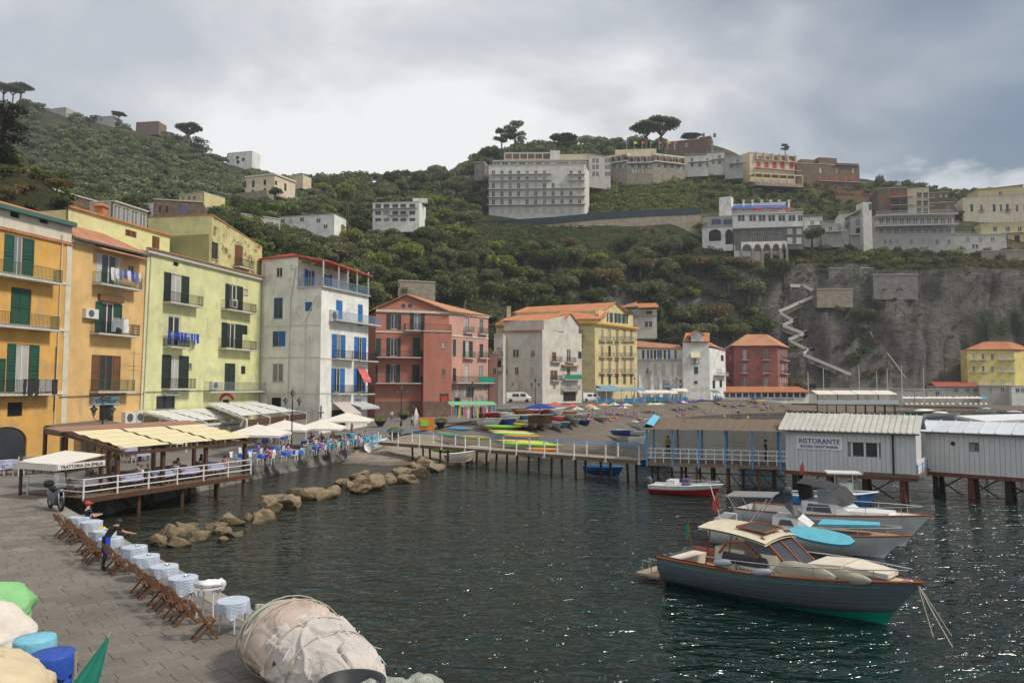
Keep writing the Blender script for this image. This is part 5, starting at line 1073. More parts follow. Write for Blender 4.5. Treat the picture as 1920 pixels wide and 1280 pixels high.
 for(xa,Da),(xb,Db)in zip(seg[:-1],seg[1:]):
  A,B=XY(xa,Da),XY(xb,Db);Dm=(Da+Db)/2;f=Face(r,A,B,zat(352,Dm),zat(316,Dm),MATS['masonry_tan'],name='base_wall');f.done()
  A1,B1=off(A,A,B,2),off(B,A,B,2);g=Face(r,A1,B1,zat(316,Dm),zat(306,Dm),W_('hotel'),name='lower_wall');n=max(2,int((xb-xa)/11))
  for k in range(n):x=xa+(xb-xa)*(k+.5)/n;g.win((x-3.2,308,x+3.2,315.5),'w',pane='glass',sill=False)
  g.done();MB().prism([off(A,A,B,-.6),off(B,A,B,-.6),off(B,A,B,8),off(A,A,B,8)],zat(306,Dm),zat(304.6,Dm)).build('terrace_slab',MATS['white_frame'],r,org=tuple(r.location));zf=zat(304.6,Dm)
  A3,B3=off(A,A,B,3.0),off(B,A,B,3.0);h=Face(r,A3,B3,zf,zat(293,Dm),W_('sand'),name='upper_wall')
  for k in range(n):x=xa+(xb-xa)*(k+.5)/n;h.win((x-4,295,x+4,303.5),'o',pane='glass',sill=False)
  h.done();MB().prism([off(A,A,B,.2),off(B,A,B,.2),off(B,A,B,9),off(A,A,B,9)],zat(293,Dm),zat(290,Dm)).build('upper_roof',W_('hotel'),r,org=tuple(r.location))
  rail_line(r,[(*off(A,A,B,-.5),zf),(*off(B,A,B,-.5),zf)],1.0,'red_paint' if xa>1150 else 'grey_rail',.8);rail_line(r,[(*A,zat(316,Dm)),(*B,zat(316,Dm))],1.0,'white_frame',.8)
  core(r,[off(A,A,B,3.4),off(B,A,B,3.4),off(B,A,B,9),off(A,A,B,9)],zat(345,Dm),zat(292,Dm),W_('hotel'),'back_wall')
  for k in range(n+1):
   p=(lerp(A[0],B[0],k/n),lerp(A[1],B[1],k/n));MB().box(p[0]-.15,p[1],zf,p[0]+.15,p[1]+.3,zat(293,Dm)).build('column',W_('sand'),r,org=tuple(r.location))
 A,B=XY(1180,312),XY(1230,311);fb=Face(r,A,B,0,1,W_('hotel'));
 for k,ch in enumerate('BRISTOL'):x=1185+k*6.1;fb.text(ch,x,x+3.6 if ch!='I' else x+1,318.2,324.4,'sign_white',.12)
 P,Q=XY(1157,322),XY(1236,320);MB().prism([P,Q,off(Q,P,Q,6),off(P,P,Q,6)],zat(293,320),zat(278.5,320)).build('roof_storey',W_('pale_yellow')if False else W_('sand'),r,org=tuple(r.location))
 fcol=[((.03,.06,.35),'blue white flag'),((.6,.6,.1),'yellow blue flag'),((.6,.05,.05),'red flag with white emblem'),((.05,.3,.1),'green white red flag'),((.5,.1,.15),'striped flag'),((.55,.35,.05),'black and gold flag'),((.55,.08,.08),'red and white flag')]
 for k,(c,w)in enumerate(fcol):
  x=(1175,1189,1204,1220,1236,1252,1265)[k];b=at(x,279,321);t=thing('flag_pole',w+' on a pole above the curved hotel','flag',b);MB().tube([(0,0,-.5),(0,0,3.4)],.06,5).build('pole',MATS['white_frame'],t);m=mat('flag_%d'%k,c,.9,.1,2)
  MB().loft([[(.05,0,3.3),(.7,.12,3.2),(1.35,-.08,3.1)],[(.05,0,2.3),(.7,.12,2.2),(1.35,-.08,2.1)]]).build('cloth',m,t)
 r,f=blk('ridge_house','dark stone house with gabled roof on the ridge top','house',1252,345,1320,340,264,292,'masonry_brown',12);f.win((1285,268,1290,276),'w');f.win((1262,272,1267,280),'w');f.done();r,f=blk('ridge_tower','dark square end tower of the stone house on the ridge','house',1318,340,1341,338,257,290,'masonry_brown',8);f.win((1329,262,1335,272),'w');f.done()
 for px in(1319,1340):MB().box(-.5,-.5,0,.5,.5,1.6).build('chimney',MATS['masonry_brown'],r,loc=at(px,257,340)-Vector(r.location))
 for k,(x0,x1,y0,y1,D,wl,lb)in enumerate(((1290,1335,293,318,318,'hotel','white hotel annex with stepped terraces right of the curved hotel'),(1332,1366,288,316,322,'hotel','cream stepped block in the middle of the white terraces'),(1366,1400,296,322,318,'concrete','grey terrace block left of the red balconied hotel'))):
  r,f=blk('terrace_block',lb,'hotel',x0,D,x1,D-2,y0,y1,wl,9);n=3
  for i in range(n):x=x0+(x1-x0)*(i+.5)/n;f.win((x-3,y0+3,x+3,y0+10),'w');f.win((x-3,y0+13,x+3,y0+20),'w')
  f.balcony(x0+1,x1-1,y0+11,'white_frame',1.5,.9,step=.8);f.done();rail_line(r,[(*off(XY(x0,D),XY(x0,D),XY(x1,D-2),.2),zat(y0,D)),(*off(XY(x1,D-2),XY(x0,D),XY(x1,D-2),.2),zat(y0,D-1))],1.0,'white_frame',.8)
 r,f=blk('red_balcony_hotel','sand coloured hotel with bright red balconies and a columned terrace','hotel',1414,325,1499,331,290,348,'sand',12)
 for x in(1422,1437,1452,1467,1484):f.win((x-4,304,x+4,317),'c','red_paint');f.win((x-5,292.5,x+5,301),'o',pane='brownstone' if False else 'wood_frame')
 f.balcony(1414,1499,318,'red_paint',1.2,1.0,step=.35);f.balcony(1414,1497,302,'red_paint',.8,.8,step=.5);f.done();fs=Face(r,XY(1395,329),XY(1414,325),zat(348,327)-3,zat(288,327),W_('sand'));fs.done()
 for x in(1418,1432,1447,1461,1475,1490):u,z=f.uv(x,296);f.box('fin','wall_sand',u-.25,u+.25,zat(303,328),zat(288,328),1.0)
 b0,b1=XY(1424,318),XY(1515,322);z=zat(343,320);MB().prism([b0,b1,off(b1,b0,b1,5),off(b0,b0,b1,5)],z-1.5,z).build('terrace',MATS['masonry_tan'],r,org=tuple(r.location));MB().prism([off(b0,b0,b1,.4),off(b1,b0,b1,.4),off(b1,b0,b1,5),off(b0,b0,b1,5)],z+3.6,z+4.1).build('terrace_roof',W_('sand'),r,org=tuple(r.location));rail_line(r,[(*b0,z),(*b1,z)],1.1,'red_paint',.35)
 for k in range(7):p=(lerp(b0[0],b1[0],k/6),lerp(b0[1],b1[1],k/6)+.6);MB().box(p[0]-.2,p[1]-.2,z,p[0]+.2,p[1]+.2,z+3.6).build('column',W_('sand'),r,org=tuple(r.location))
 r,f=blk('brown_hotel','dark brown brick hotel with red shutters and stepped parapet','hotel',1503,333,1623,338,309,352,'masonry_brown',13)
 for x in(1525,1538.5,1551.5,1569,1585,1599.5,1613):f.win((x-2.2,315,x+2.2,324),'w')
 for x in(1538.5,1551,1568.5,1586,1600,1614):f.win((x-2.6,330,x+2.6,340.5),'c','red_paint')
 f.balcony(1530,1622,341,'iron',.9,.9,step=.5);f.done()
 for x0,x1,yt in((1512,1545,299),(1546,1580,295.5),(1580,1622,306)):P,Q=XY(x0,335.5),XY(x1,337);MB().prism([P,Q,off(Q,P,Q,7),off(P,P,Q,7)],zat(310,336),zat(yt,336)).build('roof_storey',MATS['masonry_brown'],r,org=tuple(r.location))
 b0,b1=XY(1520,326),XY(1645,330);z=zat(357,328);MB().prism([b0,b1,off(b1,b0,b1,8),off(b0,b0,b1,8)],z-5,z).build('terrace',MATS['masonry_brown'],r,org=tuple(r.location));rail_line(r,[(*b0,z),(*b1,z)],1.2,'red_paint',.35);b0,b1=XY(1577,316),XY(1640,318);z=zat(367.5,317);MB().prism([b0,b1,off(b1,b0,b1,6),off(b0,b0,b1,6)],z-4,z).build('lower_terrace',MATS['masonry_brown'],r,org=tuple(r.location));rail_line(r,[(*b0,z),(*b1,z)],1.2,'red_paint',.35)
 r,f=blk('brown_loggia_house','brown brick house with deep loggias beside the cream loggia block','house',1656,300,1713,298,353,406,'masonry_brown',12)
 for x in(1679,1697):f.win((x-8,374.5,x+8,384),'o');f.win((x-8,390,x+8,400),'o');f.win((x-4,360,x+4,367),'c','red_paint')
 for y in(384.5,400.5,369):f.balcony(1668,1712,y,'red_paint' if y<370 else 'grey_rail',1.0,1.0,step=.6)
 f.win((1660,378,1664,386),'c','red_paint');f.done();r,f=blk('cream_loggia_house','cream apartment block with three rows of square loggias','house',1713,298,1754,296,353,406,'sand',12)
 for y in(367,382,397):
  for x in(1723.5,1735.5,1747):f.win((x-4.6,y-6,x+4.6,y+4),'o',pane='wall_cream' if False else 'glass');f.balcony(x-5,x+5,y+4.4,'white_frame',.5,.9,step=.5)
 f.done();r,f=blk('brown_flat_house','small dark brown flat roofed house right of the cream loggias','house',1756,302,1802,300,380,410,'masonry_brown',10);[f.win((x-3.4,386,x+3.4,396),'w')for x in(1778,1793)];f.done();r,f=blk('upper_brown_house','brown flat house half hidden on the slope above the loggia block','house',1754,330,1792,328,361,376,'masonry_brown',10);[f.win((x-2,365,x+2,370),'w')for x in(1764,1774,1784)];f.done()
 r,f=blk('upper_yellow_house','pale yellow house with green shutters at the top right','house',1818,298,1935,292,368,424,'villa',12)
 for i,x in enumerate((1822,1840.5,1864,1877,1889,1907,1922)):f.win((x-2.6,383,x+2.6,397),'c' if i%2==0 else 'w','green_shutter')
 for x in(1840,1889):f.balcony(x-5,x+5,397.5,'iron',.8,.9)
 f.done();r,f=blk('top_yellow_house','ochre yellow house with sloping roof behind the pale one','house',1846,318,1935,314,352,384,'palazzo',12);[f.win((x-3,359,x+3,366),'w')for x in(1876,1904)];f.done();P,Q=XY(1846,318),XY(1935,314);MB().slab([(*off(P,P,Q,-.5),zat(356,318)),(*off(Q,P,Q,-.5),zat(346,314)),(*off(Q,P,Q,10),zat(344,314)),(*off(P,P,Q,10),zat(352,318))],.3).build('sloping_roof',MATS['old_tiles'],r,org=tuple(r.location))
 r,f=blk('terrace_villa','yellow villa with white pergola terraces at the right edge','house',1850,282,1940,278,418,456,'palazzo',12);[f.win((x-4,425,x+4,434),'w')for x in(1866,1890,1912)];[f.win((x-5,441,x+5,453),'o',pane='dark_room')for x in(1884,1907)];f.balcony(1850,1938,437,'white_frame',1.2,.9,step=.7);f.done();A,B=XY(1850,280),XY(1920,278);z=zat(404,280)
 pg=MB();[pg.bar((lerp(A[0],B[0],k/8),lerp(A[1],B[1],k/8),z-3),(lerp(A[0],B[0],k/8),lerp(A[1],B[1],k/8),z),.15)for k in range(9)];pg.bar((*A,z),(*B,z),.2);pg.bar((*A,z-1),(*B,z-1),.12);pg.build('pergola',MATS['white_frame'],r,org=tuple(r.location))
 r,f=blk('arched_hotel','grey stone hotel with white arches, white glazed top floor and red parasols','hotel',1381,262,1512,258,424,466,'masonry_grey',14,sink=0.5)
 for y0,y1 in((424,436),(441,454)):
  for x in(1395,1413,1429.5,1446,1462.5):f.win((x-4,y0+1,x+4,y1),'w',frame='white_frame',pane='glass')
  for x in(1481,1498):f.win((x-5,y0+4,x+5,y1+3),'o',pane='wall_white');f.balcony(x-7,x+7,y1+3.3,'grey_rail',.5,.9,step=.5)
 f.done();A,B=XY(1380,260.5),XY(1513,256.5);t=Face(r,A,B,zat(426,258.5),zat(400,258.5),W_('white'),name='top_wall')
 for x in(1390,1411,1429,1447,1466,1485,1503):t.win((x-7,403,x+7,415),'w',pane='glass',sill=False)
 t.done();core(r,[off(A,A,B,.3),off(B,A,B,.3),off(B,A,B,13),off(A,A,B,13)],zat(426,258),zat(401,258),W_('white'),'top_side_wall');MB().prism([off(A,A,B,-.5),off(B,A,B,-.5),off(B,A,B,13),off(A,A,B,13)],zat(401,258),zat(399,258)).build('terrace',MATS['white_frame'],r,org=tuple(r.location));zt=zat(399,258);rail_line(r,[(*off(A,A,B,-.3),zt),(*off(B,A,B,-.3),zt)],1.0,'white_frame',.6)
 P,Q=XY(1378,268),XY(1484,264);z=zat(388,266);MB().slab([(*P,z),(*Q,z-.6),(*off(Q,P,Q,4),z+1.2),(*off(P,P,Q,4),z+2)],.2).build('terrace_canopy',MATS['parasol_blue'],r,org=tuple(r.location));MB().prism([off(P,P,Q,4),off(Q,P,Q,4),off(Q,P,Q,4.5),off(P,P,Q,4.5)],zt,z+2.4).build('terrace_back_wall',W_('white'),r,org=tuple(r.location))
 for x in(1394,1411,1428,1445,1461,1479):p=at(x,385,270);MB().box(p.x-.3,p.y-.3,p.z-2,p.x+.3,p.y+.3,p.z+1.6).box(p.x-.5,p.y-.5,p.z+1.6,p.x+.5,p.y+.5,p.z+1.9).build('pillar',W_('white'),r,org=tuple(r.location))
 for k,x in enumerate((1421,1457,1480)):
  p=at(x,394,262);t_=thing('parasol',('left','middle','right')[k]+' of three red parasols on the roof terrace of the grey arched hotel','parasol',(p.x,p.y,zt+.02));MB().lathe([(2.2,2.2),(1.1,2.6),(.05,2.9)],8).build('canopy',MATS['red_paint'],t_);MB().tube([(0,0,0),(0,0,2.8)],.05,5).build('pole',MATS['white_frame'],t_)
 P,Q=XY(1354,270),XY(1377,268);tw=Face(r,P,Q,zat(420,269),zat(369,269),W_('white'),name='tower_wall');tw.win((1363,378,1366,383),'w');tw.done();core(r,[off(P,P,Q,.3),off(Q,P,Q,.3),off(Q,P,Q,4),off(P,P,Q,4)],zat(420,269),zat(369,269),W_('white'),'tower_side')
 A,B=XY(1384,259),XY(1478,257);z1=zat(459,258);z0=zat(500,258);xs=[1390,1412,1429.5,1447,1464,1476]
 MB().prism([off(A,A,B,3),off(B,A,B,3),off(B,A,B,3.6),off(A,A,B,3.6)],z0-4,z1+.6).build('arcade_back',W_('white'),r,org=tuple(r.location));L=math.hypot(B[0]-A[0],B[1]-A[1]);b=MB();aw=MB()
 fa=Face(r,A,B,z0,z1,W_('white'))
 us=[fa.uv(x,480)[0]for x in xs];ztop=zat(455,258);zsp=zat(466,258)
 for u in us:fa.box('pier','masonry_tan',u-.45,u+.45,z0-4,zsp,.0,.9)
 for ua,ub in zip(us[:-1],us[1:]):
  n=10;ring=[((ua+ub)/2-math.cos(math.pi*i/n)*((ub-ua)/2-.4),zsp+math.sin(math.pi*i/n)*(ztop-zsp)*.8)for i in range(n+1)];m=MB()
  for i in range(n):m.quad((ring[i][0],0,ring[i][1]),(ring[i+1][0],0,ring[i+1][1]),(ring[i+1][0],0,ztop+.4),(ring[i][0],0,ztop+.4));m.quad((ring[i][0],0,ring[i][1]),(ring[i][0],.8,ring[i][1]),(ring[i+1][0],.8,ring[i+1][1]),(ring[i+1][0],0,ring[i+1][1]))
  m.quad((ua,0,zsp),(ua+.4,0,zsp),(ua+.4,0,ztop+.4),(ua,0,ztop+.4));m.quad((ub-.4,0,zsp),(ub,0,zsp),(ub,0,ztop+.4),(ub-.4,0,ztop+.4));m.build('arch',W_('white'),r,loc=fa.pos(0,0,0),rot=(0,0,fa.rz))
 A,B=XY(1321,266),XY(1379,263);lw=Face(r,A,B,zat(427,264),zat(405,264),W_('grey_plaster'),name='wing_wall');[lw.win((x-9,411,x+9,421),'w',frame='blue_shutter',pane='glass',sill=False)for x in(1343,1365)];lw.done();core(r,[off(A,A,B,.3),off(B,A,B,.3),off(B,A,B,8),off(A,A,B,8)],zat(427,264),zat(405,264),W_('grey_plaster'),'wing_side_wall');rail_line(r,[(*A,zat(405,264)),(*B,zat(405,264))],1.0,'white_frame',.8)
 lo=Face(r,A,B,zat(455,264)-3,zat(427,264),W_('white'),name='wing_base');lo.win((1329,438,1352,452),'o',pane='dark_room');lo.win((1360,438,1377,458),'o',pane='dark_room');lo.done()
 for x0,x1 in((1329,1352),(1360,1377)):
  u0,u1,v0,v1=lo.rect(x0,430,x1,438);MB().quad(*[((u0+u1)/2-math.cos(math.pi*i/12)*(u1-u0)/2,-.01,v0+math.sin(math.pi*i/12)*(v1-v0))for i in range(13)]).build('arch',MATS['dark_room'],r,loc=lo.pos(0,0,0),rot=(0,0,lo.rz))
 for k,(x0,x1,y0,y1,D,wl,lb)in enumerate(((1514,1550,408,448,270,'hotel','white terraced house right of the arched hotel'),(1548,1585,420,448,266,'concrete','grey scaffolded terrace house left of the long hotel'),(1582,1606,402,455,268,'hotel','narrow pale house against the stair tower of the long hotel'))):
  r,f=blk('terrace_house',lb,'house',x0,D,x1,D-1,y0,y1,wl,9);n=2
  for i in range(n):x=x0+(x1-x0)*(i+.5)/n;f.win((x-4,y0+5,x+4,y0+13),'w');f.win((x-4,y0+19,x+4,y0+27),'w')if y1-y0>30 else None
  f.balcony(x0+1,x1-1,y0+15,'white_frame',1.6,.9,step=.7);f.done();rail_line(r,[(*XY(x0,D),zat(y0,D)),(*XY(x1,D-1),zat(y0,D))],1.0,'white_frame',.8)
 r,f=blk('long_hotel','long concrete terrace hotel with white railings above the cliff','hotel',1602,266,1800,262,440,468,'concrete',16)
 for x in(1613,1626,1660,1670,1682,1709,1731,1757,1779):f.win((x-2.6,449,x+2.6,457),'w')
 f.done();rail_line(r,[(*off(XY(1646,265),XY(1602,266),XY(1800,262),.2),zat(440,264)),(*XY(1800,262),zat(440,262))],1.1,'white_frame',.6)
 for(x0,x1,y0,y1,dd,nw)in((1646,1800,427,440,3,11),(1646,1800,407,421,5,12)):
  A,B=XY(x0,264+dd),XY(x1,261+dd);g=Face(r,A,B,zat(y1+2,263+dd),zat(y0,263+dd),W_('concrete'),name='terrace_wall')
  for k in range(nw):x=x0+(x1-x0)*(k+.5)/nw;g.win((x-4.4,y0+2,x+4.4,y1-1),'w',pane='glass',sill=False)
  g.done();MB().prism([off(A,A,B,-3.5),off(B,A,B,-3.5),off(B,A,B,8),off(A,A,B,8)],zat(y0,263+dd),zat(y0-1.8,263+dd)).build('terrace_slab',MATS['stone_sill'],r,org=tuple(r.location));rail_line(r,[(*off(A,A,B,-3.3),zat(y0-1.8,263+dd)),(*off(B,A,B,-3.3),zat(y0-1.8,263+dd))],1.2,'white_frame',.5);core(r,[off(A,A,B,.3),off(B,A,B,.3),off(B,A,B,8),off(A,A,B,8)],zat(y1+4,263+dd),zat(y0,263+dd),W_('concrete'),'terrace_side_wall')
 P,Q=XY(1627,262),XY(1644,262);tw=Face(r,P,Q,zat(468,262)-2,zat(379,262),W_('hotel'),name='stair_tower');tw.win((1637,383,1641,394),'w');tw.win((1629,382,1634,394),'c','green_shutter');tw.done();core(r,[off(P,P,Q,.3),off(Q,P,Q,.3),off(Q,P,Q,5),off(P,P,Q,5)],zat(468,262)-2,zat(379,262),W_('hotel'),'stair_tower_side');P,Q=XY(1600,264),XY(1628,263);MB().slab([(*P,zat(402,264)),(*Q,zat(388,263)),(*off(Q,P,Q,5),zat(388,263)),(*off(P,P,Q,5),zat(402,264))],.5).build('sloping_roof',MATS['stone_sill'],r,org=tuple(r.location))
 lg=Face(r,XY(1602,265),XY(1628,264),zat(440,264),zat(405,264),W_('concrete'),name='loggia_wall');lg.win((1605,411,1625,423),'o',pane='glass_lit');lg.win((1605,427,1625,437),'o',pane='dark_room');lg.done()
 r,f=blk('right_terrace_hotel','low grey terrace wing at the right end above the cliff','hotel',1800,262,1898,262,440,470,'concrete',10);[f.win((x-3.4,445,x+3.4,452),'w')for x in(1814,1838,1861,1882,1894)];f.win((1822,458,1835,465),'w');f.done();rail_line(r,[(*XY(1800,262),zat(440,262)),(*XY(1898,262),zat(440,262))],1.1,'white_frame',.7)
 r,f=blk('right_stone_wall','pale masonry retaining wall at the right end of the cliff top','wall',1850,258,1940,256,470,492,'masonry_tan',3);f.done()
 r,f=blk('cliff_wall','grey stone retaining wall with railing near the cliff edge','wall',1643,250,1727,250,515,545,'masonry_grey',4);f.done();rail_line(r,[(*XY(1643,250),zat(515,250)),(*XY(1727,250),zat(515,250))],1.6,'grey_rail',.8)
 r,f=blk('stair_terrace_wall','tan stone terrace wall with parasols beside the white stairs','wall',1536,250,1604,250,542,560,'masonry_tan',4);f.done();rail_line(r,[(*XY(1536,250),zat(542,250)),(*XY(1604,250),zat(542,250))],1.0,'grey_rail',.6);r,f=blk('cliff_path_wall','low grey railing wall on the slope above the cliff terrace','wall',1560,254.5,1645,254,503,509,'masonry_grey',2);f.done();rail_line(r,[(*XY(1560,254.5),zat(503,254)),(*XY(1645,254),zat(503,254))],1.4,'grey_rail',.8)
 r=house('road_wall','curving stone retaining wall of the hotel road topped by dark netting','wall',(*XY(905,268),zat(440,268)));pts=[(900,268,420),(960,266,417),(1040,266,412),(1120,268,404),(1200,270,399),(1320,274,394)]
 for(xa,Da,ya),(xb,Db,yb)in zip(pts[:-1],pts[1:]):
  A,B=XY(xa,Da),XY(xb,Db);za,zb=zat(ya,Da),zat(yb,Db);w=Face(r,A,B,zat(450,Da),za,MATS['masonry_tan'],z1b=zb);w.done();MB().quad((*off(A,A,B,-.1),za-1.6),(*off(B,A,B,-.1),zb-1.6),(*off(B,A,B,-.1),zb+1.0),(*off(A,A,B,-.1),za+1.0)).build('netting',MATS['net_dark'],r,org=tuple(r.location));MB().slab([(*A,za-.2),(*B,zb-.2),(*off(B,A,B,22),zb-.2),(*off(A,A,B,22),za-.2)],.5).build('road',MATS['grey_asphalt']if 'grey_asphalt' in MATS else mat('grey_asphalt',(.09,.088,.085),.9,.2,1),r,org=tuple(r.location))
 A,C,B=XY(451,262),XY(507,258),XY(547,268);r=house('old_villa','old cream villa with dark shutters on the saddle','villa',(*C,zat(362,258)));f=Face(r,A,C,zat(366,260),zat(328,260),W_('villa'));[f.win((x-2.4,y0,x+2.4,y1),'c','dark_shutter')for x,y0,y1 in((459.5,340,353),(475,338,351),(496.5,337,347),(496.5,353,361),(458,357,362),(474,356,362))];f.done();f.band(zat(331,260),zat(328,260),'cream_trim',.4,'cornice');g=Face(r,C,B,zat(366,260),zat(328,260),W_('villa'));[g.win((x-2,y0,x+2,y1),'c','dark_shutter')for x,y0,y1 in((517.5,339,347),(535,344,358),(517.5,353,361))];g.done();g.band(zat(331,260),zat(328,260),'cream_trim',.4,'cornice')
 core(r,[off(A,A,C,.3),(C[0],C[1]+.4),off(B,C,B,.3),off(A,A,C,14)],zat(368,260),zat(328,260),W_('villa'),'side_wall');MB().prism([(A[0]-2,A[1]-4),(C[0]-1,C[1]-5),(C[0],C[1]-.2),(A[0],A[1]-.2)],zat(374,256),zat(360,256)).build('garden_terrace',MATS['masonry_tan'],r,org=tuple(r.location))
 r,f=blk('low_white_house','long low white house on the middle slope','house',518,216,621,212,405,428,'white',8);[f.win((x-4,y,x+4,y+7),'w')for x,y in((530,411),(566,408),(597,410),(610,421),(545,411))];f.done()
 r,f=blk('balcony_hotel','small white hotel with three rows of brown balconied rooms','hotel',695,238,783,236,380,418,'white',9);
 for y0,y1 in((382.5,390.5),(395.5,403),(409,415)):
  for x in(709,724.5,741,756,773):f.win((x-5.5,y0,x+5.5,y1),'w',frame='brown_shutter',sill=False)
 f.balcony(698,782,391,'iron',.9,.9,step=.5);f.balcony(728,766,403.5,'iron',.7,.9,step=.5);f.done();[MB().box(0,0,0,2.2,1.6,1.5).build('water_tank',MATS['white_frame'],r,loc=at(x,380,240)-Vector(r.location))for x in(774,788)]
 r,f=blk('skyline_arched_villa','white villa with open arches on the left skyline','villa',416,408,463,404,286,308,'white',8);[f.win((x-2.6,y,x+2.6,y+6),'o')for x,y in((425,290),(445,293),(456,296),(427,299),(446,301))];f.done()
 r,f=blk('flat_ridge_villa','long flat roofed villa on the far left hilltop','villa',66,425,104,421,204,224,'concrete',8);[f.win((x-4,212,x+4,217),'w')for x in(74,86,97)];f.done();r,f=blk('grey_ridge_house','grey house with railing between trees on the left skyline','house',162,424,196,422,219,232,'concrete',8);[f.win((x-3,222,x+3,227),'w')for x in(170,180,189)];f.done();r,f=blk('red_ridge_house','flat brick red house on the left skyline','house',240,432,283,430,229,244,'brownstone',8);[f.win((x-3,229,x+3,234),'w')for x in(250,270)];f.done()
 r,f=blk('brown_valley_house','brown stone house with six windows behind the lime house','house',278,175,372,178,377,408,'masonry_brown',9);[f.win((x-2.4,386,x+2.4,398),'c','blue_shutter' if x>330 else 'dark_shutter')for x in(287,300,313,337,348)];f.done();r,f=blk('yellow_valley_house','small yellow house on the slope above the brown stone house','house',326,212,372,208,364,382,'palazzo',8);[f.win((x-3,368,x+3,374),'w')for x in(343,354,364)];f.done();r,f=blk('white_valley_house','white roofed greenhouse by the brown stone house','house',238,190,278,188,383,400,'white',6);[f.win((x-4,386,x+4,393),'w')for x in(248,262)];f.done()
 r,f=blk('saddle_cottage','low ochre cottage right of the old villa','house',536,290,560,288,329,340,'sand',6);f.win((545,332,549,336),'w');f.done();r,f=blk('pump_house','small stone tower at the left of the tall hotel','house',888,300,907,299,304,325,'masonry_grey',5);f.win((895,310,900,316),'w');f.done()
 r,f=blk('slope_ruin','old stone terrace wall on the bank above the pink house','wall',745,180,815,183,528,541,'masonry_tan',2,sink=6);f.done();r,f=blk('garden_wall','ruined brown stone wall on the bank behind the ochre house','wall',78,104,175,112,368,405,'masonry_brown',2);f.done();r,f=blk('valley_wall','pale balustraded road wall behind the stained attic','wall',408,196,520,206,404,416,'concrete',2);f.done()
 p=at(649,410,236);t=thing('utility_pole','tall wooden utility pole beside the yellow green tree','pole',p);MB().tube([(0,0,-1),(0,0,6.8)],[.16,.1],6).bar((-.8,0,6.3),(.8,0,6.3),.12).build('shaft',MATS['bark'],t)
 s=thing('cliff_stairway','white parapeted zigzag stairway climbing the slope beside the red house','stairway',(*XY(1500,250),8));zz=[(1479,536),(1505,537),(1532,551),(1543,550),(1532,552),(1457,585),(1484,601),(1493,597),(1484,602),(1464,610),(1504,625),(1511,622),(1504,626),(1475,637),(1513,656),(1524,655),(1513,657),(1502,664),(1560,688),(1620,714)]
 prev=None;P=[]
 for x,y in zz:h=terr_hit(x,y,236);P.append(h+Vector((0,-1.2,0)))
 for a,b in zip(P[:-1],P[1:]):
  d=b-a
  if d.length<.3:continue
  n=Vector((-d.y,d.x,0)).normalized()*.0;pa=MB();pa.slab([a+Vector((0,-.25,.5)),b+Vector((0,-.25,.5)),b+Vector((0,.25,.5)),a+Vector((0,.25,.5))],1.1);pa.build('parapet',MATS['stair_white'],s,org=tuple(s.location));st=MB();k=max(2,int(d.length/.9))
  for i in range(k):
   p=a.lerp(b,i/k);q=a.lerp(b,(i+1)/k);st.slab([Vector((p.x,p.y+.3,p.z)),Vector((q.x,q.y+.3,p.z)),Vector((q.x,q.y+2.4,p.z)),Vector((p.x,p.y+2.4,p.z))],2.2)
  st.build('steps',MATS['masonry_tan'],s,org=tuple(s.location))
 hp=[terr_hit(x,y,236)+Vector((0,-.5,.1))for x,y in((1630,622),(1640,640),(1662,662),(1680,685),(1700,714))];o=MB().tube(hp,.16,5).build('drain_hose',MATS['white_frame']);setp(o,'long white drain hose running down the rock face','hose')
hill_town()
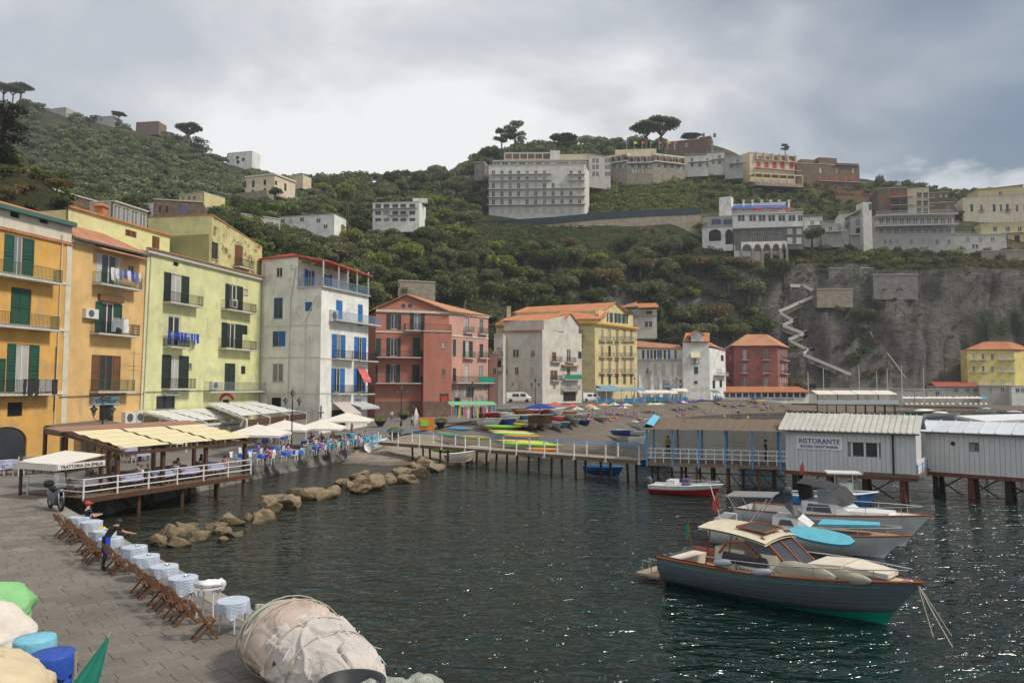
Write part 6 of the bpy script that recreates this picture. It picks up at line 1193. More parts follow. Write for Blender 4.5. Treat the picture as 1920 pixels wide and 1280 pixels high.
# ------------------------------------------------------------------ people
SKIN=[mat('skin_%d'%i,c,.55,.06,4)for i,c in enumerate(((.50,.29,.20),(.42,.23,.15),(.56,.35,.26)))]
HAIR=[mat('hair_%d'%i,c,.6,.2,8)for i,c in enumerate(((.03,.02,.015),(.10,.05,.025),(.25,.18,.12),(.3,.29,.28)))]
SHOE=mat('shoe',(.04,.035,.03),.5,.1,4)
def cloth(c):return mat('garment_%.2f_%.2f_%.2f'%c,c,.9,.1,4)
POSE={}
def body(pose):
 """one continuous skinned figure, facing -Y, feet (or seat) at the origin"""
 if pose in POSE:return POSE[pose]
 J={'pel':(0,0,.95,.135),'bel':(0,0,1.12,.12),'che':(0,0,1.32,.14),'nek':(0,0,1.46,.05),'hd':(0,-.02,1.56,.085),'top':(0,-.02,1.68,.075)}
 for s,k in((-1,'l'),(1,'r')):
  J.update({k+'sh':(s*.17,0,1.40,.06),k+'el':(s*.21,.03,1.13,.042),k+'wr':(s*.22,-.05,.90,.03),k+'ha':(s*.22,-.08,.80,.034),k+'hi':(s*.085,0,.90,.095),k+'kn':(s*.095,-.02,.50,.06),k+'an':(s*.095,.02,.09,.04),k+'to':(s*.11,-.15,.035,.036)})
 up=('pel','bel','che','nek','hd','top','lsh','rsh','lel','rel','lwr','rwr','lha','rha')
 if pose in('sit','lie'):
  for k in up+('lhi','rhi'):J[k]=(J[k][0],J[k][1],J[k][2]-.85,J[k][3])
  for s,k in((-1,'l'),(1,'r')):J[k+'kn']=(s*.11,-.46,.08,.065);J[k+'an']=(s*.11,-.44,-.36,.04);J[k+'to']=(s*.12,-.6,-.41,.036);J[k+'el']=(s*.22,-.12,.28,.042);J[k+'wr']=(s*.15,-.36,.30,.03);J[k+'ha']=(s*.12,-.46,.31,.034)
  if pose=='lie':
   for k in J:
    x,y,z,r=J[k];J[k]=((x,-y if False else-.1+(y if k[1:]in('kn','an','to')else 0),.12,r)if k[1:]in('kn','an','to')else(x,z*.92,.13+.12*max(0,z-.3),r))
   for s,k in((-1,'l'),(1,'r')):J[k+'kn']=(s*.12,-.45,.2,.06);J[k+'an']=(s*.12,-.85,.07,.04);J[k+'to']=(s*.13,-.92,.16,.035)
 elif pose=='walk':
  for k,d in(('l',-.22),('r',.22)):J[k+'kn']=(J[k+'kn'][0],d*.5-.05,.5,.06);J[k+'an']=(J[k+'an'][0],d+.03,.1,.04);J[k+'to']=(J[k+'to'][0],d-.13,.04,.036);J[k+'wr']=(J[k+'wr'][0],-d*.8,.92,.03);J[k+'ha']=(J[k+'ha'][0],-d-.03,.83,.034)
 elif pose=='serve':
  for k,(y,z)in{'bel':(-.06,1.10),'che':(-.20,1.26),'nek':(-.31,1.35),'hd':(-.38,1.41),'top':(-.43,1.50)}.items():J[k]=(0,y,z,J[k][3])
  for s,k in((-1,'l'),(1,'r')):J[k+'sh']=(s*.17,-.25,1.31,.06);J[k+'el']=(s*.17,-.5,1.14,.042);J[k+'wr']=(s*.1,-.74,1.06,.03);J[k+'ha']=(s*.08,-.83,1.03,.034)
  J['lan']=(-.1,.14,.09,.04);J['lto']=(-.11,-.03,.035,.036);J['lkn']=(-.1,.03,.5,.06)
 E=[('pel','bel'),('bel','che'),('che','nek'),('nek','hd'),('hd','top')]
 for k in 'lr':E+=[('che',k+'sh'),(k+'sh',k+'el'),(k+'el',k+'wr'),(k+'wr',k+'ha'),('pel',k+'hi'),(k+'hi',k+'kn'),(k+'kn',k+'an'),(k+'an',k+'to')]
 names=list(J);ix={k:i for i,k in enumerate(names)};me=bpy.data.meshes.new('s');me.from_pydata([J[k][:3]for k in names],[(ix[a],ix[b])for a,b in E],[])
 o=bpy.data.objects.new('s',me);COL.objects.link(o);o.modifiers.new('k','SKIN');sb=o.modifiers.new('u','SUBSURF');sb.levels=1;sb.render_levels=1
 sv=me.skin_vertices[0].data
 for i,k in enumerate(names):sv[i].radius=(J[k][3],J[k][3]*(.72 if k in('pel','bel','che')else.95));sv[i].use_root=k=='pel'
 bpy.context.view_layer.update();out=bpy.data.meshes.new_from_object(o.evaluated_get(bpy.context.evaluated_depsgraph_get()));bpy.data.objects.remove(o)
 v=[tuple(q.co)for q in out.vertices];f=[tuple(p.vertices)for p in out.polygons];fin=MB()
 if pose in('serve','sit','stand','walk'):
  for k in 'lr':
   h=Vector(J[k+'ha'][:3]);d=(h-Vector(J[k+'wr'][:3])).normalized();sd=d.cross(Vector((0,0,1))if abs(d.z)<.8 else Vector((0,1,0))).normalized();cu=d.cross(sd)
   for i,(o_,l)in enumerate(((-.026,.075),(-.009,.085),(.009,.08),(.025,.06))):a=h+sd*o_+d*.01;fin.tube([a,a+d*l*.6,a+d*l*.85-cu*l*.4],[.0095,.009,.006],5)
   t=h-d*.04+sd*.03;fin.tube([t,t+sd*.03+d*.03,t+sd*.035+d*.06],[.011,.010,.007],5)
 n=len(v);v+=fin.v;f+=[tuple(i+n for i in q)for q in fin.f];me=bpy.data.meshes.new('body_'+pose);me.from_pydata(v,[],f);P={k:Vector(J[k][:3])for k in J}
 reg={'pel':2,'bel':1,'che':1,'nek':0,'hd':0,'top':0}
 for k in 'lr':reg.update({k+'sh':1,k+'el':0,k+'wr':0,k+'ha':0,k+'hi':2,k+'kn':2,k+'an':2 if pose=='serve' else 0,k+'to':3})
 pts=[(P[a].lerp(P[b],t),reg[a]if t<.5 else reg[b])for a,b in E for t in(0,.25,.45,.55,.75,1)];mi=[]
 for p in me.polygons:c=p.center;mi.append(min(pts,key=lambda q:(q[0]-c).length_squared)[1]if p.index<len(f)-len(fin.f)else 0)
 for _ in range(4):me.materials.append(SHOE)
 me.polygons.foreach_set('material_index',mi);me.polygons.foreach_set('use_smooth',[True]*len(mi))
 hb=MB();hd=P['hd'];tp=P['top'];up_=(tp-hd).normalized();c=hd.lerp(tp,.62)+Vector((0,.022,0))if pose!='lie' else hd.lerp(tp,.7);hb.blob(c,(.098,.108,.098),3,.08,10);hm=hb.me('hair',True);hm.materials.append(HAIR[0])
 POSE[pose]=(me,hm);return POSE[pose]
_pr=random.Random(77)
def person(pose,loc,rz,label,top,bot,skin=None,hair=None,group=None,bare=False):
 me,hm=body(pose);o=thing('person',label,'person',loc,rz,group);b=add('body',me,o);ms=[_pr.choice(SKIN)if skin is None else SKIN[skin],cloth(top),cloth(bot),SHOE]
 if bare:ms[1]=ms[0];ms[3]=ms[0]
 for i,m in enumerate(ms):b.material_slots[i].link='OBJECT';b.material_slots[i].material=m
 add('hair',hm,o,HAIR[hair]if hair is not None else _pr.choice(HAIR));s=_pr.uniform(.97,1.03);o.scale=(s,s,s);return o
# ------------------------------------------------------------------ furniture
mat('teak',(.135,.06,.028),.5,.25,6);mat('white_plastic',(.62,.62,.60),.45,.08,5);mat('steel',(.55,.56,.57),.3,.1,5,metal=.9)
def m_check():
 n=NB('blue_check');c=n.node('ShaderNodeTexChecker');c.inputs['Scale'].default_value=26;c.inputs['Color1'].default_value=(.60,.63,.67,1);c.inputs['Color2'].default_value=(.25,.32,.44,1);n.lk(n.tc.outputs['Object'],c.inputs['Vector']);n.fin(n.scale(c.outputs[0],n.rng(n.noise(3,4),.3,.7,.85,1.12)),.85)
m_check()
for k,c in(('lilac',(.36,.37,.55)),('bluecloth',(.03,.12,.50)),('turquoise',(.05,.33,.52)),('greycloth',(.20,.19,.21)),('whitecloth',(.66,.66,.68))):mat(k,c,.9,.12,4)
def make_folding_chair():
 t=thing('folding_chair','x','chair');s=MB()
 for i in range(6):s.box(-.2,-.2+.068*i,.43,.2,-.15+.068*i,.45)
 s.build('seat',MATS['teak'],t);b=MB()
 for z in(.62,.69,.76,.83):b.box(-.19,.235+(z-.6)*.3,z,.19,.255+(z-.6)*.3,z+.05)
 b.build('backrest',MATS['teak'],t)
 for x in(-.2,.2):MB().bar((x,-.26,0),(x,.31,.9),.03,.05).build('leg',MATS['teak'],t);MB().bar((x*.85,.26,0),(x*.85,-.2,.44),.03,.045).build('leg',MATS['teak'],t)
 MB().bar((-.2,-.2,.1),(.2,-.2,.1),.025).bar((-.17,.2,.1),(.17,.2,.1),.025).build('stretcher',MATS['teak'],t);return t
def make_plastic_chair():
 t=thing('plastic_chair','x','chair');MB().box(-.22,-.22,.42,.22,.22,.45).build('seat',MATS['white_plastic'],t);b=MB();b.loft([[(x,.21+.03*(1-(x/.22)**2)+z*.15,.45+z)for x in(-.22,-.11,0,.11,.22)]for z in(0,.2,.38,.43)]);b.loft([[(x,.235+.03*(1-(x/.22)**2)+z*.15,.45+z)for x in(-.22,-.11,0,.11,.22)]for z in(0,.2,.38,.43)]);b.build('backrest',MATS['white_plastic'],t)
 for x in(-1,1):
  for y in(-1,1):MB().bar((x*.19,y*.19,.43),(x*.22,y*.22,0),.04).build('leg',MATS['white_plastic'],t)
 return t
def cloth_mesh(w,d,h,drop,seed,rnd=False,n=28):
 rg=random.Random(seed);b=MB();rows=[];ph=rg.uniform(0,6)
 def ring(r,z,wv):
  o=[]
  for j in range(n):
   a=2*math.pi*j/n
   if rnd:x,y=math.cos(a)*w/2,math.sin(a)*w/2
   else:
    c,s=math.cos(a),math.sin(a);k=max(abs(c)*1.0,abs(s)*1.0);x,y=c/k*w/2,s/k*d/2
   q=r*(1+wv*math.sin(a*7+ph));o.append((x*q,y*q,z-(wv*.3*math.sin(a*4+ph))-(drop*.55*max(0,math.cos(4*a+ph))*min(1,wv/.06)if rnd else 0)))
  return o
 for r,z,wv in((.02,h,0),(.97,h,0),(1.01,h-.015,0),(1.03,h-drop*.4,.03),(1.05,h-drop,.06)):rows.append(ring(r,z,wv))
 b.loft(rows,True);b.f.append(tuple(range(n)));return b.me('tablecloth',False)
def make_table(w,d,m,legm,label='x',name='dining_table',drop=.3,seed=1):
 t=thing(name,label,'table');MB().box(-w/2,-d/2,.70,w/2,d/2,.735).build('tabletop',MATS[legm],t)
 for x in(-1,1):
  for y in(-1,1):MB().box(x*w*.44-.03,y*d*.42-.03,0,x*w*.44+.03,y*d*.42+.03,.70).build('leg',MATS[legm],t)
 add('tablecloth',cloth_mesh(w*1.01,d*1.01,.745,drop,seed),t,MATS[m]);return t
def put(src,used,loc,rz,label,group=None):
 o=src if not used else copy_tree(src);o.location=loc;o.rotation_euler=(0,0,rz);o['label']=label
 if group:o['group']=group
 return o
FC,PC=make_folding_chair(),make_plastic_chair();TB={k:make_table(w,d,k,l)for k,w,d,l in(('lilac',1.3,.8,'teak'),('bluecloth',.9,.8,'white_plastic'),('turquoise',.9,.8,'white_plastic'),('greycloth',1.9,.8,'teak'),('whitecloth',.9,.8,'white_plastic'))}
USED=set()
def putp(src,loc,rz,label,group=None):
 o=put(src,src in USED,loc,rz,label,group);USED.add(src);return o
ORD=('nearest','second','third','fourth','fifth','sixth','seventh','eighth','ninth','tenth')
QE=Vector((-.665,.747,0));QI=Vector((-.747,-.665,0));QO=Vector((-7.67,21.07,1.4));QA=math.atan2(QI.y,QI.x)
def quay_cafe():
 for i,(px,py)in enumerate(((437,1124),(391,1098),(343,1081),(308,1060),(274,1041),(252,1024),(208,1008),(196,994),(172,977),(150,968))):
  p=gz(px,py,2.14);p.z=1.4;w=ORD[i]+' from the net bundle' if i else 'beside the net bundle';t=thing('cafe_table','round white cafe table on the quay edge, '+w,'table',p,.3*i,'cafe tables along the quay edge')
  MB().lathe([(.36,.70),(.36,.73)],20).build('tabletop',MATS['white_plastic'],t)
  for a in range(4):c,s=math.cos(a*1.57+.5),math.sin(a*1.57+.5);MB().tube([(c*.26,s*.26,.7),(c*.30,s*.30,0)],.02,6).build('leg',MATS['white_plastic'],t)
  if i==1:o=MB().blob((0,0,.79),(.36,.3,.09),5,.35,16,1.6).blob((.22,.18,.72),(.14,.2,.17),8,.3,10).build('tablecloth',MATS['whitecloth'],None,True)
  else:o=add('tablecloth',cloth_mesh(.76,.76,.745,.26+.05*(i%3),i,True),None,MATS['blue_check'])
  o.location=p;setp(o,('crumpled white cloth' if i==1 else 'blue checked cloth')+' on the cafe table '+w,'tablecloth','cloths on the quay tables')
  if i in(2,3,4,5,6,7):s=MB().lathe([(.05,0),(.07,.035),(.065,.035),(.045,.01)],10).build('ashtray',MATS['steel']);s.location=p+Vector((.08,.02,.748));setp(s,'small metal ashtray on the cafe table '+w,'ashtray','ashtrays on the quay tables')
  for k in(0,1):
   if(i in(0,)and k)or i==4:continue
   q=p+QI*(.5 if i>1 else.7)+QE*(-.33+.66*k if i else-.1);putp(FC,q,QA+math.pi/2+math.pi+(.25*(k-.5)+.1*math.sin(i*3)),('brown wooden folding chair at the cafe table ' if i==0 else('nearer' if k==0 else 'farther')+' wooden folding chair at the cafe table ')+w,'wooden folding chairs on the quay')
 p=gz(216,1066,1.4);person('serve',p+QI*.3,QA+math.pi/2+math.pi+.15,'person in black with a blue apron leaning over a quay table with a cloth',(.012,.012,.014),(.014,.014,.018),1,0)
 o=bpy.data.objects;b=MB();ap=bpy.data.objects['person'];b.loft([[(math.cos(a)*.17,math.sin(a)*.13-.0,z)for a in(2.6,3.3,4.0,4.7,5.4,6.1,6.8)]for z in(1.05,.8,.55)]);b.build('apron',MATS['cloth_royal'],ap,True)
 p=gz(163,1003,1.4);person('sit',p+Vector((0,0,.46)),QA+math.pi/2+math.pi+.3,'seated person in dark vest and red cap at a quay table',(.02,.025,.04),(.35,.28,.19),2,1);pr=bpy.data.objects['person.001']if 'person.001' in bpy.data.objects else None;c=MB().lathe([(.115,.0),(.11,.06),(.06,.11),(.0,.12)],12).box(-.09,-.2,0,.09,-.05,.015).build('cap',MATS['cloth_red']);c.parent=pr;c.location=(0,0,.78)
 mat('yellow_bag',(.62,.48,.06),.7,.15,3);p=gz(190,1005,1.75);o=MB().blob((0,0,.16),(.24,.12,.2),4,.2,12).build('yellow_bag',MATS['yellow_bag'],None,True);o.location=p;setp(o,'yellow handbag on the chair beside the person in the red cap','bag')
def scooter():
 p=gz(104,955,1.4);t=thing('scooter','dark grey scooter with windscreen and top case parked on the quay','scooter',p,R(-42));t.scale=(1.12,)*3;D=mat('scooter_paint',(.05,.055,.06),.25,.1,3,spec=.6);K=mat('rubber',(.02,.02,.02),.8,.1,5)
 for x in(-.68,.68):
  w=MB();w.tube([(x+.25*math.cos(a),0,.3+.25*math.sin(a))for a in[k*.393 for k in range(17)]],.055,8,False);o=w.build('wheel',K,t,True);MB().tube([(x,-.03,.3),(x,.03,.3)],.17,16).build('rim',MATS['steel'],o)
  for k in range(6):MB().bar((x,0,.3),(x+.2*math.cos(k*1.05),0,.3+.2*math.sin(k*1.05)),.03).build('spoke',MATS['steel'],o)
 MB().loft([[(x,s*w_*y,z0+(z1-z0)*h)for y,h in((0,0),(1,.15),(1,.8),(0,1))]for s in(1,)for x,w_,z0,z1 in((-.9,.1,.6,.75),(-.6,.17,.42,.82),(-.2,.17,.3,.78),(.05,.16,.2,.45),(.35,.17,.2,.5),(.5,.15,.3,1.0),(.62,.1,.55,1.0))]).loft([[(x,-w_*y,z0+(z1-z0)*h)for y,h in((0,0),(1,.15),(1,.8),(0,1))]for x,w_,z0,z1 in((-.9,.1,.6,.75),(-.6,.17,.42,.82),(-.2,.17,.3,.78),(.05,.16,.2,.45),(.35,.17,.2,.5),(.5,.15,.3,1.0),(.62,.1,.55,1.0))]).build('body',D,t,True)
 MB().blob((-.42,0,.86),(.4,.15,.09),2,.08,12).build('seat',K,t,True);MB().blob((-.98,0,1.02),(.2,.22,.17),6,.06,12).build('top_case',K,t,True);MB().loft([[(.62-.1*k,y,1.0+.2*k-.1*y*y*k)for y in(-.2,-.1,0,.1,.2)]for k in range(4)]).build('windscreen',mat('screen',(.25,.27,.28),.45,.05,2,alpha=.3),t,True)
 MB().tube([(.5,-.36,1.02),(.55,0,1.04),(.5,.36,1.02)],.02,6).build('handlebar',K,t);MB().blob((.66,0,.86),(.06,.12,.08),1,.05,8).build('headlight',MATS['glass_lit'],t,True);MB().bar((.6,.09,.85),(.7,.09,.3),.04).bar((.6,-.09,.85),(.7,-.09,.3),.04).build('fork',MATS['steel'],t);MB().blob((.7,0,.58),(.22,.07,.07),2,.05,10).build('front_mudguard',D,t,True);MB().tube([(-.2,.2,.3),(-.8,.22,.36)],.06,8).build('exhaust',MATS['steel'],t)
 for s in(-1,1):MB().tube([(.5,s*.28,1.04),(.48,s*.34,1.25)],.01,5).blob((.48,s*.36,1.28),(.02,.07,.05),1,.05,8).build('mirror',K,t)
def creases(seed,n,amp=.045):
 """wrinkles of slack cloth: many crossing soft folds"""
 rg=random.Random(seed);L=[(Vector((rg.gauss(0,1),rg.gauss(0,1),rg.gauss(0,.8))).normalized(),rg.uniform(-1,2.6),rg.uniform(.02,.055),rg.uniform(.3,1)*rg.choice((-1,.7)),rg.uniform(0,50))for _ in range(n)]
 def f(d):
  w=d+Vector((noise.noise(d*1.7),noise.noise(d*1.7+Vector((9,0,0))),noise.noise(d*1.7+Vector((0,9,0)))))*.35;v=0
  for nn,c,wd,a,o in L:
   x=(w.dot(nn)-c)/wd
   if abs(x)<2.5:v+=a*amp*math.exp(-x*x)*max(0,noise.noise(d*.9+Vector((o,0,0)))+.25)
  return v
 return f
def foreground():
 mat('net_cloth',(.46,.37,.31),.95,.18,1.2,.3,30,wear=((.36,.27,.22),.35,1.5));mat('net_pale',(.50,.45,.41),.95,.14,1.6,.3,30);mat('net_green',(.10,.24,.17),.95,.2,5,.6);mat('rope',(.42,.38,.30),.9,.2,10);mat('black_tub',(.03,.032,.034),.45,.2,4)
 A,B=Vector((-5.35,16.9,1.98)),Vector((-2.75,13.5,1.98));t=thing('net_bundle','huge bundle of fishing nets wrapped in pale cloth on the quay edge','fishing net',(A.x,A.y,1.4));ax=(B-A).normalized();sd=ax.cross(Vector((0,0,1))).normalized();up=Vector((0,0,1))
 def eR(s):return max(0,1-((s-.5)/.56)**2)**.34*(.92+.10*math.sin(s*5.2+1))
 def roll(s0,s1,r0,seed,m,name,ns=40,na=64,extra=0.0,cr=None):
  rows=[]
  for i in range(ns+1):
   s=lerp(s0,s1,i/ns);e=eR(s);row=[]
   for j in range(na):
    a=2*math.pi*j/na;cd=Vector((math.cos(a),math.sin(a),s*2.6));q=r0*e*(1+.07*noise.noise((s*3.4+seed,cd.x*1.4,cd.y*1.4)))+extra+(cr(cd)*e if cr else 0);c=A.lerp(B,s)
    row.append(c+sd*cd.x*q*1.12+up*cd.y*q*(.95 if cd.y>0 else.68))
   rows.append(row)
  return MB().loft(rows,True).build(name,MATS[m],t,True,tuple(t.location))
 for k,m in enumerate(('net_pale','net_green','net_pale','net_green','net_pale','net_green','net_pale')):roll(-.055+.05*k,-.055+.05*(k+1),.88+.012*(k%2),3,m,'net_stripe',5,64)
 roll(.24,.6,.91,7,'net_cloth','cover_cloth',80,150,.03,creases(5,80,.12));roll(.50,1.055,.93,12,'net_pale','cover_cloth',130,150,.05,creases(9,120,.12))
 for s,w in((.2,.2),(.34,-.15),(.56,.25),(.75,.1)):
  pts=[]
  for k in range(25):a=k*.2618;s2=s+w*.12*math.sin(a);e=eR(s2);c=A.lerp(B,s2);pts.append(c+sd*math.cos(a)*(.96*e+.05)*1.12+up*math.sin(a)*(.96*e+.05)*(.95 if k<12 else.69))
  MB().tube(pts,.014,5).build('rope',MATS['rope'],t,True,tuple(t.location))
 r=random.Random(4);b=MB()
 for k in range(36):
  s=r.uniform(.5,.95);a=r.uniform(.3,2.6);e=eR(s);c=A.lerp(B,s);p=c+sd*math.cos(a)*(.99*e)*1.12+up*math.sin(a)*.99*e*.95;b.tube([p,p+Vector((r.uniform(-.1,.1),r.uniform(-.1,.1),.05)),p+Vector((r.uniform(-.2,.2),r.uniform(-.2,.2),-.08))],.006,4)
 b.build('frayed_strands',MATS['whitecloth'],t,False,tuple(t.location))['kind']='stuff'
 p=gz(452,1205,1.4);t2=thing('metal_rack','pale metal trestle standing under the end of the net bundle','rack',p+Vector((.1,.1,0)));m=MB()
 for x in(0,.35):m.bar((x,0,0),(x+.15,.3,.75),.04).bar((x,.5,0),(x+.1,.3,.75),.04)
 m.bar((.1,.3,.75),(.6,.3,.75),.04).build('frame',MATS['cream_trim'],t2)
 p=Vector((-2.58,12.35,1.4));o=MB().lathe([(.40,0),(.50,1.08),(.54,1.1),(.54,1.16),(.48,1.16),(.44,.75),(0,.7)],26).build('black_tub',MATS['black_tub'],None,True);o.location=p;setp(o,'round black plastic tub beside the net bundle','tub');o=MB().blob((0,0,.0),(.3,.26,.16),4,.3,12).build('pink_cloth',mat('salmon',(.62,.33,.24),.9,.15,4),None,True);o.location=p+Vector((.02,-.1,.85));setp(o,'salmon pink cloth lying in the black tub','cloth')
 mat('net_mesh',(.36,.38,.33),.95,.3,8,.9,30);o=MB().blob((0,0,.5),(.85,.7,.6),9,.35,30,2.0).build('loose_net',MATS['net_mesh'],None,True);o.location=(-1.75,12.6,1.4);setp(o,'heap of pale green loose netting beyond the black tub','fishing net')
 r=random.Random(9);fl=mat('float_orange',(.55,.22,.12),.7,.2,4)
 for k in range(14):o=MB().blob((0,0,0),(.07,.07,.06),k,.1,8).build('net_float',fl,None,True);o.location=(-1.25+r.uniform(-.3,.35),12.2+r.uniform(-.3,.3),2.2+r.uniform(-.1,.1)-.05);setp(o,'small orange net float on the loose netting','float','floats on the loose netting')
 tb=mat('tarp_tan',(.56,.46,.30),.75,.12,1.5,.5,5,wear=((.35,.22,.12),.2,2));tg=mat('tarp_green',(.22,.48,.20),.6,.12,1.5,.4,5);tw=mat('tarp_white',(.62,.56,.49),.85,.12,1.5,.6,6)
 def pile(name,loc,r,m,seed,lab,cat,n=34,amp=.16,ext=None):
  cr=creases(seed,90,.13);b=MB();N=72;b.loft([[(lambda d,q:(d.x*r[0]*q,d.y*r[1]*q,r[2]*.8+d.z*r[2]*q))(Vector((math.sin(th)*math.cos(2*math.pi*j/N),math.sin(th)*math.sin(2*math.pi*j/N),math.cos(th))),1+amp*noise.noise(Vector((math.sin(th)*math.cos(2*math.pi*j/N),math.sin(th)*math.sin(2*math.pi*j/N),math.cos(th)))*1.5+Vector((seed*3.7,0,0)))*1.6+cr(Vector((math.sin(th)*math.cos(2*math.pi*j/N),math.sin(th)*math.sin(2*math.pi*j/N),math.cos(th)))))for j in range(N)]for th in[math.pi*i/40 for i in range(41)]],True);o=b.build(name,m,None,True);o.location=loc;setp(o,lab,cat)
 pile('green_tarp_bundle',(-12.6,18.4,1.4),(.95,.85,.62),tg,2,'light green plastic covered bundle at the left edge','bundle');pile('white_tarp_bundle',(-11.2,15.6,1.4),(1.25,1.0,.78),tw,5,'off white cloth covered bundle behind the tan tarpaulin','bundle');pile('tan_tarp_pile',(-9.3,12.9,1.4),(1.5,1.05,.82),tb,8,'tan tarpaulin thrown over a pile in the bottom left corner','tarpaulin')
 def barrel(name,px,py,z,m,r,lab,D):
  p=at(px,py,D);o=MB().lathe([(r*.8,0),(r*.93,z*.62)],22).loft([[(math.cos(k*.2244)*r*q*(1+wv*math.sin(k*3.1+q)),math.sin(k*.2244)*r*q*(1+wv*math.sin(k*3.1+q)),zz+wv*.4*math.sin(k*1.9))for k in range(28)]for q,zz,wv in((1.05,z*.6,.10),(1.02,z*.8,.06),(1.03,z*.97,.01),(.98,z+.015,0),(.5,z+.01,.03),(.01,z+.03,0))],True).build(name,m,None,True);o.location=(p.x,p.y,1.4);setp(o,lab,'barrel')
 barrel('light_blue_barrel',66,1188,1.0,mat('plastic_light_blue',(.18,.45,.58),.55,.15,3,.3),.36,'light blue plastic covered barrel between the bundles',14.9);barrel('dark_blue_barrel',100,1215,.95,mat('plastic_blue',(.02,.07,.35),.5,.15,3,.3),.37,'dark blue barrel with plastic cover beside the tan tarpaulin',14.2)
 a=at(150,1300,12.6);b_=at(205,1190,12.9);t=thing('closed_umbrella','closed dark green parasol with orange fringe leaning at the bottom left','umbrella',(a.x,a.y,1.4));g=mat('umbrella_green',(.01,.16,.11),.8,.15,3);d=(b_-a);rows=[]
 for k,rr in enumerate((.17,.16,.13,.09,.05,.02)):
  c=a+d*(k/5.2);rows.append([c+Vector((math.cos(j*.3927)*rr*(1+.25*(j%2)),math.sin(j*.3927)*rr*(1+.25*(j%2)),0))for j in range(16)])
 MB().loft(rows,True).build('canopy',g,t,False,tuple(t.location));MB().tube([Vector((a.x-.1,a.y,1.4)),b_+d*.05],.022,6).build('pole',MATS['steel'],t,False,tuple(t.location));MB().loft([[p-d.normalized()*.16 for p in rows[0]],rows[0]],True).build('fringe',fl,t,False,tuple(t.location));MB().lathe([(.22,0),(.25,.1),(.06,.14),(.05,.4)],16).build('base',MATS['tarp_white'],t,loc=(0,0,0))
 p=at(141,1290,13.4);o=MB().tube([(0,0,0),(-.02,.02,1.25)],.025,7).build('bamboo_pole',mat('bamboo',(.33,.26,.15),.6,.2,6));o.location=(p.x,p.y,1.4);setp(o,'short brown bamboo pole beside the closed green parasol','pole')
quay_cafe();scooter();foreground()
def boulder(r,h,rg):
 bm=bmesh.new();bmesh.ops.create_icosphere(bm,subdivisions=4,radius=1)
 pl=[(Vector((rg.gauss(0,1),rg.gauss(0,1),rg.gauss(0,.8))).normalized(),rg.uniform(.42,.78))for _ in range(14)];sy=rg.uniform(.65,1.0);sd=rg.uniform(0,50)
 for v in bm.verts:
  p=v.co.copy()
  for n_,d in pl:
   k=p.dot(n_)-d
   if k>0:p-=n_*k*.92
  q=1+.27*fbm(p.x*1.7+sd,p.y*1.6,p.z*1.6,4)+.035*noise.noise(p*7+Vector((sd,0,0)));v.co=(p.x*r*1.25*q,p.y*r*sy*1.2*q,p.z*h*1.2*q)
 me=bpy.data.meshes.new('boulder');bm.to_mesh(me);bm.free();me.polygons.foreach_set('use_smooth',[True]*len(me.polygons));return add('boulder',me,None,MATS['rock_face'])
def rocks():
 n=NB('rock_face');g=n.node('ShaderNodeNewGeometry');P=g.outputs['Position'];sx=n.node('ShaderNodeSeparateXYZ');n.lk(P,sx.inputs[0]);z=n.op('ADD',sx.outputs[2],n.op('MULTIPLY',n.noise(1.5,4,.6,None,0,P),.5))
 col=n.mix(n.rng(n.noise(2.2,6,.7,None,0,P),.3,.7),(.13,.09,.05),(.31,.24,.155));col=n.mix(n.rng(z,.28,.75,1,0),col,n.mix(n.rng(z,.1,.4,1,0),(.11,.08,.03),(.014,.013,.01)));n.fin(col,n.rng(z,.2,.6,.35,.85),n.bump(n.noise(3.5,6,.7,None,0,P),.9,.12),.4)
 L=[(885,866,32),(852,872,58),(800,878,42),(818,884,40),(771,884,40),(780,894,52),(752,895,36),(765,905,40),(728,898,36),(730,907,44),(702,906,34),(676,898,38),(672,908,40),(650,912,36),(640,908,36),(706,918,52),(672,924,56),(655,916,30),(625,928,46),(600,936,58),(570,938,60),(540,952,54),(510,945,46),(500,962,46),(490,975,44),(480,982,38),(463,974,26),(430,985,40),(408,990,36),(395,999,36),(360,990,28),(345,996,46),(318,1008,70),(292,1022,44),(372,1012,50),(420,1004,40),(335,1024,36),(445,1006,26),(415,1016,24),(790,868,30),(905,870,26)]
 for i,(px,py,w)in enumerate(L):
  p=gz(px,py,0);r=w*p.y/1400/2;rg=random.Random(i);h=r*rg.uniform(.55,.85);o=boulder(r,h,rg);o.location=p+Vector((0,r*.3,h*.25));o.rotation_euler=(rg.uniform(-.2,.2),rg.uniform(-.2,.2),rg.uniform(0,3));w_='at the beach end' if px>760 else 'in the middle' if px>560 else 'at the outer end' if px>455 else 'awash beside the quay'
  setp(o,('large ' if w>45 else 'small ' if w<34 else '')+'brown weathered boulder of the breakwater, '+w_,'rock','boulders of the low breakwater '+w_)
rocks()
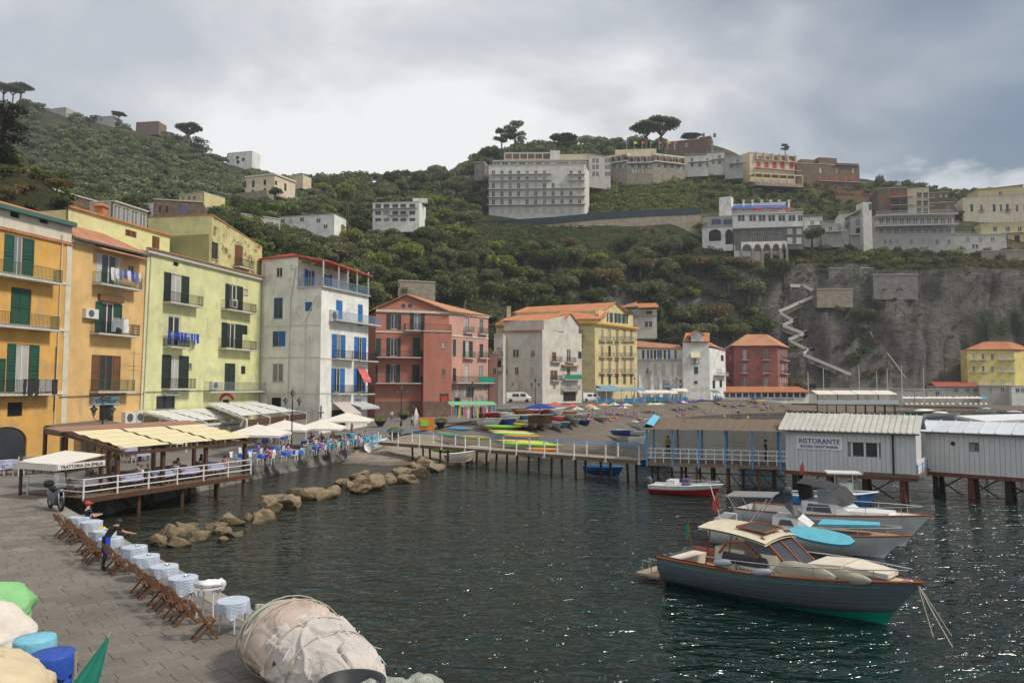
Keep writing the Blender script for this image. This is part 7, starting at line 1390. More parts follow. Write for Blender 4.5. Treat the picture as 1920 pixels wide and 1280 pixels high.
# ------------------------------------------------------------------ waterside restaurants
mat('deck_wood',(.17,.12,.085),.8,.25,3,.4,12,obj_var=.2);mat('dark_wood',(.085,.04,.022),.6,.25,3);mat('awning_yellow',(.62,.54,.33),.9,.08,1.5);mat('roof_felt',(.30,.16,.115),.9,.15,2);mat('white_paint',(.66,.66,.65),.55,.12,3);mat('reed',(.17,.125,.09),.95,.3,6,.9,40);mat('canvas',(.66,.62,.55),.9,.07,2);mat('slat_white',(.60,.60,.58),.7,.1,2)
GA=math.atan2(1,.24)
def C3():return(_pr.uniform(.05,.6),_pr.uniform(.05,.5),_pr.uniform(.05,.6))
def deck():
 P0,P1=Vector((-22.5,39.6,1.46)),Vector((-17.5,50.4,1.46));L=(P1-P0).length;rz=math.atan2(P1 .y-P0 .y,P1 .x-P0 .x);t=thing('dining_deck','wooden restaurant deck on posts over the water with white rails','deck',P0,rz);M=Matrix.Translation(P0)@Matrix.Rotation(rz,4,'Z');W=5.2
 for i in range(26):MB().box(.02,i*.2,-.05,L-.02,i*.2+.19,0).build('plank',MATS['deck_wood'],t)
 MB().box(0,-.06,-.3,L,0,-.02).build('fascia',MATS['dark_wood'],t)
 for x in(.6,3.6,6.6,9.4,L-.3):
  for y in(.3,2.8):MB().tube([(x,y,-3),(x,y,-.05)],.11,7).build('pile',MATS['dark_wood'],t)
 for x in(.6,3.6,6.6,9.4):MB().box(x-.08,.1,-.28,x+.08,W,-.06).build('joist',MATS['dark_wood'],t)
 for pts in([(0,4.6),(0,0),(L,0),(L,4.6)],):
  for a,b in zip(pts[:-1],pts[1:]):
   n=max(2,round(math.hypot(b[0]-a[0],b[1]-a[1])/2.0));r=MB()
   for z in(.3,.62,.95):r.bar((a[0],a[1],z),(b[0],b[1],z),.05)
   r.build('rail',MATS['white_paint'],t)
   for i in range(n):MB().box(lerp(a[0],b[0],i/n)-.035,lerp(a[1],b[1],i/n)-.035,-.15,lerp(a[0],b[0],i/n)+.035,lerp(a[1],b[1],i/n)+.035,1.0).build('rail_post',MATS['white_paint'],t)
 g=thing('deck_pergola','timber pergola with three cream awning panels over the dining deck','pergola',P0,rz);x0=2.0
 for x in(x0+.2,5.2,8.4,L-.2):
  for y in(.35,5.0):MB().box(x-.1,y-.1,0,x+.1,y+.1,2.1+(y>1)*.8).build('post',MATS['dark_wood'],g)
  MB().bar((x,0,2.2),(x,5.2,3.12),.14,.2).build('rafter',MATS['dark_wood'],g)
 for k in range(3):a=x0+.35+k*3.25;b=a+3.0;MB().loft([[(lerp(a,b,i/2),y,2.44+y*.172+.03*math.sin(y*6.2))for i in range(3)]for y in[q*.14 for q in range(35)]]).build('awning_panel',MATS['awning_yellow'],g)
 MB().slab([(x0-.3,4.6,3.3),(L+.1,4.6,3.3),(L+.1,6.0,3.45),(x0-.3,6.0,3.45)],.08).build('roof_strip',MATS['roof_felt'],g);MB().box(x0,.0,2.02,L,.12,2.2).build('beam',MATS['dark_wood'],g)
 h=thing('entrance_awning','small cream awning with lettered valance at the deck entrance','awning',P0,rz);MB().slab([(-1.0,.7,1.75),(1.7,.7,2.1),(1.7,4.0,2.2),(-1.0,4.0,1.85)],.04).build('canopy',MATS['canvas'],h);MB().box(-1.02,.7,1.45,-1.0,4.0,1.8).build('valance',MATS['canvas'],h);MB().box(-1.0,.66,1.5,1.7,.68,1.8).build('valance',MATS['canvas'],h);lettering('TRATTORIA DA EMILIA',2.4,.16,'ink',h,(-.85,.64,1.56),0)
 for x,y in((-.9,3.8),(1.6,.8),(1.6,3.8)):MB().box(x-.06,y-.06,0,x+.06,y+.06,2.1).build('post',MATS['dark_wood'],h)
 spots=[(1.2,1.3,'greycloth'),(2.6,2.8,'greycloth'),(3.4,.9,'lilac'),(5.2,3.2,'greycloth'),(5.6,1.0,'lilac'),(7.6,1.0,'lilac'),(8.2,3.2,'greycloth'),(9.6,1.0,'lilac'),(11.0,2.9,'lilac')]
 for i,(x,y,k)in enumerate(spots):
  w='nearest the railing' if y<2 else 'in the back row';putp(TB[k],M@Vector((x,y,0)),rz,('lilac' if k=='lilac' else 'grey')+' clothed dining table on the wooden deck, '+w,'tables on the wooden deck')
 tops=((.36,.38,.46),(.66,.66,.64),(.03,.32,.16),(.20,.28,.45),(.62,.6,.6),(.07,.06,.06),(.60,.58,.56),(.10,.16,.36),(.5,.16,.22),(.62,.5,.52),(.64,.64,.62),(.3,.3,.33));words=('lilac dress','white shirt and sunglasses','green top','blue checked shirt','white shirt','black top','pale shirt','blue shirt','pink dress','pink top','white blouse','grey shirt')
 for i,(x,y,a)in enumerate(((2.6,1.0,90),(4.2,.9,-90),(4.8,1.1,90),(6.5,.9,-90),(6.8,1.1,90),(8.5,.9,-90),(8.0,2.3,0),(9.0,1.4,90),(10.5,.9,-90),(10.4,2.9,90),(5.2,2.4,180),(2.9,3.5,180))):
  person('sit',M@Vector((x,y,.44)),rz+R(a),'seated diner in '+words[i]+' on the wooden deck',tops[i],C3(),group='diners on the wooden deck');putp(FC,M@Vector((x,y+.02,0)),rz+R(a),'wooden folding chair under the diner in '+words[i],'chairs on the wooden deck')
 person('stand',M@Vector((5.0,4.3,0)),rz,'standing waiter in pale shirt at the back of the wooden deck',(.58,.56,.6),(.05,.05,.06))
def wall_canopy(name,label,back,front,zb,zf,m,posts=(),fas=None,txt=None,beams=4):
 (xa,ya),(xb,yb)=back;A=Vector((*FL(xa,-.4),zb));B=Vector((*FL(xb,-.4),zb));C,D=gz(*front[1],zf),gz(*front[0],zf);t=thing(name,label,'canopy',(D.x,D.y,1.3));o=tuple(t.location);N=beams;cx=[]
 for k in range(N-1):
  rows=[]
  for i in range(15):
   v=i/14*.86;a=A.lerp(D,v);b=B.lerp(C,v);rows.append([a.lerp(b,(k+.06+.88*j/2)/(N-1))+Vector((0,0,.16+.04*math.sin(i*2.2)))for j in range(3)])
  MB().loft(rows).build('awning_panel',MATS[m],t,False,o)
 for k in range(N):a=A.lerp(B,k/(N-1));b=D.lerp(C,k/(N-1));MB().bar(a,b,.14,.2).build('rafter',MATS['white_paint' if m=='slat_white' else 'dark_wood'],t,False,o);MB().bar(b,Vector((b.x,b.y,1.2)),.12).build('post',MATS['white_paint' if m=='slat_white' else 'dark_wood'],t,False,o)
 f=MB();f.mesh([D,C,C-Vector((0,0,.6)),D-Vector((0,0,.6))],[(0,1,2,3)]);d=(C-D).normalized();off_=Vector((d.y,-d.x,0))*.05;f=MB();f.mesh([D+off_,C+off_,C+off_-Vector((0,0,.6)),D+off_-Vector((0,0,.6)),D-off_,C-off_,C-off_-Vector((0,0,.6)),D-off_-Vector((0,0,.6))],[(0,1,2,3),(7,6,5,4),(0,4,5,1),(3,2,6,7)]);f.build('fascia',MATS[fas or 'canvas'],t,False,o)
 if txt:w=(C-D).length;lettering(txt,w*.86,.26,'navy_ink',t,D+off_*1.4+d*w*.07-Vector((0,0,.45))-Vector(o),math.atan2(d.y,d.x))
 for k in range(N-1):p=A.lerp(B,(k+.5)/(N-1)).lerp(D.lerp(C,(k+.5)/(N-1)),.55);putp(TB['whitecloth'],(p.x,p.y,ground_z(p.x,p.y)),GA,'white clothed table under the '+label.split(' over')[0],'tables under the wall canopies')
def square_umbrella(px,py,z,w,label):
 p=gz(px,py,z);g=ground_z(p.x,p.y);t=thing('market_umbrella',label,'umbrella',(p.x,p.y,g),GA+.3,'cream market umbrellas on the promenade');h=z-g;c=MB();e=h-.85
 for k in range(4):
  a0,a1=[R(45+90*(k+i))for i in(0,1)];q0,q1=[Vector((math.cos(a)*w*.707,math.sin(a)*w*.707,e))for a in(a0,a1)];m=(q0+q1)/2+Vector((0,0,.06));tp=Vector((0,0,h));c.quad(tp,q0,m);c.quad(tp,m,q1);c.mesh([q0,m,q1,q1-Vector((0,0,.18)),m-Vector((0,0,.18)),q0-Vector((0,0,.18))],[(0,5,4,1),(1,4,3,2)])
 c.build('canopy',MATS['canvas'],t);MB().tube([(0,0,0),(0,0,h+.15)],.04,7).build('pole',MATS['white_paint'],t);b=MB()
 for k in range(8):a=k*.785;q=Vector((math.cos(a),math.sin(a),0))*w*.5;b.bar((0,0,h-.08),(q.x,q.y,e+.02),.025)
 b.build('ribs',MATS['teak'],t);MB().box(-.35,-.35,0,.35,.35,.1).build('base',MATS['concrete']if 'concrete' in MATS else W_('concrete'),t)
def lamp_post(px,py,base,H,label,arms=True):
 p=at(px,py,base);g=ground_z(p.x,p.y);t=thing('street_lamp',label,'street lamp',(p.x,p.y,g));MB().lathe([(.16,0),(.14,.5),(.06,.6),(.05,H-.7),(.03,H-.2)],10).build('post',MATS['iron'],t)
 for k,(x,z)in enumerate(((0,H-.25),(-.62,H-.95),(.62,H-.95))if arms else((0,H-.25),)):
  if x:MB().tube([(0,0,H-1.2),(x*.5,0,H-1.35),(x,0,H-1.1),(x,0,z)],.025,6).build('arm',MATS['iron'],t)
  o=MB().lathe([(.08,0),(.17,.4)],8,(x,0,z)).build('lantern',MATS['glass_lit'],t);MB().lathe([(.27,0),(.2,.12),(.07,.22),(.05,.34),(0,.36)],10,(x,0,z+.4)).build('cap',MATS['iron'],o)
def promenade():
 pts=[at(84,797,54),at(165,809,50),at(262,800,60),at(196,786,65)];t=thing('reed_pergola','dark reed roofed trattoria shelter against the ochre house','pergola',(pts[1].x,pts[1].y,1.35));o=tuple(t.location);MB().slab(pts,.18).build('reed_roof',MATS['reed'],t,False,o)
 for a,b in((0,1),(1,2)):A,B=pts[a],pts[b];MB().slab([A,B,B+Vector((0,.06,0)),A+Vector((0,.06,0))],.62).build('reed_fringe',MATS['reed'],t,False,o)
 for k,p in enumerate(pts[:3]+[pts[0].lerp(pts[1],.5),pts[1].lerp(pts[2],.5)]):MB().bar((p.x,p.y+.1,p.z-.1),(p.x,p.y+.1,1.3),.2).build('post',MATS['dark_wood'],t,False,o)
 A,B=pts[3].lerp(pts[0],.55),pts[2].lerp(pts[1],.45);MB().mesh([(A.x,A.y,1.3),(B.x,B.y,1.3),(B.x,B.y,4.2),(A.x,A.y,4.2)],[(0,1,2,3)]).build('back_wall',W_('apricot'),t,False,o);q=A.lerp(B,.35);MB().box(-1.0,-.08,1.0,1.0,-.04,2.2).build('painting',mat('mural',(.20,.24,.22),.8,.5,2),t,loc=Vector((q.x,q.y,1.35))-Vector(o),rot=(0,0,math.atan2(B.y-A.y,B.x-A.x)))
 wall_canopy('white_canopy','white slatted canopy with blue lettering over the terrace of the lime house',((272,0),(386,0)),((350,797),(455,788)),4.75,3.75,'slat_white',txt="SEAFOOD - FISHERMEN'S RESTAURANT");wall_canopy('brown_canopy','brown framed white canopy between the lime and white houses',((392,0),(480,0)),((463,787),(574,775)),5.3,4.25,'slat_white',fas='dark_wood')
 for a in((483,795,4.0,4.9,'cream market umbrella nearest the wooden deck'),(534,787,4.1,4.8,'whiter market umbrella behind the street lamp'),(602,786,4.0,4.6,'cream market umbrella in front of the white house corner'),(651,773,4.5,5.2,'highest cream market umbrella under the tan awning')):square_umbrella(*a)
 lamp_post(547,820,68,5.2,'three armed iron lamp post in front of the white house');lamp_post(752,800,98,5.0,'three armed iron lamp post in front of the pink house');lamp_post(190,860,51,4.9,'three armed iron lamp post beside the reed roof');lamp_post(886,790,112,5.0,'single iron lamp post beside the market stall',False);lamp_post(1004,770,126,5.2,'iron lamp post behind the stored boats');lamp_post(1190,750,176,5.4,'iron lamp post in front of the blue awning',False);lamp_post(1269,745,190,5.4,'iron lamp post near the white tent',False)
 sea=[(491,851),(535,846),(556,844),(591,836),(616,831),(634,828),(660,823),(684,819),(697,817)];bk=[(497,824),(470,842),(530,818),(596,822),(575,826),(630,816),(655,812),(455,850),(512,838)]
 for i,(px,py)in enumerate(sea+bk):
  p=gz(px,py,2.05);g=ground_z(p.x,p.y);k='bluecloth' if px<600 else 'turquoise';row='along the sea wall' if i<9 else 'in the inner row';putp(TB[k],(p.x,p.y,g),GA,('royal blue' if k=='bluecloth' else 'turquoise')+' clothed table '+row+' of the promenade','promenade tables '+row)
  for a in(0,1,2,3):
   if _pr.random()<.2:continue
   q=Vector((p.x,p.y,g))+Vector((math.cos(GA+a*1.571),math.sin(GA+a*1.571),0))*.75;rz=GA+a*1.571-math.pi/2;putp(PC,q,rz,'white plastic chair at a promenade table '+row,'white chairs on the promenade')
   if _pr.random()<(.6 if px>590 else.3):person('sit',q+Vector((0,0,.44)),rz,'seated guest at a promenade table '+row,C3(),C3(),group='guests on the promenade '+row)
 for i,(px,py)in enumerate(((20,868),(57,868),(70,855),(12,862),(112,862),(240,838),(262,846))):
  p=gz(px,py,2.1);g=ground_z(p.x,p.y);putp(TB['lilac'],(p.x,p.y,g),GA,'lilac clothed table in front of the ochre house','tables in front of the ochre house')
  for a in(0,2):q=Vector((p.x,p.y,g))+Vector((math.cos(GA+a*1.571),math.sin(GA+a*1.571),0))*.9;putp(PC,q,GA+a*1.571-math.pi/2,'white plastic chair in front of the ochre house','chairs in front of the ochre house')
 for i,(px,py,ps,tc,bc,w)in enumerate(((734,793,'stand',(.66,.66,.66),(.05,.12,.35),'white shirt and blue shorts by the planter'),(976,800,'walk',(.5,.5,.48),(.03,.03,.04),'pale top and black shorts walking the piazza'),(987,799,'walk',(.13,.14,.15),(.3,.28,.25),'grey shirt walking beside a partner'),(971,771,'walk',(.03,.16,.36),(.3,.25,.2),'blue shirt walking between the boats'),(982,772,'walk',(.64,.63,.6),(.55,.5,.45),'white clothes walking between the boats'),(660,806,'stand',(.5,.38,.34),(.2,.15,.12),'pink shirt under the highest umbrella'))):
  if px in(976,987):px-=203
  p=gz(px,py,2.2);p.z=ground_z(p.x,p.y);person(ps,p,_pr.uniform(-1,1),'person in '+w,tc,bc)
 for px,py,lb in((713,800,'leafy shrub in a dark bowl planter by the white house'),(757,792,'flowering planter beside the lamp before the pink house'),(741,812,'low hedge planter at the start of the gangway'),(826,802,'planter box before the pink house portal')):
  p=gz(px,py,2.0);p.z=ground_z(p.x,p.y);t=thing('planter',lb,'planter',p);MB().lathe([(.35,0),(.75,.6),(.8,.65),(.7,.6)],14).build('bowl',MATS['iron'],t,True);add('plant',quads_mesh('plant',leaf_cloud([(0,0,.8,.9,.9,.4)],500,.09,np.random.RandomState(px)),LEAF['green']),t)
deck();promenade()
# ------------------------------------------------------------------ gangway, bathing pier, boats
mat('plank_wood',(.30,.24,.18),.85,.2,3,.3,12,obj_var=.14);mat('pile_wood',(.035,.025,.018),.85,.3,3,.6);mat('hut_board',(.58,.585,.58),.7,.06,2,obj_var=.05,streak=.06);mat('roof_sheet',(.50,.49,.44),.5,.1,1.5,obj_var=.06,streak=.2);mat('roof_metal',(.56,.59,.61),.4,.1,1.5,obj_var=.06);mat('blue_paint',(.08,.28,.58),.5,.12,3);mat('rust',(.16,.06,.035),.8,.3,4)
def gangway():
 A,B=gz(722,827,1.75),gz(1210,861,1.75);d=(B-A).normalized();rz=math.atan2(d.y,d.x);L=(B-A).length;t=thing('gangway','long wooden gangway with white posts and blue handrails','gangway',A,rz);n=int(L/.3)
 for i in range(n):MB().box(i*L/n+.01,-.9,-.06,(i+1)*L/n-.01,.9,0).build('plank',MATS['plank_wood'],t)
 for y in(-.8,.8):MB().box(0,y-.07,-.32,L,y+.07,-.07).build('beam',MATS['deck_wood'],t)
 for s in(-1,1):
  k=10;MB().tube([(0,s*.92,1.05),(L,s*.92,1.05)],.035,6).build('handrail',MATS['blue_paint'],t);MB().tube([(0,s*.92,.55),(L,s*.92,.5)],.014,5).build('rope_rail',MATS['rope'],t)
  for i in range(k+1):x=L*i/k;MB().box(x-.05,s*.92-.05,-.3,x+.05,s*.92+.05,1.07).box(x-.12,s*.92-.08,-.32,x+.12,s*.92+.08,-.2).build('post',MATS['white_paint'],t)
 for i in range(2,13):x=L*i/12.5;[MB().tube([(x+.15*math.sin(i*7+y),y,-3),(x,y,-.3)],.1,7).build('pile',MATS['pile_wood'],t)for y in(-.7,.7)]
def hut_pier():
 A,B=gz(1213,866,1.85),gz(1474,874,1.85);C=gz(1718,888,1.85);d=(B-A).normalized();rz=math.atan2(d.y,d.x);L=(B-A).length;t=thing('bathing_pier','open bathing pier with blue posts and a reed mat roof','pier',A,rz);W=4.2
 MB().box(0,0,-.25,L,W,0).build('floor',MATS['deck_wood'],t)
 for i in range(9):
  for y in(.3,W-.3):MB().tube([(L*(i+.3)/9,y,-3.5),(L*(i+.3)/9,y,-.2)],.09,7).build('pile',MATS['rust' if i%2 else 'pile_wood'],t)
 b=MB();[b.bar((L*i/9+.3,.3,-.4),(L*(i+1)/9+.2,.3,-1.6),.07)for i in range(9)];b.bar((0,.3,-.7),(L,.3,-.7),.07).build('brace',MATS['pile_wood'],t)
 for i in range(6):[MB().box(L*i/5.2-.06,y-.06,-.3,L*i/5.2+.06,y+.06,2.35).build('post',MATS['blue_paint'],t)for y in(0,W)]
 for y in(-.02,W):
  r=MB();[r.bar((0,y,z),(L,y,z),.06)for z in(.35,.7,1.0)];[r.bar((L*i/16,y,0),(L*i/16,y,1.0),.05)for i in range(17)];r.build('railing',MATS['white_paint'],t)
 for k in range(4):a,c=L*k/4+.02-.4*(k==0),L*(k+1)/4;MB().loft([[(lerp(a,c,i/8),y,2.42+.55*(y+.5)/(W+1)+.05*noise.noise((i*.9+k,y,2)))for i in range(9)]for y in(-.6,.8,2.2,3.6,W+.5)]).build('reed_mat',MATS['reed'],t)
 MB().loft([[(-.5,0,2.3),(-.5,W,2.6)],[(.0,0,2.75),(.0,W,3.3)],[(.5,0,2.6),(.5,W,3.1)]]).build('blue_tarp',mat('tarp_blue',(.12,.42,.58),.6,.15,2),t);person('stand',A+d*(L-1.3)+Vector((-d.y*.6,d.x*.6,0)),rz+1.2,'dark silhouetted person standing at the hut end of the pier',(.02,.02,.025),(.02,.02,.025));person('stand',A+d*1.2+Vector((-d.y*3,d.x*3,0)),rz,'person in yellow and black at the blue tarpaulin end of the pier',(.4,.3,.04),(.03,.03,.03))
 def hut(name,label,A,B,h,Wd,zr,sheetm,nsh,wins,seams=True):
  d=(B-A).normalized();rz=math.atan2(d.y,d.x);L=(B-A).length;r=thing(name,label,'hut',A);f=Face(r,A,B,A.z-.25,A.z+h,MATS['hut_board']);hs=[f.win(w,'w',frame='white_frame',pane='glass',sill=False)for w in wins];n=int(L/.28);holes=f.holes
  for i in range(n):
   u0,u1=L*i/n+.008,L*(i+1)/n-.008;segs=[(A.z-.25,A.z+h)]
   for(a,b_,z0,z1)in holes:
    if u1>a and u0<b_:segs=[(s0,z0)for s0,s1 in segs]+[(z1,s1)for s0,s1 in segs]
   for s0,s1 in segs:MB().box(u0,-.03,s0-A.z,u1,.0,s1-A.z).build('board',MATS['hut_board'],r,rot=(0,0,rz))
  MB().box(0,.3,-.25,L,Wd,h).build('core_wall',MATS['hut_board'],r,rot=(0,0,rz));MB().box(-.1,-.1,-.5,L+.1,Wd,-.26).build('floor_frame',MATS['rust'],r,rot=(0,0,rz))
  for k in range(nsh):a,c=lerp(-.35,L+.3,k/nsh)+.01,lerp(-.35,L+.3,(k+1)/nsh)-.01;MB().slab([(a,-.45,h+.1),(c,-.45,h+.1),(c,Wd*.55,h+zr),(a,Wd*.55,h+zr)],.05).box(a,-.45,h+.06,a+.05,-.3,h+.14).build('roof_sheet',MATS[sheetm],r,rot=(0,0,rz));MB().bar((a,-.45,h+.13),(a,Wd*.55,h+zr+.04),.05,.06).build('roof_seam',MATS[sheetm],r,rot=(0,0,rz))
  MB().slab([(-.3,Wd*.55,h+zr),(L+.3,Wd*.55,h+zr),(L+.3,Wd+.3,h+.2),(-.3,Wd+.3,h+.2)],.05).build('rear_roof',MATS[sheetm],r,rot=(0,0,rz));MB().box(-.3,-.42,h-.02,L+.25,-.34,h+.05).build('eave_beam',MATS['dark_wood'],r,rot=(0,0,rz))
  for i in range(4):
   for y in(.2,Wd*.5):[MB().tube([(L*(i+.2)/3.6+dx,y,-4),(L*(i+.2)/3.6+dx*.3,y,-.4)],.1,7).build('pile',MATS['rust' if i%2 else 'pile_wood'],r,rot=(0,0,rz))for dx in(0,.35)]
  b=MB();[b.bar((L*i/3.6+.3,.25,-.5),(L*(i+1)/3.6,.25,-1.7),.08).bar((L*i/3.6+.3,.25,-1.7),(L*(i+1)/3.6,.25,-.5),.08)for i in range(3)];b.build('brace',MATS['pile_wood'],r,rot=(0,0,rz));return r,f
 r,f=hut('restaurant_hut','white boarded restaurant hut on piles with blue lettered sign',B,C,2.42,3.6,1.15,'roof_sheet',24,[(1595,829,1648,857)])
 u0,u1,v0,v1=f.rect(1494,818,1580,842.5);f.box('sign','sign_white',u0,u1,v0,v1,.09);f.text('RISTORANTE',1499,1575,822,831,'navy_ink',.12);f.text("BAGNI SANT'ANNA",1502,1572,834,839,'navy_ink',.12);pass
 D,E=gz(1737,876,1.85),gz(1990,893,1.85);r2,g=hut('changing_hut','second pale hut on piles with light metal roof at the right edge',D,E,2.35,3.4,.75,'roof_metal',9,[(1826,829,1833,847)])
 u,z=g.uv(1787,831);MB().tube([(u,-.08,z),(u,0,z)],.14,12).build('vent',MATS['iron'],r2,loc=g.pos(0,0,0),rot=(0,0,g.rz));P,Q=C,D;m=MB();gt=thing('hut_gate','white plank gate with blue posts between the two huts','gate',P,math.atan2(Q.y-P.y,Q.x-P.x));l=(Q-P).length
 for z in(.1,.45,.8):MB().box(.05,-.05,z-.35,l,.0,z-.05).build('plank',MATS['white_paint'],gt)
 for x in(.08,l*.5,l-.05):MB().box(x-.06,-.1,-.6,x+.06,-.04,.55).build('post',MATS['blue_paint'],gt)
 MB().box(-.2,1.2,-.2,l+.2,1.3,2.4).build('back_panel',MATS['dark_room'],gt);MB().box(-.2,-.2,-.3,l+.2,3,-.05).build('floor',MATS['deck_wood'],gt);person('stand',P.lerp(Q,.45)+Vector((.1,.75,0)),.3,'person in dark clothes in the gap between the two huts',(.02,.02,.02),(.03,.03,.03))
 w=thing('white_sunroof','white flat pavilion roof on a post behind the right hut','pavilion',gz(1880,842,1.85));MB().box(-.15,-.15,0,.15,.15,2.4).build('post',MATS['white_paint'],w);MB().slab([(-2.6,-2,2.5),(5,-2.4,2.9),(5,3,3.0),(-2.2,3,2.8)],.22).build('roof',MATS['white_paint'],w);MB().box(-2,-1.5,-.4,5,3,0).build('floor',MATS['deck_wood'],w);[MB().tube([(x,0,-3),(x,0,-.3)],.1,6).build('pile',MATS['pile_wood'],w)for x in(-1.5,1.5,4)]
# ---- boats: local +x is the bow, waterline at z = 0
for k,c,ro in(('hull_slate',(.115,.145,.165),.35),('hull_white',(.62,.63,.62),.3),('hull_red',(.45,.02,.02),.25),('hull_blue',(.02,.10,.36),.4),('hull_green',(.02,.20,.10),.4),('boot_green',(.0,.22,.15),.4),('cream_gel',(.60,.54,.40),.35),('white_gel',(.68,.68,.66),.35),('mahogany',(.26,.075,.025),.2),('teak_deck',(.34,.25,.17),.7),('cushion',(.58,.51,.42),.8),('cushion_olive',(.36,.33,.25),.8),('black_canvas',(.025,.026,.028),.8),('fender',(.35,.40,.46),.5),('tinted',(.05,.05,.055),.08),('sup_blue',(.10,.40,.50),.5),('orange',(.65,.22,.03),.6),('yellow',(.70,.55,.03),.5),('lime_plastic',(.25,.62,.05),.4),('boat_blue',(.08,.30,.52),.5),('camo_blue',(.05,.20,.48),.4)):mat(k,c,ro,.12 if k!='camo_blue' else.6,2.5,spec=.5)
def hull(t,L,B,fb,fbow,m,stern=.8,dep=.45,bands=None,rub='mahogany',full=.5,n=22):
 def sec(u,s):
  w=B/2*(stern+(1-stern)*min(1,u*2.5))if u<full else B/2*max(0,1-((u-full)/(1-full))**2.3);k=-dep*(1-u**5);sh=fb+(fbow-fb)*u**2;z=k+(sh-k)*s;p=2.6-1.3*u;rake=(L*.13)*(s**1.2)*max(0,(u-.6)/.4)**1.5
  return u*L*.92+rake,w*(1-(1-s)**p),z
 for nm,s0,s1,mm in(bands or(('hull',0,1,m),)):
  b=MB();ss=[lerp(s0,s1,i/6)for i in range(7)];rows=[[(x,-y,z)for x,y,z in[sec(i/n,s)for s in reversed(ss)]]+[(x,y,z)for x,y,z in[sec(i/n,s)for s in ss]]for i in range(n+1)];b.loft(rows);b.f.append(tuple(range(14)));b.build(nm,MATS[mm],t,True)
 for sg in(-1,1):MB().tube([(x,sg*y,z+.02)for x,y,z in[sec(i/n,1)for i in range(n+1)]],.045,6).build('rubbing_strake',MATS[rub],t)
 return sec
def dk(t,sec,u0,u1,z,m,name='deck',inset=.03,n=14):
 b=MB();rows=[[(sec(lerp(u0,u1,i/n),1)[0],s*max(.01,sec(lerp(u0,u1,i/n),1)[1]-inset),sec(lerp(u0,u1,i/n),1)[2]+z)for s in(-1,-.4,.4,1)]for i in range(n+1)];b.loft(rows);return b.build(name,MATS[m],t)
def boat(name,label,stern,bow,L=None,z=0.0):
 a,b=gz(*stern,z),gz(*bow,z);d=b-a;t=thing(name,label,'boat',a,math.atan2(d.y,d.x));return t,L or d.length
def rails(t,sec,u0,u1,h,m='steel',n=9,lean=0.0):
 b=MB()
 for s in(-1,1):
  P=[Vector((x,s*(y-.04+lean),zz+h))for x,y,zz in[sec(lerp(u0,u1,i/n),1)for i in range(n+1)]];b.tube(P,.02,6)
  for i in range(0,n+1,2):x,y,zz=sec(lerp(u0,u1,i/n),1);b.tube([(x,s*(y-.04),zz),P[i]],.014,5)
 b.build('guard_rail',MATS[m],t)
def cabin(t,x0,x1,y,z0,z1,m,glass='tinted',rake=.5,frame='mahogany',name='cabin'):
 b=MB();b.loft([[(x0,-y,z0),(x0,-y*.9,z1),(x0,y*.9,z1),(x0,y,z0)],[(x1-rake,-y,z0),(x1-rake,-y*.88,z1),(x1-rake,y*.88,z1),(x1-rake,y,z0)],[(x1,-y*.8,z0),(x1-.02,-y*.75,z0+(z1-z0)*.3),(x1-.02,y*.75,z0+(z1-z0)*.3),(x1,y*.8,z0)]]);b.build(name,MATS[m],t)
 for s in(-1,1):MB().mesh([(x0+.25,s*(y*.97+.01),z0+(z1-z0)*.35),(x1-rake-.15,s*(y*.97+.01),z0+(z1-z0)*.35),(x1-rake-.3,s*(y*.925+.015),z0+(z1-z0)*.85),(x0+.35,s*(y*.925+.015),z0+(z1-z0)*.85)],[(0,1,2,3)if s<0 else(3,2,1,0)]).build('window',MATS[glass],t)
def pad(t,pts,m,th=.12,name='cushion'):MB().slab(pts,th).build(name,MATS[m],t)
def outboard(t,x,z=.55):MB().blob((x-.18,0,z+.35),(.24,.17,.3),2,.08,10).build('outboard_motor',mat('motor_grey',(.10,.11,.12),.3,.1,3),t,True);MB().box(x-.22,-.06,-.5,x-.05,.06,z+.2).build('motor_leg',MATS['motor_grey'],t)
def flag(t,x,y,z,m):MB().tube([(x,y,z),(x-.12,y,z+.95)],.015,5).build('flagstaff',MATS['mahogany'],t);MB().loft([[(x-.12,y,z+.95),(x-.3,y+.1,z+.7)],[(x-.07,y,z+.4),(x-.3,y+.08,z+.25)]]).build('flag',m,t)
def fend(t,x,y,z,m,L=.5):MB().lathe([(.02,-L/2),(.11,-L/2+.08),(.12,0),(.11,L/2-.08),(.02,L/2)],10,(0,0,0)).build('fender',MATS[m],t,True,loc=(x,y,z),rot=(0,R(80)if m=='fender' else 0,0))
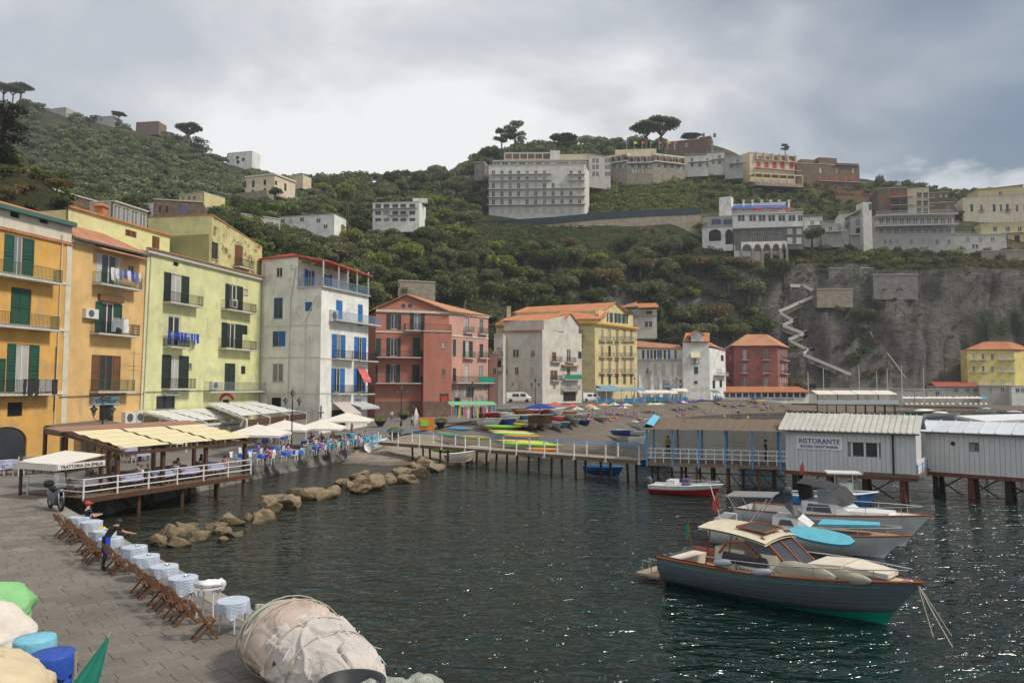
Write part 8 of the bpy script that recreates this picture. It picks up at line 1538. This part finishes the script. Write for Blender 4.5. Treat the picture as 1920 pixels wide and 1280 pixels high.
def boats():
 G=mat('flag_green',(.02,.25,.10),.9,.1,3);I=mat('flag_it',(.45,.08,.07),.9,.4,3)
 t,L=boat('mahogany_launch','slate blue wooden motor launch with cream hardtop in the foreground',(1268,1085),(1706,1180));B=2.9;s=hull(t,L*1.0,B,1.0,1.45,'hull_slate',.86,.4,(('bottom',0,.30,'boot_green'),('hull',.30,1,'hull_slate')));dk(t,s,.40,.98,.01,'cream_gel');dk(t,s,.0,.42,-.42,'teak_deck','cockpit_floor',.2)
 L1=L*.92;[MB().tube([(x,sg*(y+.012),z-.16)for x,y,z in[s(i/22,1)for i in range(21)]],.012,5).build('cove_stripe',MATS['boot_green'],t)for sg in(-1,1)]
 for sg in(-1,1):
  for q in(.45,.55,.65,.75,.85):MB().tube([(x,sg*(y+.004),z)for x,y,z in[s(i/30,q)for i in range(30)]],.0035,4).build('plank_seam',mat('seam',(.17,.20,.22),.5,.1,3),t)
 [MB().mesh([(.1,sg*.98,.6),(L1*.38,sg*1.16,.6),(L1*.38,sg*1.2,1.1),(.1,sg*1.06,1.06)],[(0,1,2,3)]).build('coaming',MATS['mahogany'],t)for sg in(-1,1)];MB().box(.12,-1.15,.5,.7,1.15,.95).build('aft_seat',MATS['cushion'],t);MB().box(-1.0,-1.2,.22,.0,1.2,.3).build('swim_platform',MATS['teak_deck'],t);r=MB()
 for y in(-.9,-.5,.5,.9):r.tube([(-.9,y,.3),(-.9,y,.7),(-.5,y,.7),(-.5,y,.3)],.02,6)
 r.build('platform_rail',MATS['steel'],t);cabin(t,L1*.30,L1*.66,1.08,1.0,1.72,'cream_gel',rake=.5);W=MB();xa,xb=L1*.52,L1*.66
 MB().mesh([(xb,-.85,1.35),(xb,.85,1.35),(xa,.8,2.22),(xa,-.8,2.22)],[(0,1,2,3)]).build('windscreen',MATS['tinted'],t);[MB().mesh([(xb,sg*.87,1.35),(xa,sg*.82,2.22),(xa-.55,sg*.95,2.2),(xa-.5,sg*1.08,1.6)],[(0,1,2,3)if sg>0 else(3,2,1,0)]).build('side_screen',MATS['tinted'],t)for sg in(-1,1)];[MB().bar((xb,sg*.88,1.33),(xa,sg*.83,2.24),.07).build('screen_frame',MATS['mahogany'],t)for sg in(-1,0,1)]
 ht=MB();ht.loft([[(lerp(L1*.22,L1*.56,i/8),y*1.12,2.42-.10*y*y-.22*(i/8)**2.5)for y in(-1,-.6,-.2,.2,.6,1)]for i in range(9)]);ht.loft([[(lerp(L1*.22,L1*.56,i/8),y*1.12,2.34-.10*y*y-.22*(i/8)**2.5)for y in(-1,-.6,-.2,.2,.6,1)]for i in range(9)]);ht.build('hardtop',MATS['cream_gel'],t,True);MB().slab([(L1*.39,-.6,2.435),(L1*.52,-.6,2.37),(L1*.52,.6,2.37),(L1*.39,.6,2.435)],.03).build('skylight',MATS['tinted'],t);MB().tube([(L1*.385,-.64,2.44),(L1*.525,-.64,2.37),(L1*.525,.64,2.37),(L1*.385,.64,2.44),(L1*.385,-.64,2.44)],.035,5).build('skylight_frame',MATS['mahogany'],t)
 for x in(L1*.25,L1*.36):[MB().tube([(x,sg*1.0,1.0),(x+.2,sg*.98,2.3)],.025,6).build('hardtop_post',MATS['mahogany'],t)for sg in(-1,1)]
 [MB().tube([(L1*.33,sg*1.1,1.55),(L1*.37,sg*1.09,1.95),(L1*.45,sg*1.05,2.0),(L1*.52,sg*1.07,1.6)],.045,6).build('window_arch',MATS['mahogany'],t)for sg in(-1,1)]
 z=1.5;pad(t,[(L1*.72,-.75,1.62),(L1*.86,-.7,1.72),(L1*.86,.7,1.72),(L1*.72,.75,1.62)],'cushion',.14,'sunpad');pad(t,[(L1*.87,-.68,1.72),(L1*1.03,-.45,1.62),(L1*1.03,.45,1.62),(L1*.87,.68,1.72)],'cushion',.14,'sunpad');MB().blob((L1*.72,-.95,1.35),(1.0,.2,.3),3,.12,16).build('bow_bolster',MATS['cushion_olive'],t,True);MB().blob((L1*.86,-.75,1.42),(.9,.18,.22),6,.12,16).build('bow_bolster',MATS['cushion_olive'],t,True);rails(t,s,.28,.97,.36);fend(t,L1*.37,-1.42,1.3,'fender',.7);fend(t,L1*.56,-1.42,1.25,'fender',.7);flag(t,.1,.9,1.1,G);flag(t,L1*.24,.2,2.4,I);MB().blob((L*1.0,0,1.4),(.2,.08,.1),2,.1,8).build('anchor',MATS['steel'],t);lettering('Siren 900',1.5,.2,'ink',t,(L1*.40,-1.105,1.03),0,.3);MB().tube([(L1*.25,.1,2.4),(L1*.16,.5,3.6)],.012,4).build('aerial',MATS['white_paint'],t)
 for k,(dx,dy)in enumerate(((.6,-.3),(1.0,.4),(1.4,-.9))):MB().tube([(L*1.03,0,1.42),(L*1.03+dx*.45,dy*.5,.6),(L*1.03+dx,dy,-.4)],.016,5).build('mooring_line',MATS['rope'],t)
 t,L=boat('varnished_gozzo','varnished wooden boat with grey bimini and turquoise pads behind the launch',(1338,1012),(1690,1048));s=hull(t,L,2.5,.75,1.0,'hull_white',.8,.4);dk(t,s,.42,.98,.01,'teak_deck');dk(t,s,0,.42,-.3,'mahogany','cockpit_floor',.2);MB().box(.3,-1.0,.6,.9,1.0,1.2).build('seat',MATS['white_gel'],t);cabin(t,L*.36,L*.56,.85,.95,1.45,'white_gel');MB().slab([(L*.1,-1,2.25),(L*.36,-1,2.35),(L*.36,1,2.35),(L*.1,1,2.25)],.05).build('bimini',mat('bimini_grey',(.2,.2,.2),.9,.1,3),t);[MB().tube([(L*.22,sg*1.1,.9),(x,sg*1.0,2.25)],.025,6).build('bimini_pole',MATS['steel'],t)for sg in(-1,1)for x in(L*.12,L*.34)];MB().mesh([(L*.5,-.8,1.4),(L*.5,.8,1.4),(L*.42,.7,2.0),(L*.42,-.7,2.0)],[(0,1,2,3)]).build('windscreen',MATS['tinted'],t);pad(t,[(L*.6,-.8,1.3),(L*.9,-.4,1.42),(L*.9,.4,1.42),(L*.6,.8,1.3)],'sup_blue',.1);rails(t,s,.5,.97,.35);flag(t,.1,.5,1.0,I)
 o=MB().loft([[(x,-w,z),(x,w,z),(x,w,z-.12),(x,-w,z-.12)]for x,w,z in[(-1.6+3.2*i/14,.42*math.sqrt(max(0,1-abs(-1+2*i/14)**2.6))+.005,0)for i in range(15)]],True).build('paddle_board',MATS['sup_blue']);q=gz(1540,1003,1.75);o.location=q;o.scale=(.72,.8,1);o.rotation_euler=(.6,.1,R(-28));setp(o,'turquoise paddle board lying on the varnished boat','paddle board')
 t,L=boat('white_cruiser','white clinker cruiser with black canvas bimini and green fenders',(1395,985),(1728,1028));s=hull(t,L,2.9,1.05,1.5,'hull_white',.85,.4);[MB().tube([(x,sg*(y+.004),z)for x,y,z in[s(i/30,q)for i in range(30)]],.006,4).build('plank_seam',MATS['fender'],t)for sg in(-1,1)for q in(.4,.5,.6,.7,.8,.9)];dk(t,s,.35,.98,.01,'white_gel');dk(t,s,0,.4,-.35,'teak_deck','cockpit_floor',.2);cabin(t,L*.40,L*.70,1.0,1.05,1.75,'white_gel',rake=.9);b=MB();b.loft([[(lerp(L*.38,L*.58,i/6),y,2.75-.15*y*y-.25*(i/6)**2)for y in(-1.05,-.5,0,.5,1.05)]for i in range(7)]);b.loft([[(L*.58,y,2.5-.15*y*y)for y in(-1.05,0,1.05)],[(L*.65,y*.9,1.8)for y in(-1.05,0,1.05)]]).build('bimini',MATS['black_canvas'],t,True);[MB().mesh([(L*.58,sg*1.05,2.35),(L*.65,sg*.95,1.75),(L*.5,sg*1.03,1.75),(L*.5,sg*1.07,2.4)],[(0,1,2,3)if sg>0 else(3,2,1,0)]).build('side_screen',MATS['glass_lit'],t)for sg in(-1,1)];MB().loft([[(L*.38,y,2.6)for y in(-1,1)],[(L*.41,y,1.1)for y in(-1,1)]]).build('rear_curtain',MATS['black_canvas'],t);rails(t,s,.4,.97,.4);fend(t,L*.47,-1.5,.75,'hull_green',.7);fend(t,L*.68,-1.38,.8,'hull_green',.7);pad(t,[(L*.66,-.8,1.45),(L*.86,-.6,1.5),(L*.86,.6,1.5),(L*.66,.8,1.45)],'white_gel',.15,'sunpad');flag(t,L*.39,0,2.6,I)
 t,L=boat('camouflage_boat','blue camouflage open boat with white T-top beside the hut piles',(1484,948),(1640,954));s=hull(t,L,2.2,.75,1.0,'camo_blue',.9,.35,rub='white_gel');dk(t,s,.0,.98,-.06,'white_gel','deck',.1);MB().slab([(.4,-.9,1.25),(2.6,-.9,1.35),(2.6,.9,1.35),(.4,.9,1.25)],.1).build('boat_cover',MATS['black_canvas'],t);MB().box(2.7,-.4,.7,3.4,.4,1.5).build('console',MATS['white_gel'],t);MB().slab([(2.0,-.8,2.15),(3.9,-.8,2.15),(3.9,.8,2.15),(2.0,.8,2.15)],.08).build('t_top',MATS['white_gel'],t);[MB().tube([(x,sg*.5,.8),(x,sg*.7,2.1)],.025,6).build('t_top_post',MATS['steel'],t)for x in(2.6,3.6)for sg in(-1,1)];outboard(t,0)
 t,L=boat('red_speedboat','small red and white speedboat with silver outboard',(1222,922),(1350,931));s=hull(t,L,1.9,.55,.8,'hull_red',.85,.3,(('hull',0,.72,'hull_red'),('topside',.72,1,'white_gel')),'white_gel');dk(t,s,.0,.98,-.02,'white_gel','deck',.06);MB().box(1.2,-.5,.55,1.8,.5,.95).build('seat',MATS['white_gel'],t);MB().box(2.2,-.35,.55,2.7,.35,1.05).build('console',mat('purple_cover',(.12,.08,.16),.8,.1,3),t);rails(t,s,.5,.97,.22);outboard(t,0,.45)
 for(nm,lb,a,b_,hm,Bm)in(('blue_rowing_boat','blue wooden rowing boat moored by the gangway',(1100,883),(1166,892),'hull_blue',1.5),('blue_moored_boat','long blue boat moored under the bathing pier',(1385,877),(1478,880),'hull_blue',1.9),('blue_stern_boat','dark blue boat half hidden below the gangway steps',(1195,872),(1262,874),'hull_blue',1.6)):
  t,L=boat(nm,lb,a,b_);s=hull(t,L,Bm,.5,.75,hm,.6,.25,rub='boat_blue');dk(t,s,.03,.95,-.25,'boat_blue','floor',.1);[MB().box(L*u-.12,-Bm*.42,.38,L*u+.12,Bm*.42,.42).build('thwart',MATS['boat_blue'],t)for u in(.25,.45,.65)]
 for i,(nm,lb,a,b_,hm,dm)in enumerate((('white_gozzo','white wooden boat with blue waterline off the beach club',(1735,782),(1800,782),'hull_white','teak_deck'),('green_gozzo','green hulled boat behind the white one off the beach club',(1700,777),(1772,776),'hull_green','cushion'),('white_motorboat','white motorboat moored behind the hut roof',(1518,786),(1560,786),'hull_white','white_gel'),('white_awning_boat','white boat with awning right of the motorboat behind the hut',(1566,787),(1612,787),'hull_white','white_gel'),('red_bow_boat','small white boat with red bow near the right edge',(1832,773),(1870,774),'hull_white','cushion'),('fishing_boat','cluttered blue fishing boat at the far right',(1880,779),(1932,782),'hull_blue','white_gel'),('white_dinghy','white boat at the water edge behind the bathing pier',(1178,802),(1206,804),'hull_white','white_gel'),('grey_dinghy','small grey inflatable by the far restaurant pier',(1483,768),(1497,768),'hull_white','fender'))):
  t,L=boat(nm,lb,a,b_);s=hull(t,L,L*.28,.8,1.2,hm,.7,.3);dk(t,s,.05,.97,-.1,dm);MB().blob((L*.45,0,1.0),(L*.25,L*.1,.4),i,.2,12).build('cover',MATS['white_gel' if i%2 else 'canvas'],t,True);MB().tube([(L*.6,0,.8),(L*.6,0,3.0)],.04,5).build('mast',MATS['mahogany'],t)
gangway();hut_pier();boats()
# ------------------------------------------------------------------ beach and far shore
def far_shore():
 A,B=XY(1335,211),XY(1518,216);z0=zat(756,212);r=house('beach_restaurant','long low restaurant with orange tiled roof behind the beach','restaurant',(*A,z0));f=Face(r,A,B,z0-2,zat(734,213),W_('white'))
 for k in range(14):x=1350+k*12;f.win((x-4.6,736,x+4.6,744.5),'w',frame='wood_frame',pane='glass',sill=False)
 f.done();z=zat(734.5,212);tiled(r,(*off(A,A,B,-1),z),(*off(B,A,B,-1),z),(*off(B,A,B,6),z+1.5),(*off(A,A,B,6),z+1.5),'terracotta');core(r,[off(A,A,B,.3),off(B,A,B,.3),off(B,A,B,7),off(A,A,B,7)],z0-2,z,W_('white'),'side_wall');f.text("RISTORANTE ZI'NTONIO MARE",1412,1488,747,750.5,'navy_ink',.06)
 A,B=XY(1532,196),XY(1684,194);z=zat(757,195);r=house('pier_restaurant','open restaurant on a piled pier with cream awning across the bay','restaurant',(*A,z));L=math.hypot(B[0]-A[0],B[1]-A[1]);o=tuple(r.location);W=9
 MB().prism([A,B,off(B,A,B,W),off(A,A,B,W)],z-.4,z).build('floor',MATS['deck_wood'],r,org=o);MB().prism([off(A,A,B,-.05),off(B,A,B,-.05),B,A],z-.1,z+1.0).build('board_parapet',MATS['hut_board'],r,org=o);C,D=off(A,A,B,7),off(B,A,B,7);MB().prism([C,D,off(D,A,B,.3),off(C,A,B,.3)],z,z+2.6).build('back_wall',W_('white'),r,org=o)
 for k in range(26):p=(lerp(A[0],B[0],k/25),lerp(A[1],B[1],k/25)+(k%3)*2);MB().tube([(p[0],p[1]+.2,-2),(p[0],p[1]+.2,z-.3)],.12,6).build('pile',MATS['rust' if k%3 else 'pile_wood'],r,org=o)
 for k in range(4):a,b=[(lerp(A[0],B[0],(k+q)/4),lerp(A[1],B[1],(k+q)/4))for q in(.02,.98)];MB().slab([(*a,z+2.5),(*b,z+2.5),(*off(b,A,B,6),z+3.5),(*off(a,A,B,6),z+3.5)],.06).build('awning',MATS['canvas'],r,org=o);MB().box(a[0]-.1,a[1],z,a[0]+.1,a[1]+.2,z+2.5).build('post',MATS['dark_wood'],r,org=o)
 A2=XY(1492,200);MB().prism([A2,A,off(A,A,B,5),off(A2,A,B,5)],z-.4,z).build('landing',MATS['deck_wood'],r,org=o);rail_line(r,[(*A2,z),(*A,z)],1.0,'white_paint',1.0)
 r,f=blk('yellow_cliff_house','bright yellow four storey house at the foot of the cliff','house',1815,240,1904,239,655,736,'lemon',4,roof=False)
 for j,(y0,y1)in enumerate(((663,674),(686,697),(710,721))):
  for i,x in enumerate((1826,1843.5,1861,1878.5,1896.5)):f.win((x-2.6,y0,x+2.6,y1),'c' if i>2 or j==2 else 'w','white_shutter');(f.balcony(x-7,x+7,y1+.4,'white_paint',.9,1.0,step=.3)if i!=2 and j<2 else None)
 f.done();g=Face(r,XY(1904,239),XY(1940,245),zat(736,239),zat(655,239),W_('lemon'));g.done();hip_roof(r,[XY(1815,240),XY(1904,239),XY(1940,246),XY(1830,250)],zat(655,240),.6,2.6,'terracotta')
 for x0,x1,y0,y1,D,wl,lb,xs,rf in((1690,1770,730,754,236,'concrete','long flat concrete bath house below the cliff',(1712,1735,1758),None),(1755,1838,724,752,238,'concrete','grey bath house with low red roof below the cliff',(1793,1803,1815,1828),'red_tiles'),(1836,1900,723,742,236,'grey_plaster','grey boat house on posts right of the red roofed bath house',(1857,1880),None),(1896,1960,724,746,234,'white','white boat house at the right edge of the shore',(1908,1918),None),(1530,1692,729,742,226,'grey_plaster','low grey terrace building behind the pier restaurant',(1560,1600,1640,1680),None)):
  r,f=blk('bath_house',lb,'house',x0,D,x1,D-.6,y0,y1,wl,6);[f.win((x-4,y0+4,x+4,y0+11),'w')for x in xs];f.done();A,B=XY(x0,D),XY(x1,D-.6)
  if rf:gable_roof(r,A,B,zat(y0,D),6,1.4,rf)
 for k,x in enumerate((1516,1545,1612,1645,1665,1692,1715,1733)):p=at(x,752,222);t=thing('mast_pole','tall white pole at the foot of the cliff','pole',(p.x,p.y,2.5),0,'white poles below the cliff');MB().tube([(0,0,0),(0,0,9+(k%3))],[.12,.08],6).build('shaft',MATS['bamboo' if x==1715 else 'white_paint'],t)
def para(px,py,z,r,h,cm,label,group=None,D=None):
 p=gz(px,py,z+h)if D is None else at(px,py,D);t=thing('beach_umbrella',label,'umbrella',(p.x,p.y,z),px*.1,group)
 n=10;c=MB();rim=[(math.cos(i*6.2832/n)*r,math.sin(i*6.2832/n)*r,h-r*.38)for i in range(n)]
 for q,m in((0,cm[0]),(1,cm[-1])):c=MB();[c.quad((0,0,h),rim[i],rim[(i+1)%n],(rim[(i+1)%n][0],rim[(i+1)%n][1],h-r*.38-.12),(rim[i][0],rim[i][1],h-r*.38-.12))if False else c.mesh([(0,0,h),rim[i],rim[(i+1)%n]],[(0,1,2)])for i in range(q,n,2)];c.build('canopy_panels',MATS[m],t)
 MB().tube([(0,0,-.2),(0,0,h+.1)],.03,6).build('pole',MATS['white_paint'],t)
def beach():
 GR=('canvas','green_stripe');mat('green_stripe',(.16,.42,.22),.9,.1,3);mat('umb_orange',(.62,.30,.15),.9,.1,3);mat('umb_red',(.55,.08,.07),.9,.1,3);mat('umb_navy',(.02,.04,.22),.9,.1,3);mat('umb_pink',(.7,.2,.4),.9,.1,3)
 U=[(1082,762,GR),(1114,762,GR),(1152,753,GR),(1176,754,GR),(1173,750,GR),(1221,752,GR),(1229,751,GR),(1236,750,GR),(1107,757,('umb_orange',)),(1132,753,('umb_orange',)),(1072,747,('umb_red',)),(1041,737,('umb_red',)),(1162,757,('umb_navy',)),(1170,760,('umb_red','canvas')),(1281,749,('umb_pink','canvas')),(1275,743,('umb_navy',)),(1288,743,('umb_navy',)),(1303,743,('umb_navy',)),(1316,744,('umb_navy',)),(1352,745,('umb_navy',)),(1412,744,('umb_navy',)),(1425,744,('umb_navy',))]
 wd={'canvas':'green and white striped','umb_orange':'faded orange','umb_red':'red','umb_navy':'navy blue','umb_pink':'pink and white'}
 for i,(px,py,m)in enumerate(U):
  D=lerp(118,208,min(1,max(0,(px-1060)/330)));p=at(px,py,D);z=max(beach_z(p.x,p.y),1.0);h=max(1.9,min(2.6,p.z-z));p.z=z;para(px,py,z,1.25,h,m,wd[m[0]]+' beach umbrella '+('near the stored boats' if px<1140 else 'in the middle of the bathers' if px<1260 else 'at the far end of the beach'),'beach umbrellas',D)
 p=gz(1012,757,5.2);t=thing('stall_umbrella','wide navy umbrella over the stand beside the boats','umbrella',(p.x,p.y,2.9));MB().lathe([(2.0,1.75),(1.1,2.1),(.05,2.35)],8).build('canopy',MATS['umb_navy'],t);MB().tube([(0,0,0),(0,0,2.5)],.06,6).build('pole',MATS['white_paint'],t);MB().box(-1.4,-.6,0,1.4,.6,.9).build('counter',MATS['dark_wood'],t)
 rg=random.Random(12)
 for i in range(95):
  s=rg.random();px=lerp(1100,1480,s**.8);D=lerp(122,208,min(1,(px-1080)/320))-rg.uniform(-2,9);X,Y=XY(px,D);z=beach_z(X,Y)
  if z<.6:continue
  ps=rg.choice(('lie','lie','lie','sit','stand'));w='near the striped umbrellas' if px<1240 else 'at the far end of the beach';person(ps,(X,Y,z+(.4 if ps=='sit' else.06)),rg.uniform(0,6.28),{'lie':'sunbather lying','sit':'bather sitting','stand':'bather standing'}[ps]+' on the sand '+w,C3(),C3(),group='bathers '+w,bare=True)
  if ps!='stand':o=MB().box(-.4,-1.0,.0,.4,1.0,.05).build('beach_towel',MATS[rg.choice(('cloth_white','turquoise','cloth_red','boat_blue','cushion','yellow'))]);o.location=(X,Y,z+.02);o.rotation_euler=(0,0,rg.uniform(0,6));setp(o,'beach towel spread under a bather '+w,'towel','beach towels '+w)
 for i,(px,py)in enumerate(((1346,777),(1352,777),(1360,775),(1378,773),(1431,772),(1440,778),(1465,772),(1478,773),(1300,785),(1268,781),(1264,781),(1443,783),(1373,779))):p=gz(px,py,0);person('stand',p+Vector((0,0,-.5-.05*(i%4))),i,'bather standing in the shallow water',(.4,.25,.18),C3(),group='bathers wading in the bay',bare=True)
 for px,py in((1358,781),(1402,783),(1443,790)):o=MB().blob((0,0,.1),(.3,.3,.3),1,.02,10).build('marker_buoy',MATS['yellow'],None,True);o.location=gz(px,py,0);setp(o,'small yellow marker buoy in the swimming bay','buoy','marker buoys')
 B=[(900,800,935,803,'white_gel','white covered boat beside the kayaks'),(915,783,950,786,'cushion','tan covered boat near the market stall'),(945,789,975,792,'hull_white','white boat in the first row of stored boats'),(968,776,1015,782,'hull_red','red boat under a kayak'),(1018,777,1060,776,'mahogany','varnished wooden boat below the promenade'),(983,794,1008,796,'boat_blue','small blue boat with cover'),(1000,800,1030,804,'cushion','upturned cream dinghy on the sand'),(1022,797,1066,805,'boat_blue','pale blue boat nearest the gangway'),(1025,784,1078,790,'hull_white','long white boat in the second row'),(1045,790,1087,799,'hull_white','white boat with orange stripe'),(1060,782,1100,790,'white_gel','white pedal boat below the umbrellas'),(1080,796,1106,799,'hull_blue','dark blue dinghy on the sand'),(1100,786,1140,793,'hull_white','white canoe at the end of the stored boats'),(985,775,1018,772,'hull_white','white boat at the back of the stored boats'),(842,866,888,866,'cushion','flat tan punt below the gangway'),(692,848,725,838,'white_gel','white dinghy on the pebbles by the sea wall'),(1180,832,1210,834,'white_gel','white pedalo at the water edge'),(1150,815,1190,819,'hull_blue','blue canoe beside the pedalos'),(1185,818,1215,822,'white_gel','second pedalo with orange seat')]
 rq=random.Random(31)
 for k in range(22):x=905+(k%8)*24+rq.uniform(-6,6);y=773+(k//8)*11+(k%8)*1.2+rq.uniform(-2,2);B.append((x,y,x+rq.uniform(26,40),y+rq.uniform(1,5),rq.choice(('hull_white','boat_blue','white_gel','hull_red','cushion','hull_blue','orange','hull_white')),'small beached boat in the crowded rows below the promenade'));B[-1]=B[-1][:5]+({'hull_white':'white','boat_blue':'pale blue','white_gel':'glossy white','hull_red':'red','cushion':'tan','hull_blue':'dark blue','orange':'orange'}[B[-1][4]]+' '+B[-1][5],)
 for i,(xa,ya,xb,yb,m,lb)in enumerate(B):
  zz=max(.25,beach_z(*gz((xa+xb)/2,(ya+yb)/2,1.6).xy))if xa<1150 and ya<840 else.6 if ya>825 or xa>=1150 else.8;t,L=boat('beached_boat',lb,(xa,ya),(xb,yb),None,zz);t.location.z+=.22;setp(t,group='boats drawn up on the beach');s=hull(t,L,min(1.8,L*.34),.5,.75,m,.6,.25,rub='white_gel',n=12);dk(t,s,.03,.97,-.12,'canvas' if i%3 else 'boat_blue','cover')
 K=[(800,826,872,838,'lime_plastic'),(820,812,905,838,'lime_plastic'),(930,802,1003,812,'yellow'),(925,813,1020,823,'lime_plastic'),(930,817,1015,826,'yellow'),(935,820,1010,829,'lime_plastic'),(860,815,935,828,'yellow'),(838,809,890,815,'boat_blue'),(925,770,1005,785,'lime_plastic'),(985,828,1050,832,'orange'),(870,826,930,836,'white_gel'),*[(905+rq_*9,806+rq_*2.2,985+rq_*9,812+rq_*2.2,('lime_plastic','yellow','white_gel','lime_plastic','orange')[rq_%5])for rq_ in range(9)],(1415,755,1440,756,'yellow'),(1338,748,1358,749,'yellow')]
 for i,(xa,ya,xb,yb,m)in enumerate(K):
  a,b=gz(xa,ya,1.9),gz(xb,yb,1.9);
  b=gz(xb,ya+(yb-ya)*.4,1.9)
  if xa>1300:a,b=at(xa,ya,204),at(xb,yb,204)
  d=b-a;L=min(d.length,5.6);rows=[[(x*L,math.cos(q)*.42*w,math.sin(q)*.22*w+(.12*(2*x-1)**2))for q in[k*.785 for k in range(8)]]for x,w in[(j/14,max(.02,1-abs(2*j/14-1)**2.4))for j in range(15)]]
  o=MB().loft(rows,True).build('kayak',MATS[m],None,True);o.location=(a.x,a.y,(a.z if xa>1300 else max(.5,beach_z(a.x,a.y)))+.55+.1*(i%4));o.rotation_euler=(0,0,math.atan2(d.y,d.x));setp(o,{'lime_plastic':'lime green','yellow':'yellow','boat_blue':'blue','orange':'orange','white_gel':'white'}[m]+' kayak stored '+('near the gangway rail' if ya>806 else 'across the beached boats' if xa<1300 else 'at the far end of the beach'),'kayak','kayaks on the beach')
 p=gz(885,790,2.5);t=thing('market_stall','beachwear stall under a green and white canopy','stall',p,.2);MB().slab([(-3.2,-1.6,2.3),(3.2,-1.6,2.3),(3.2,1.6,2.7),(-3.2,1.6,2.7)],.06).build('canopy',MATS['green_stripe'],t);[MB().box(x-.04,y-.04,0,x+.04,y+.04,2.4).build('post',MATS['steel'],t)for x in(-3,0,3)for y in(-1.5,1.5)];[MB().box(x,-1.4,.9-.2*(k%3),x+.22,-1.3,2.05).build('hung_goods',MATS[('cloth_red','turquoise','yellow','cloth_dark','cloth_pink','cloth_white')[k%6]],t)for k,x in enumerate([-2.9+.42*j for j in range(14)])]
 p=gz(800,806,2.0);t=thing('life_jacket_rack','rack of orange and green life jackets with a white surfboard','rack',p);MB().box(-.9,-.2,0,.9,.2,1.5).build('jackets',MATS['orange'],t);MB().box(-.7,-.32,.5,.2,-.2,1.2).build('jackets',MATS['lime_plastic'],t);MB().lathe([(.02,0),(.28,.8),(.26,1.8),(.02,2.7)],12,(-1.3,0,0),1,.18).build('surfboard',MATS['white_gel'],t,True)
 for px,py,D,rz,lb in((972,754,138,.1,'white delivery van parked before the cream house'),(1106,752,165,.5,'white minibus parked beside the yellow palazzo')):
  p=at(px,py,D);t=thing('parked_van',lb,'van',p,rz);MB().loft([[(x,y,z)for y,z in((-.85,.3),(-.9,.9),(-.75,h),(.75,h),(.9,.9),(.85,.3))]for x,h in((-2.3,1.85),(.6,1.9),(1.4,1.75),(1.9,1.15),(2.3,.95))]).mesh([(-2.3,-.85,.3),(-2.3,.85,.3),(-2.3,.75,1.85),(-2.3,-.75,1.85)],[(0,3,2,1)]).mesh([(2.3,-.85,.3),(2.3,.85,.3),(2.3,.75,.95),(2.3,-.75,.95)],[(0,1,2,3)]).build('body',MATS['white_gel'],t);[MB().mesh([(a,s*.9,1.05),(b,s*.9,1.05),(b-.1,s*.84,1.6),(a,s*.84,1.6)],[(0,1,2,3)]).build('window',MATS['tinted'],t)for s in(-1,1)for a,b in((.3,1.3),(-1.2,.1))];[MB().tube([(x,y-.1,.32),(x,y+.1,.32)],.32,14).build('wheel',MATS['rubber'],t)for x in(-1.5,1.5)for y in(-.8,.8)]
 for x0,x1,D,y,m,lb in((1117,1152,166,727,'awning_blue','blue awning bar before the palazzo'),(1166,1206,172,726,'awning_blue','larger blue awning restaurant before the palazzo'),(1196,1254,182,731,'canvas','cream canopied beach restaurant'),(1252,1268,186,732,'canvas','small white tent beside the beach restaurant'),(1262,1288,190,728,'canvas','pale square umbrella bar near the gabled house'),(1334,1346,200,731,'teal_shutter','pale green canopy by the orange roofed restaurant')):
  a,b=at(x0,y,D),at(x1,y,D+1);g=ground_z(a.x,a.y);t=thing('beach_bar',lb,'bar',(a.x,a.y,g));w=b.x-a.x;h=a.z-g;MB().slab([(0,-1.6,h-.7),(w,-1.6,h-.7),(w,2,h),(0,2,h)],.08).build('awning',MATS[m],t);[MB().box(x-.06,y_-.06,0,x+.06,y_+.06,h-.4).build('post',MATS['white_paint'],t)for x in(.1,w*.5,w-.1)for y_ in(-1.5,1.8)];MB().box(.3,-1.2,0,w-.3,-1.0,.95).build('counter',MATS['boat_blue'],t)
  for k in range(3):q=Vector((a.x+w*(.2+.3*k),a.y-.3,g));person('stand',q,k*2,'standing customer at the '+lb,C3(),C3(),group='customers of the beach bars')
 for k in range(16):px=1694+k*9.6+(k>9)*4;p=at(px,750,228);para(px,746.5,1.7,1.7,2.6,('canvas',)if k<15 else('turquoise',),'cream umbrella of the beach club below the cliff' if k<15 else 'lone turquoise umbrella at the end of the beach club','beach club umbrellas',228);t=MB().box(-.35,-.95,.25,.35,.5,.32).mesh([(-.35,.5,.32),(.35,.5,.32),(.35,.95,.75),(-.35,.95,.75)],[(0,1,2,3)]).build('sun_lounger',MATS['cushion']);t.location=(p.x,225.5,1.55);setp(t,'cream lounger under the beach club umbrellas','lounger','beach club loungers')
far_shore();beach()
for _k,_o in list(TB.items())+[(0,FC),(0,PC)]:
 if _o not in USED:
  for _c in list(_o.children):bpy.data.objects.remove(_c)
  bpy.data.objects.remove(_o)
# ------------------------------------------------------------------ light sea haze over the whole bay
def haze():
 o=MB().box(-800,-200,-6,800,660,330).build('haze',None);m=bpy.data.materials.new('haze_air');m.use_nodes=True;nt=m.node_tree;nt.nodes.remove(nt.nodes['Principled BSDF'])
 v=nt.nodes.new('ShaderNodeVolumePrincipled');v.inputs['Color'].default_value=(.80,.86,.95,1);v.inputs['Density'].default_value=.00024;v.inputs['Anisotropy'].default_value=.2;nt.links.new(v.outputs[0],nt.nodes['Material Output'].inputs['Volume'])
 o.data.materials.append(m);o['kind']='stuff';o['label']='thin pale sea haze filling the air of the bay';o['category']='haze'
haze()
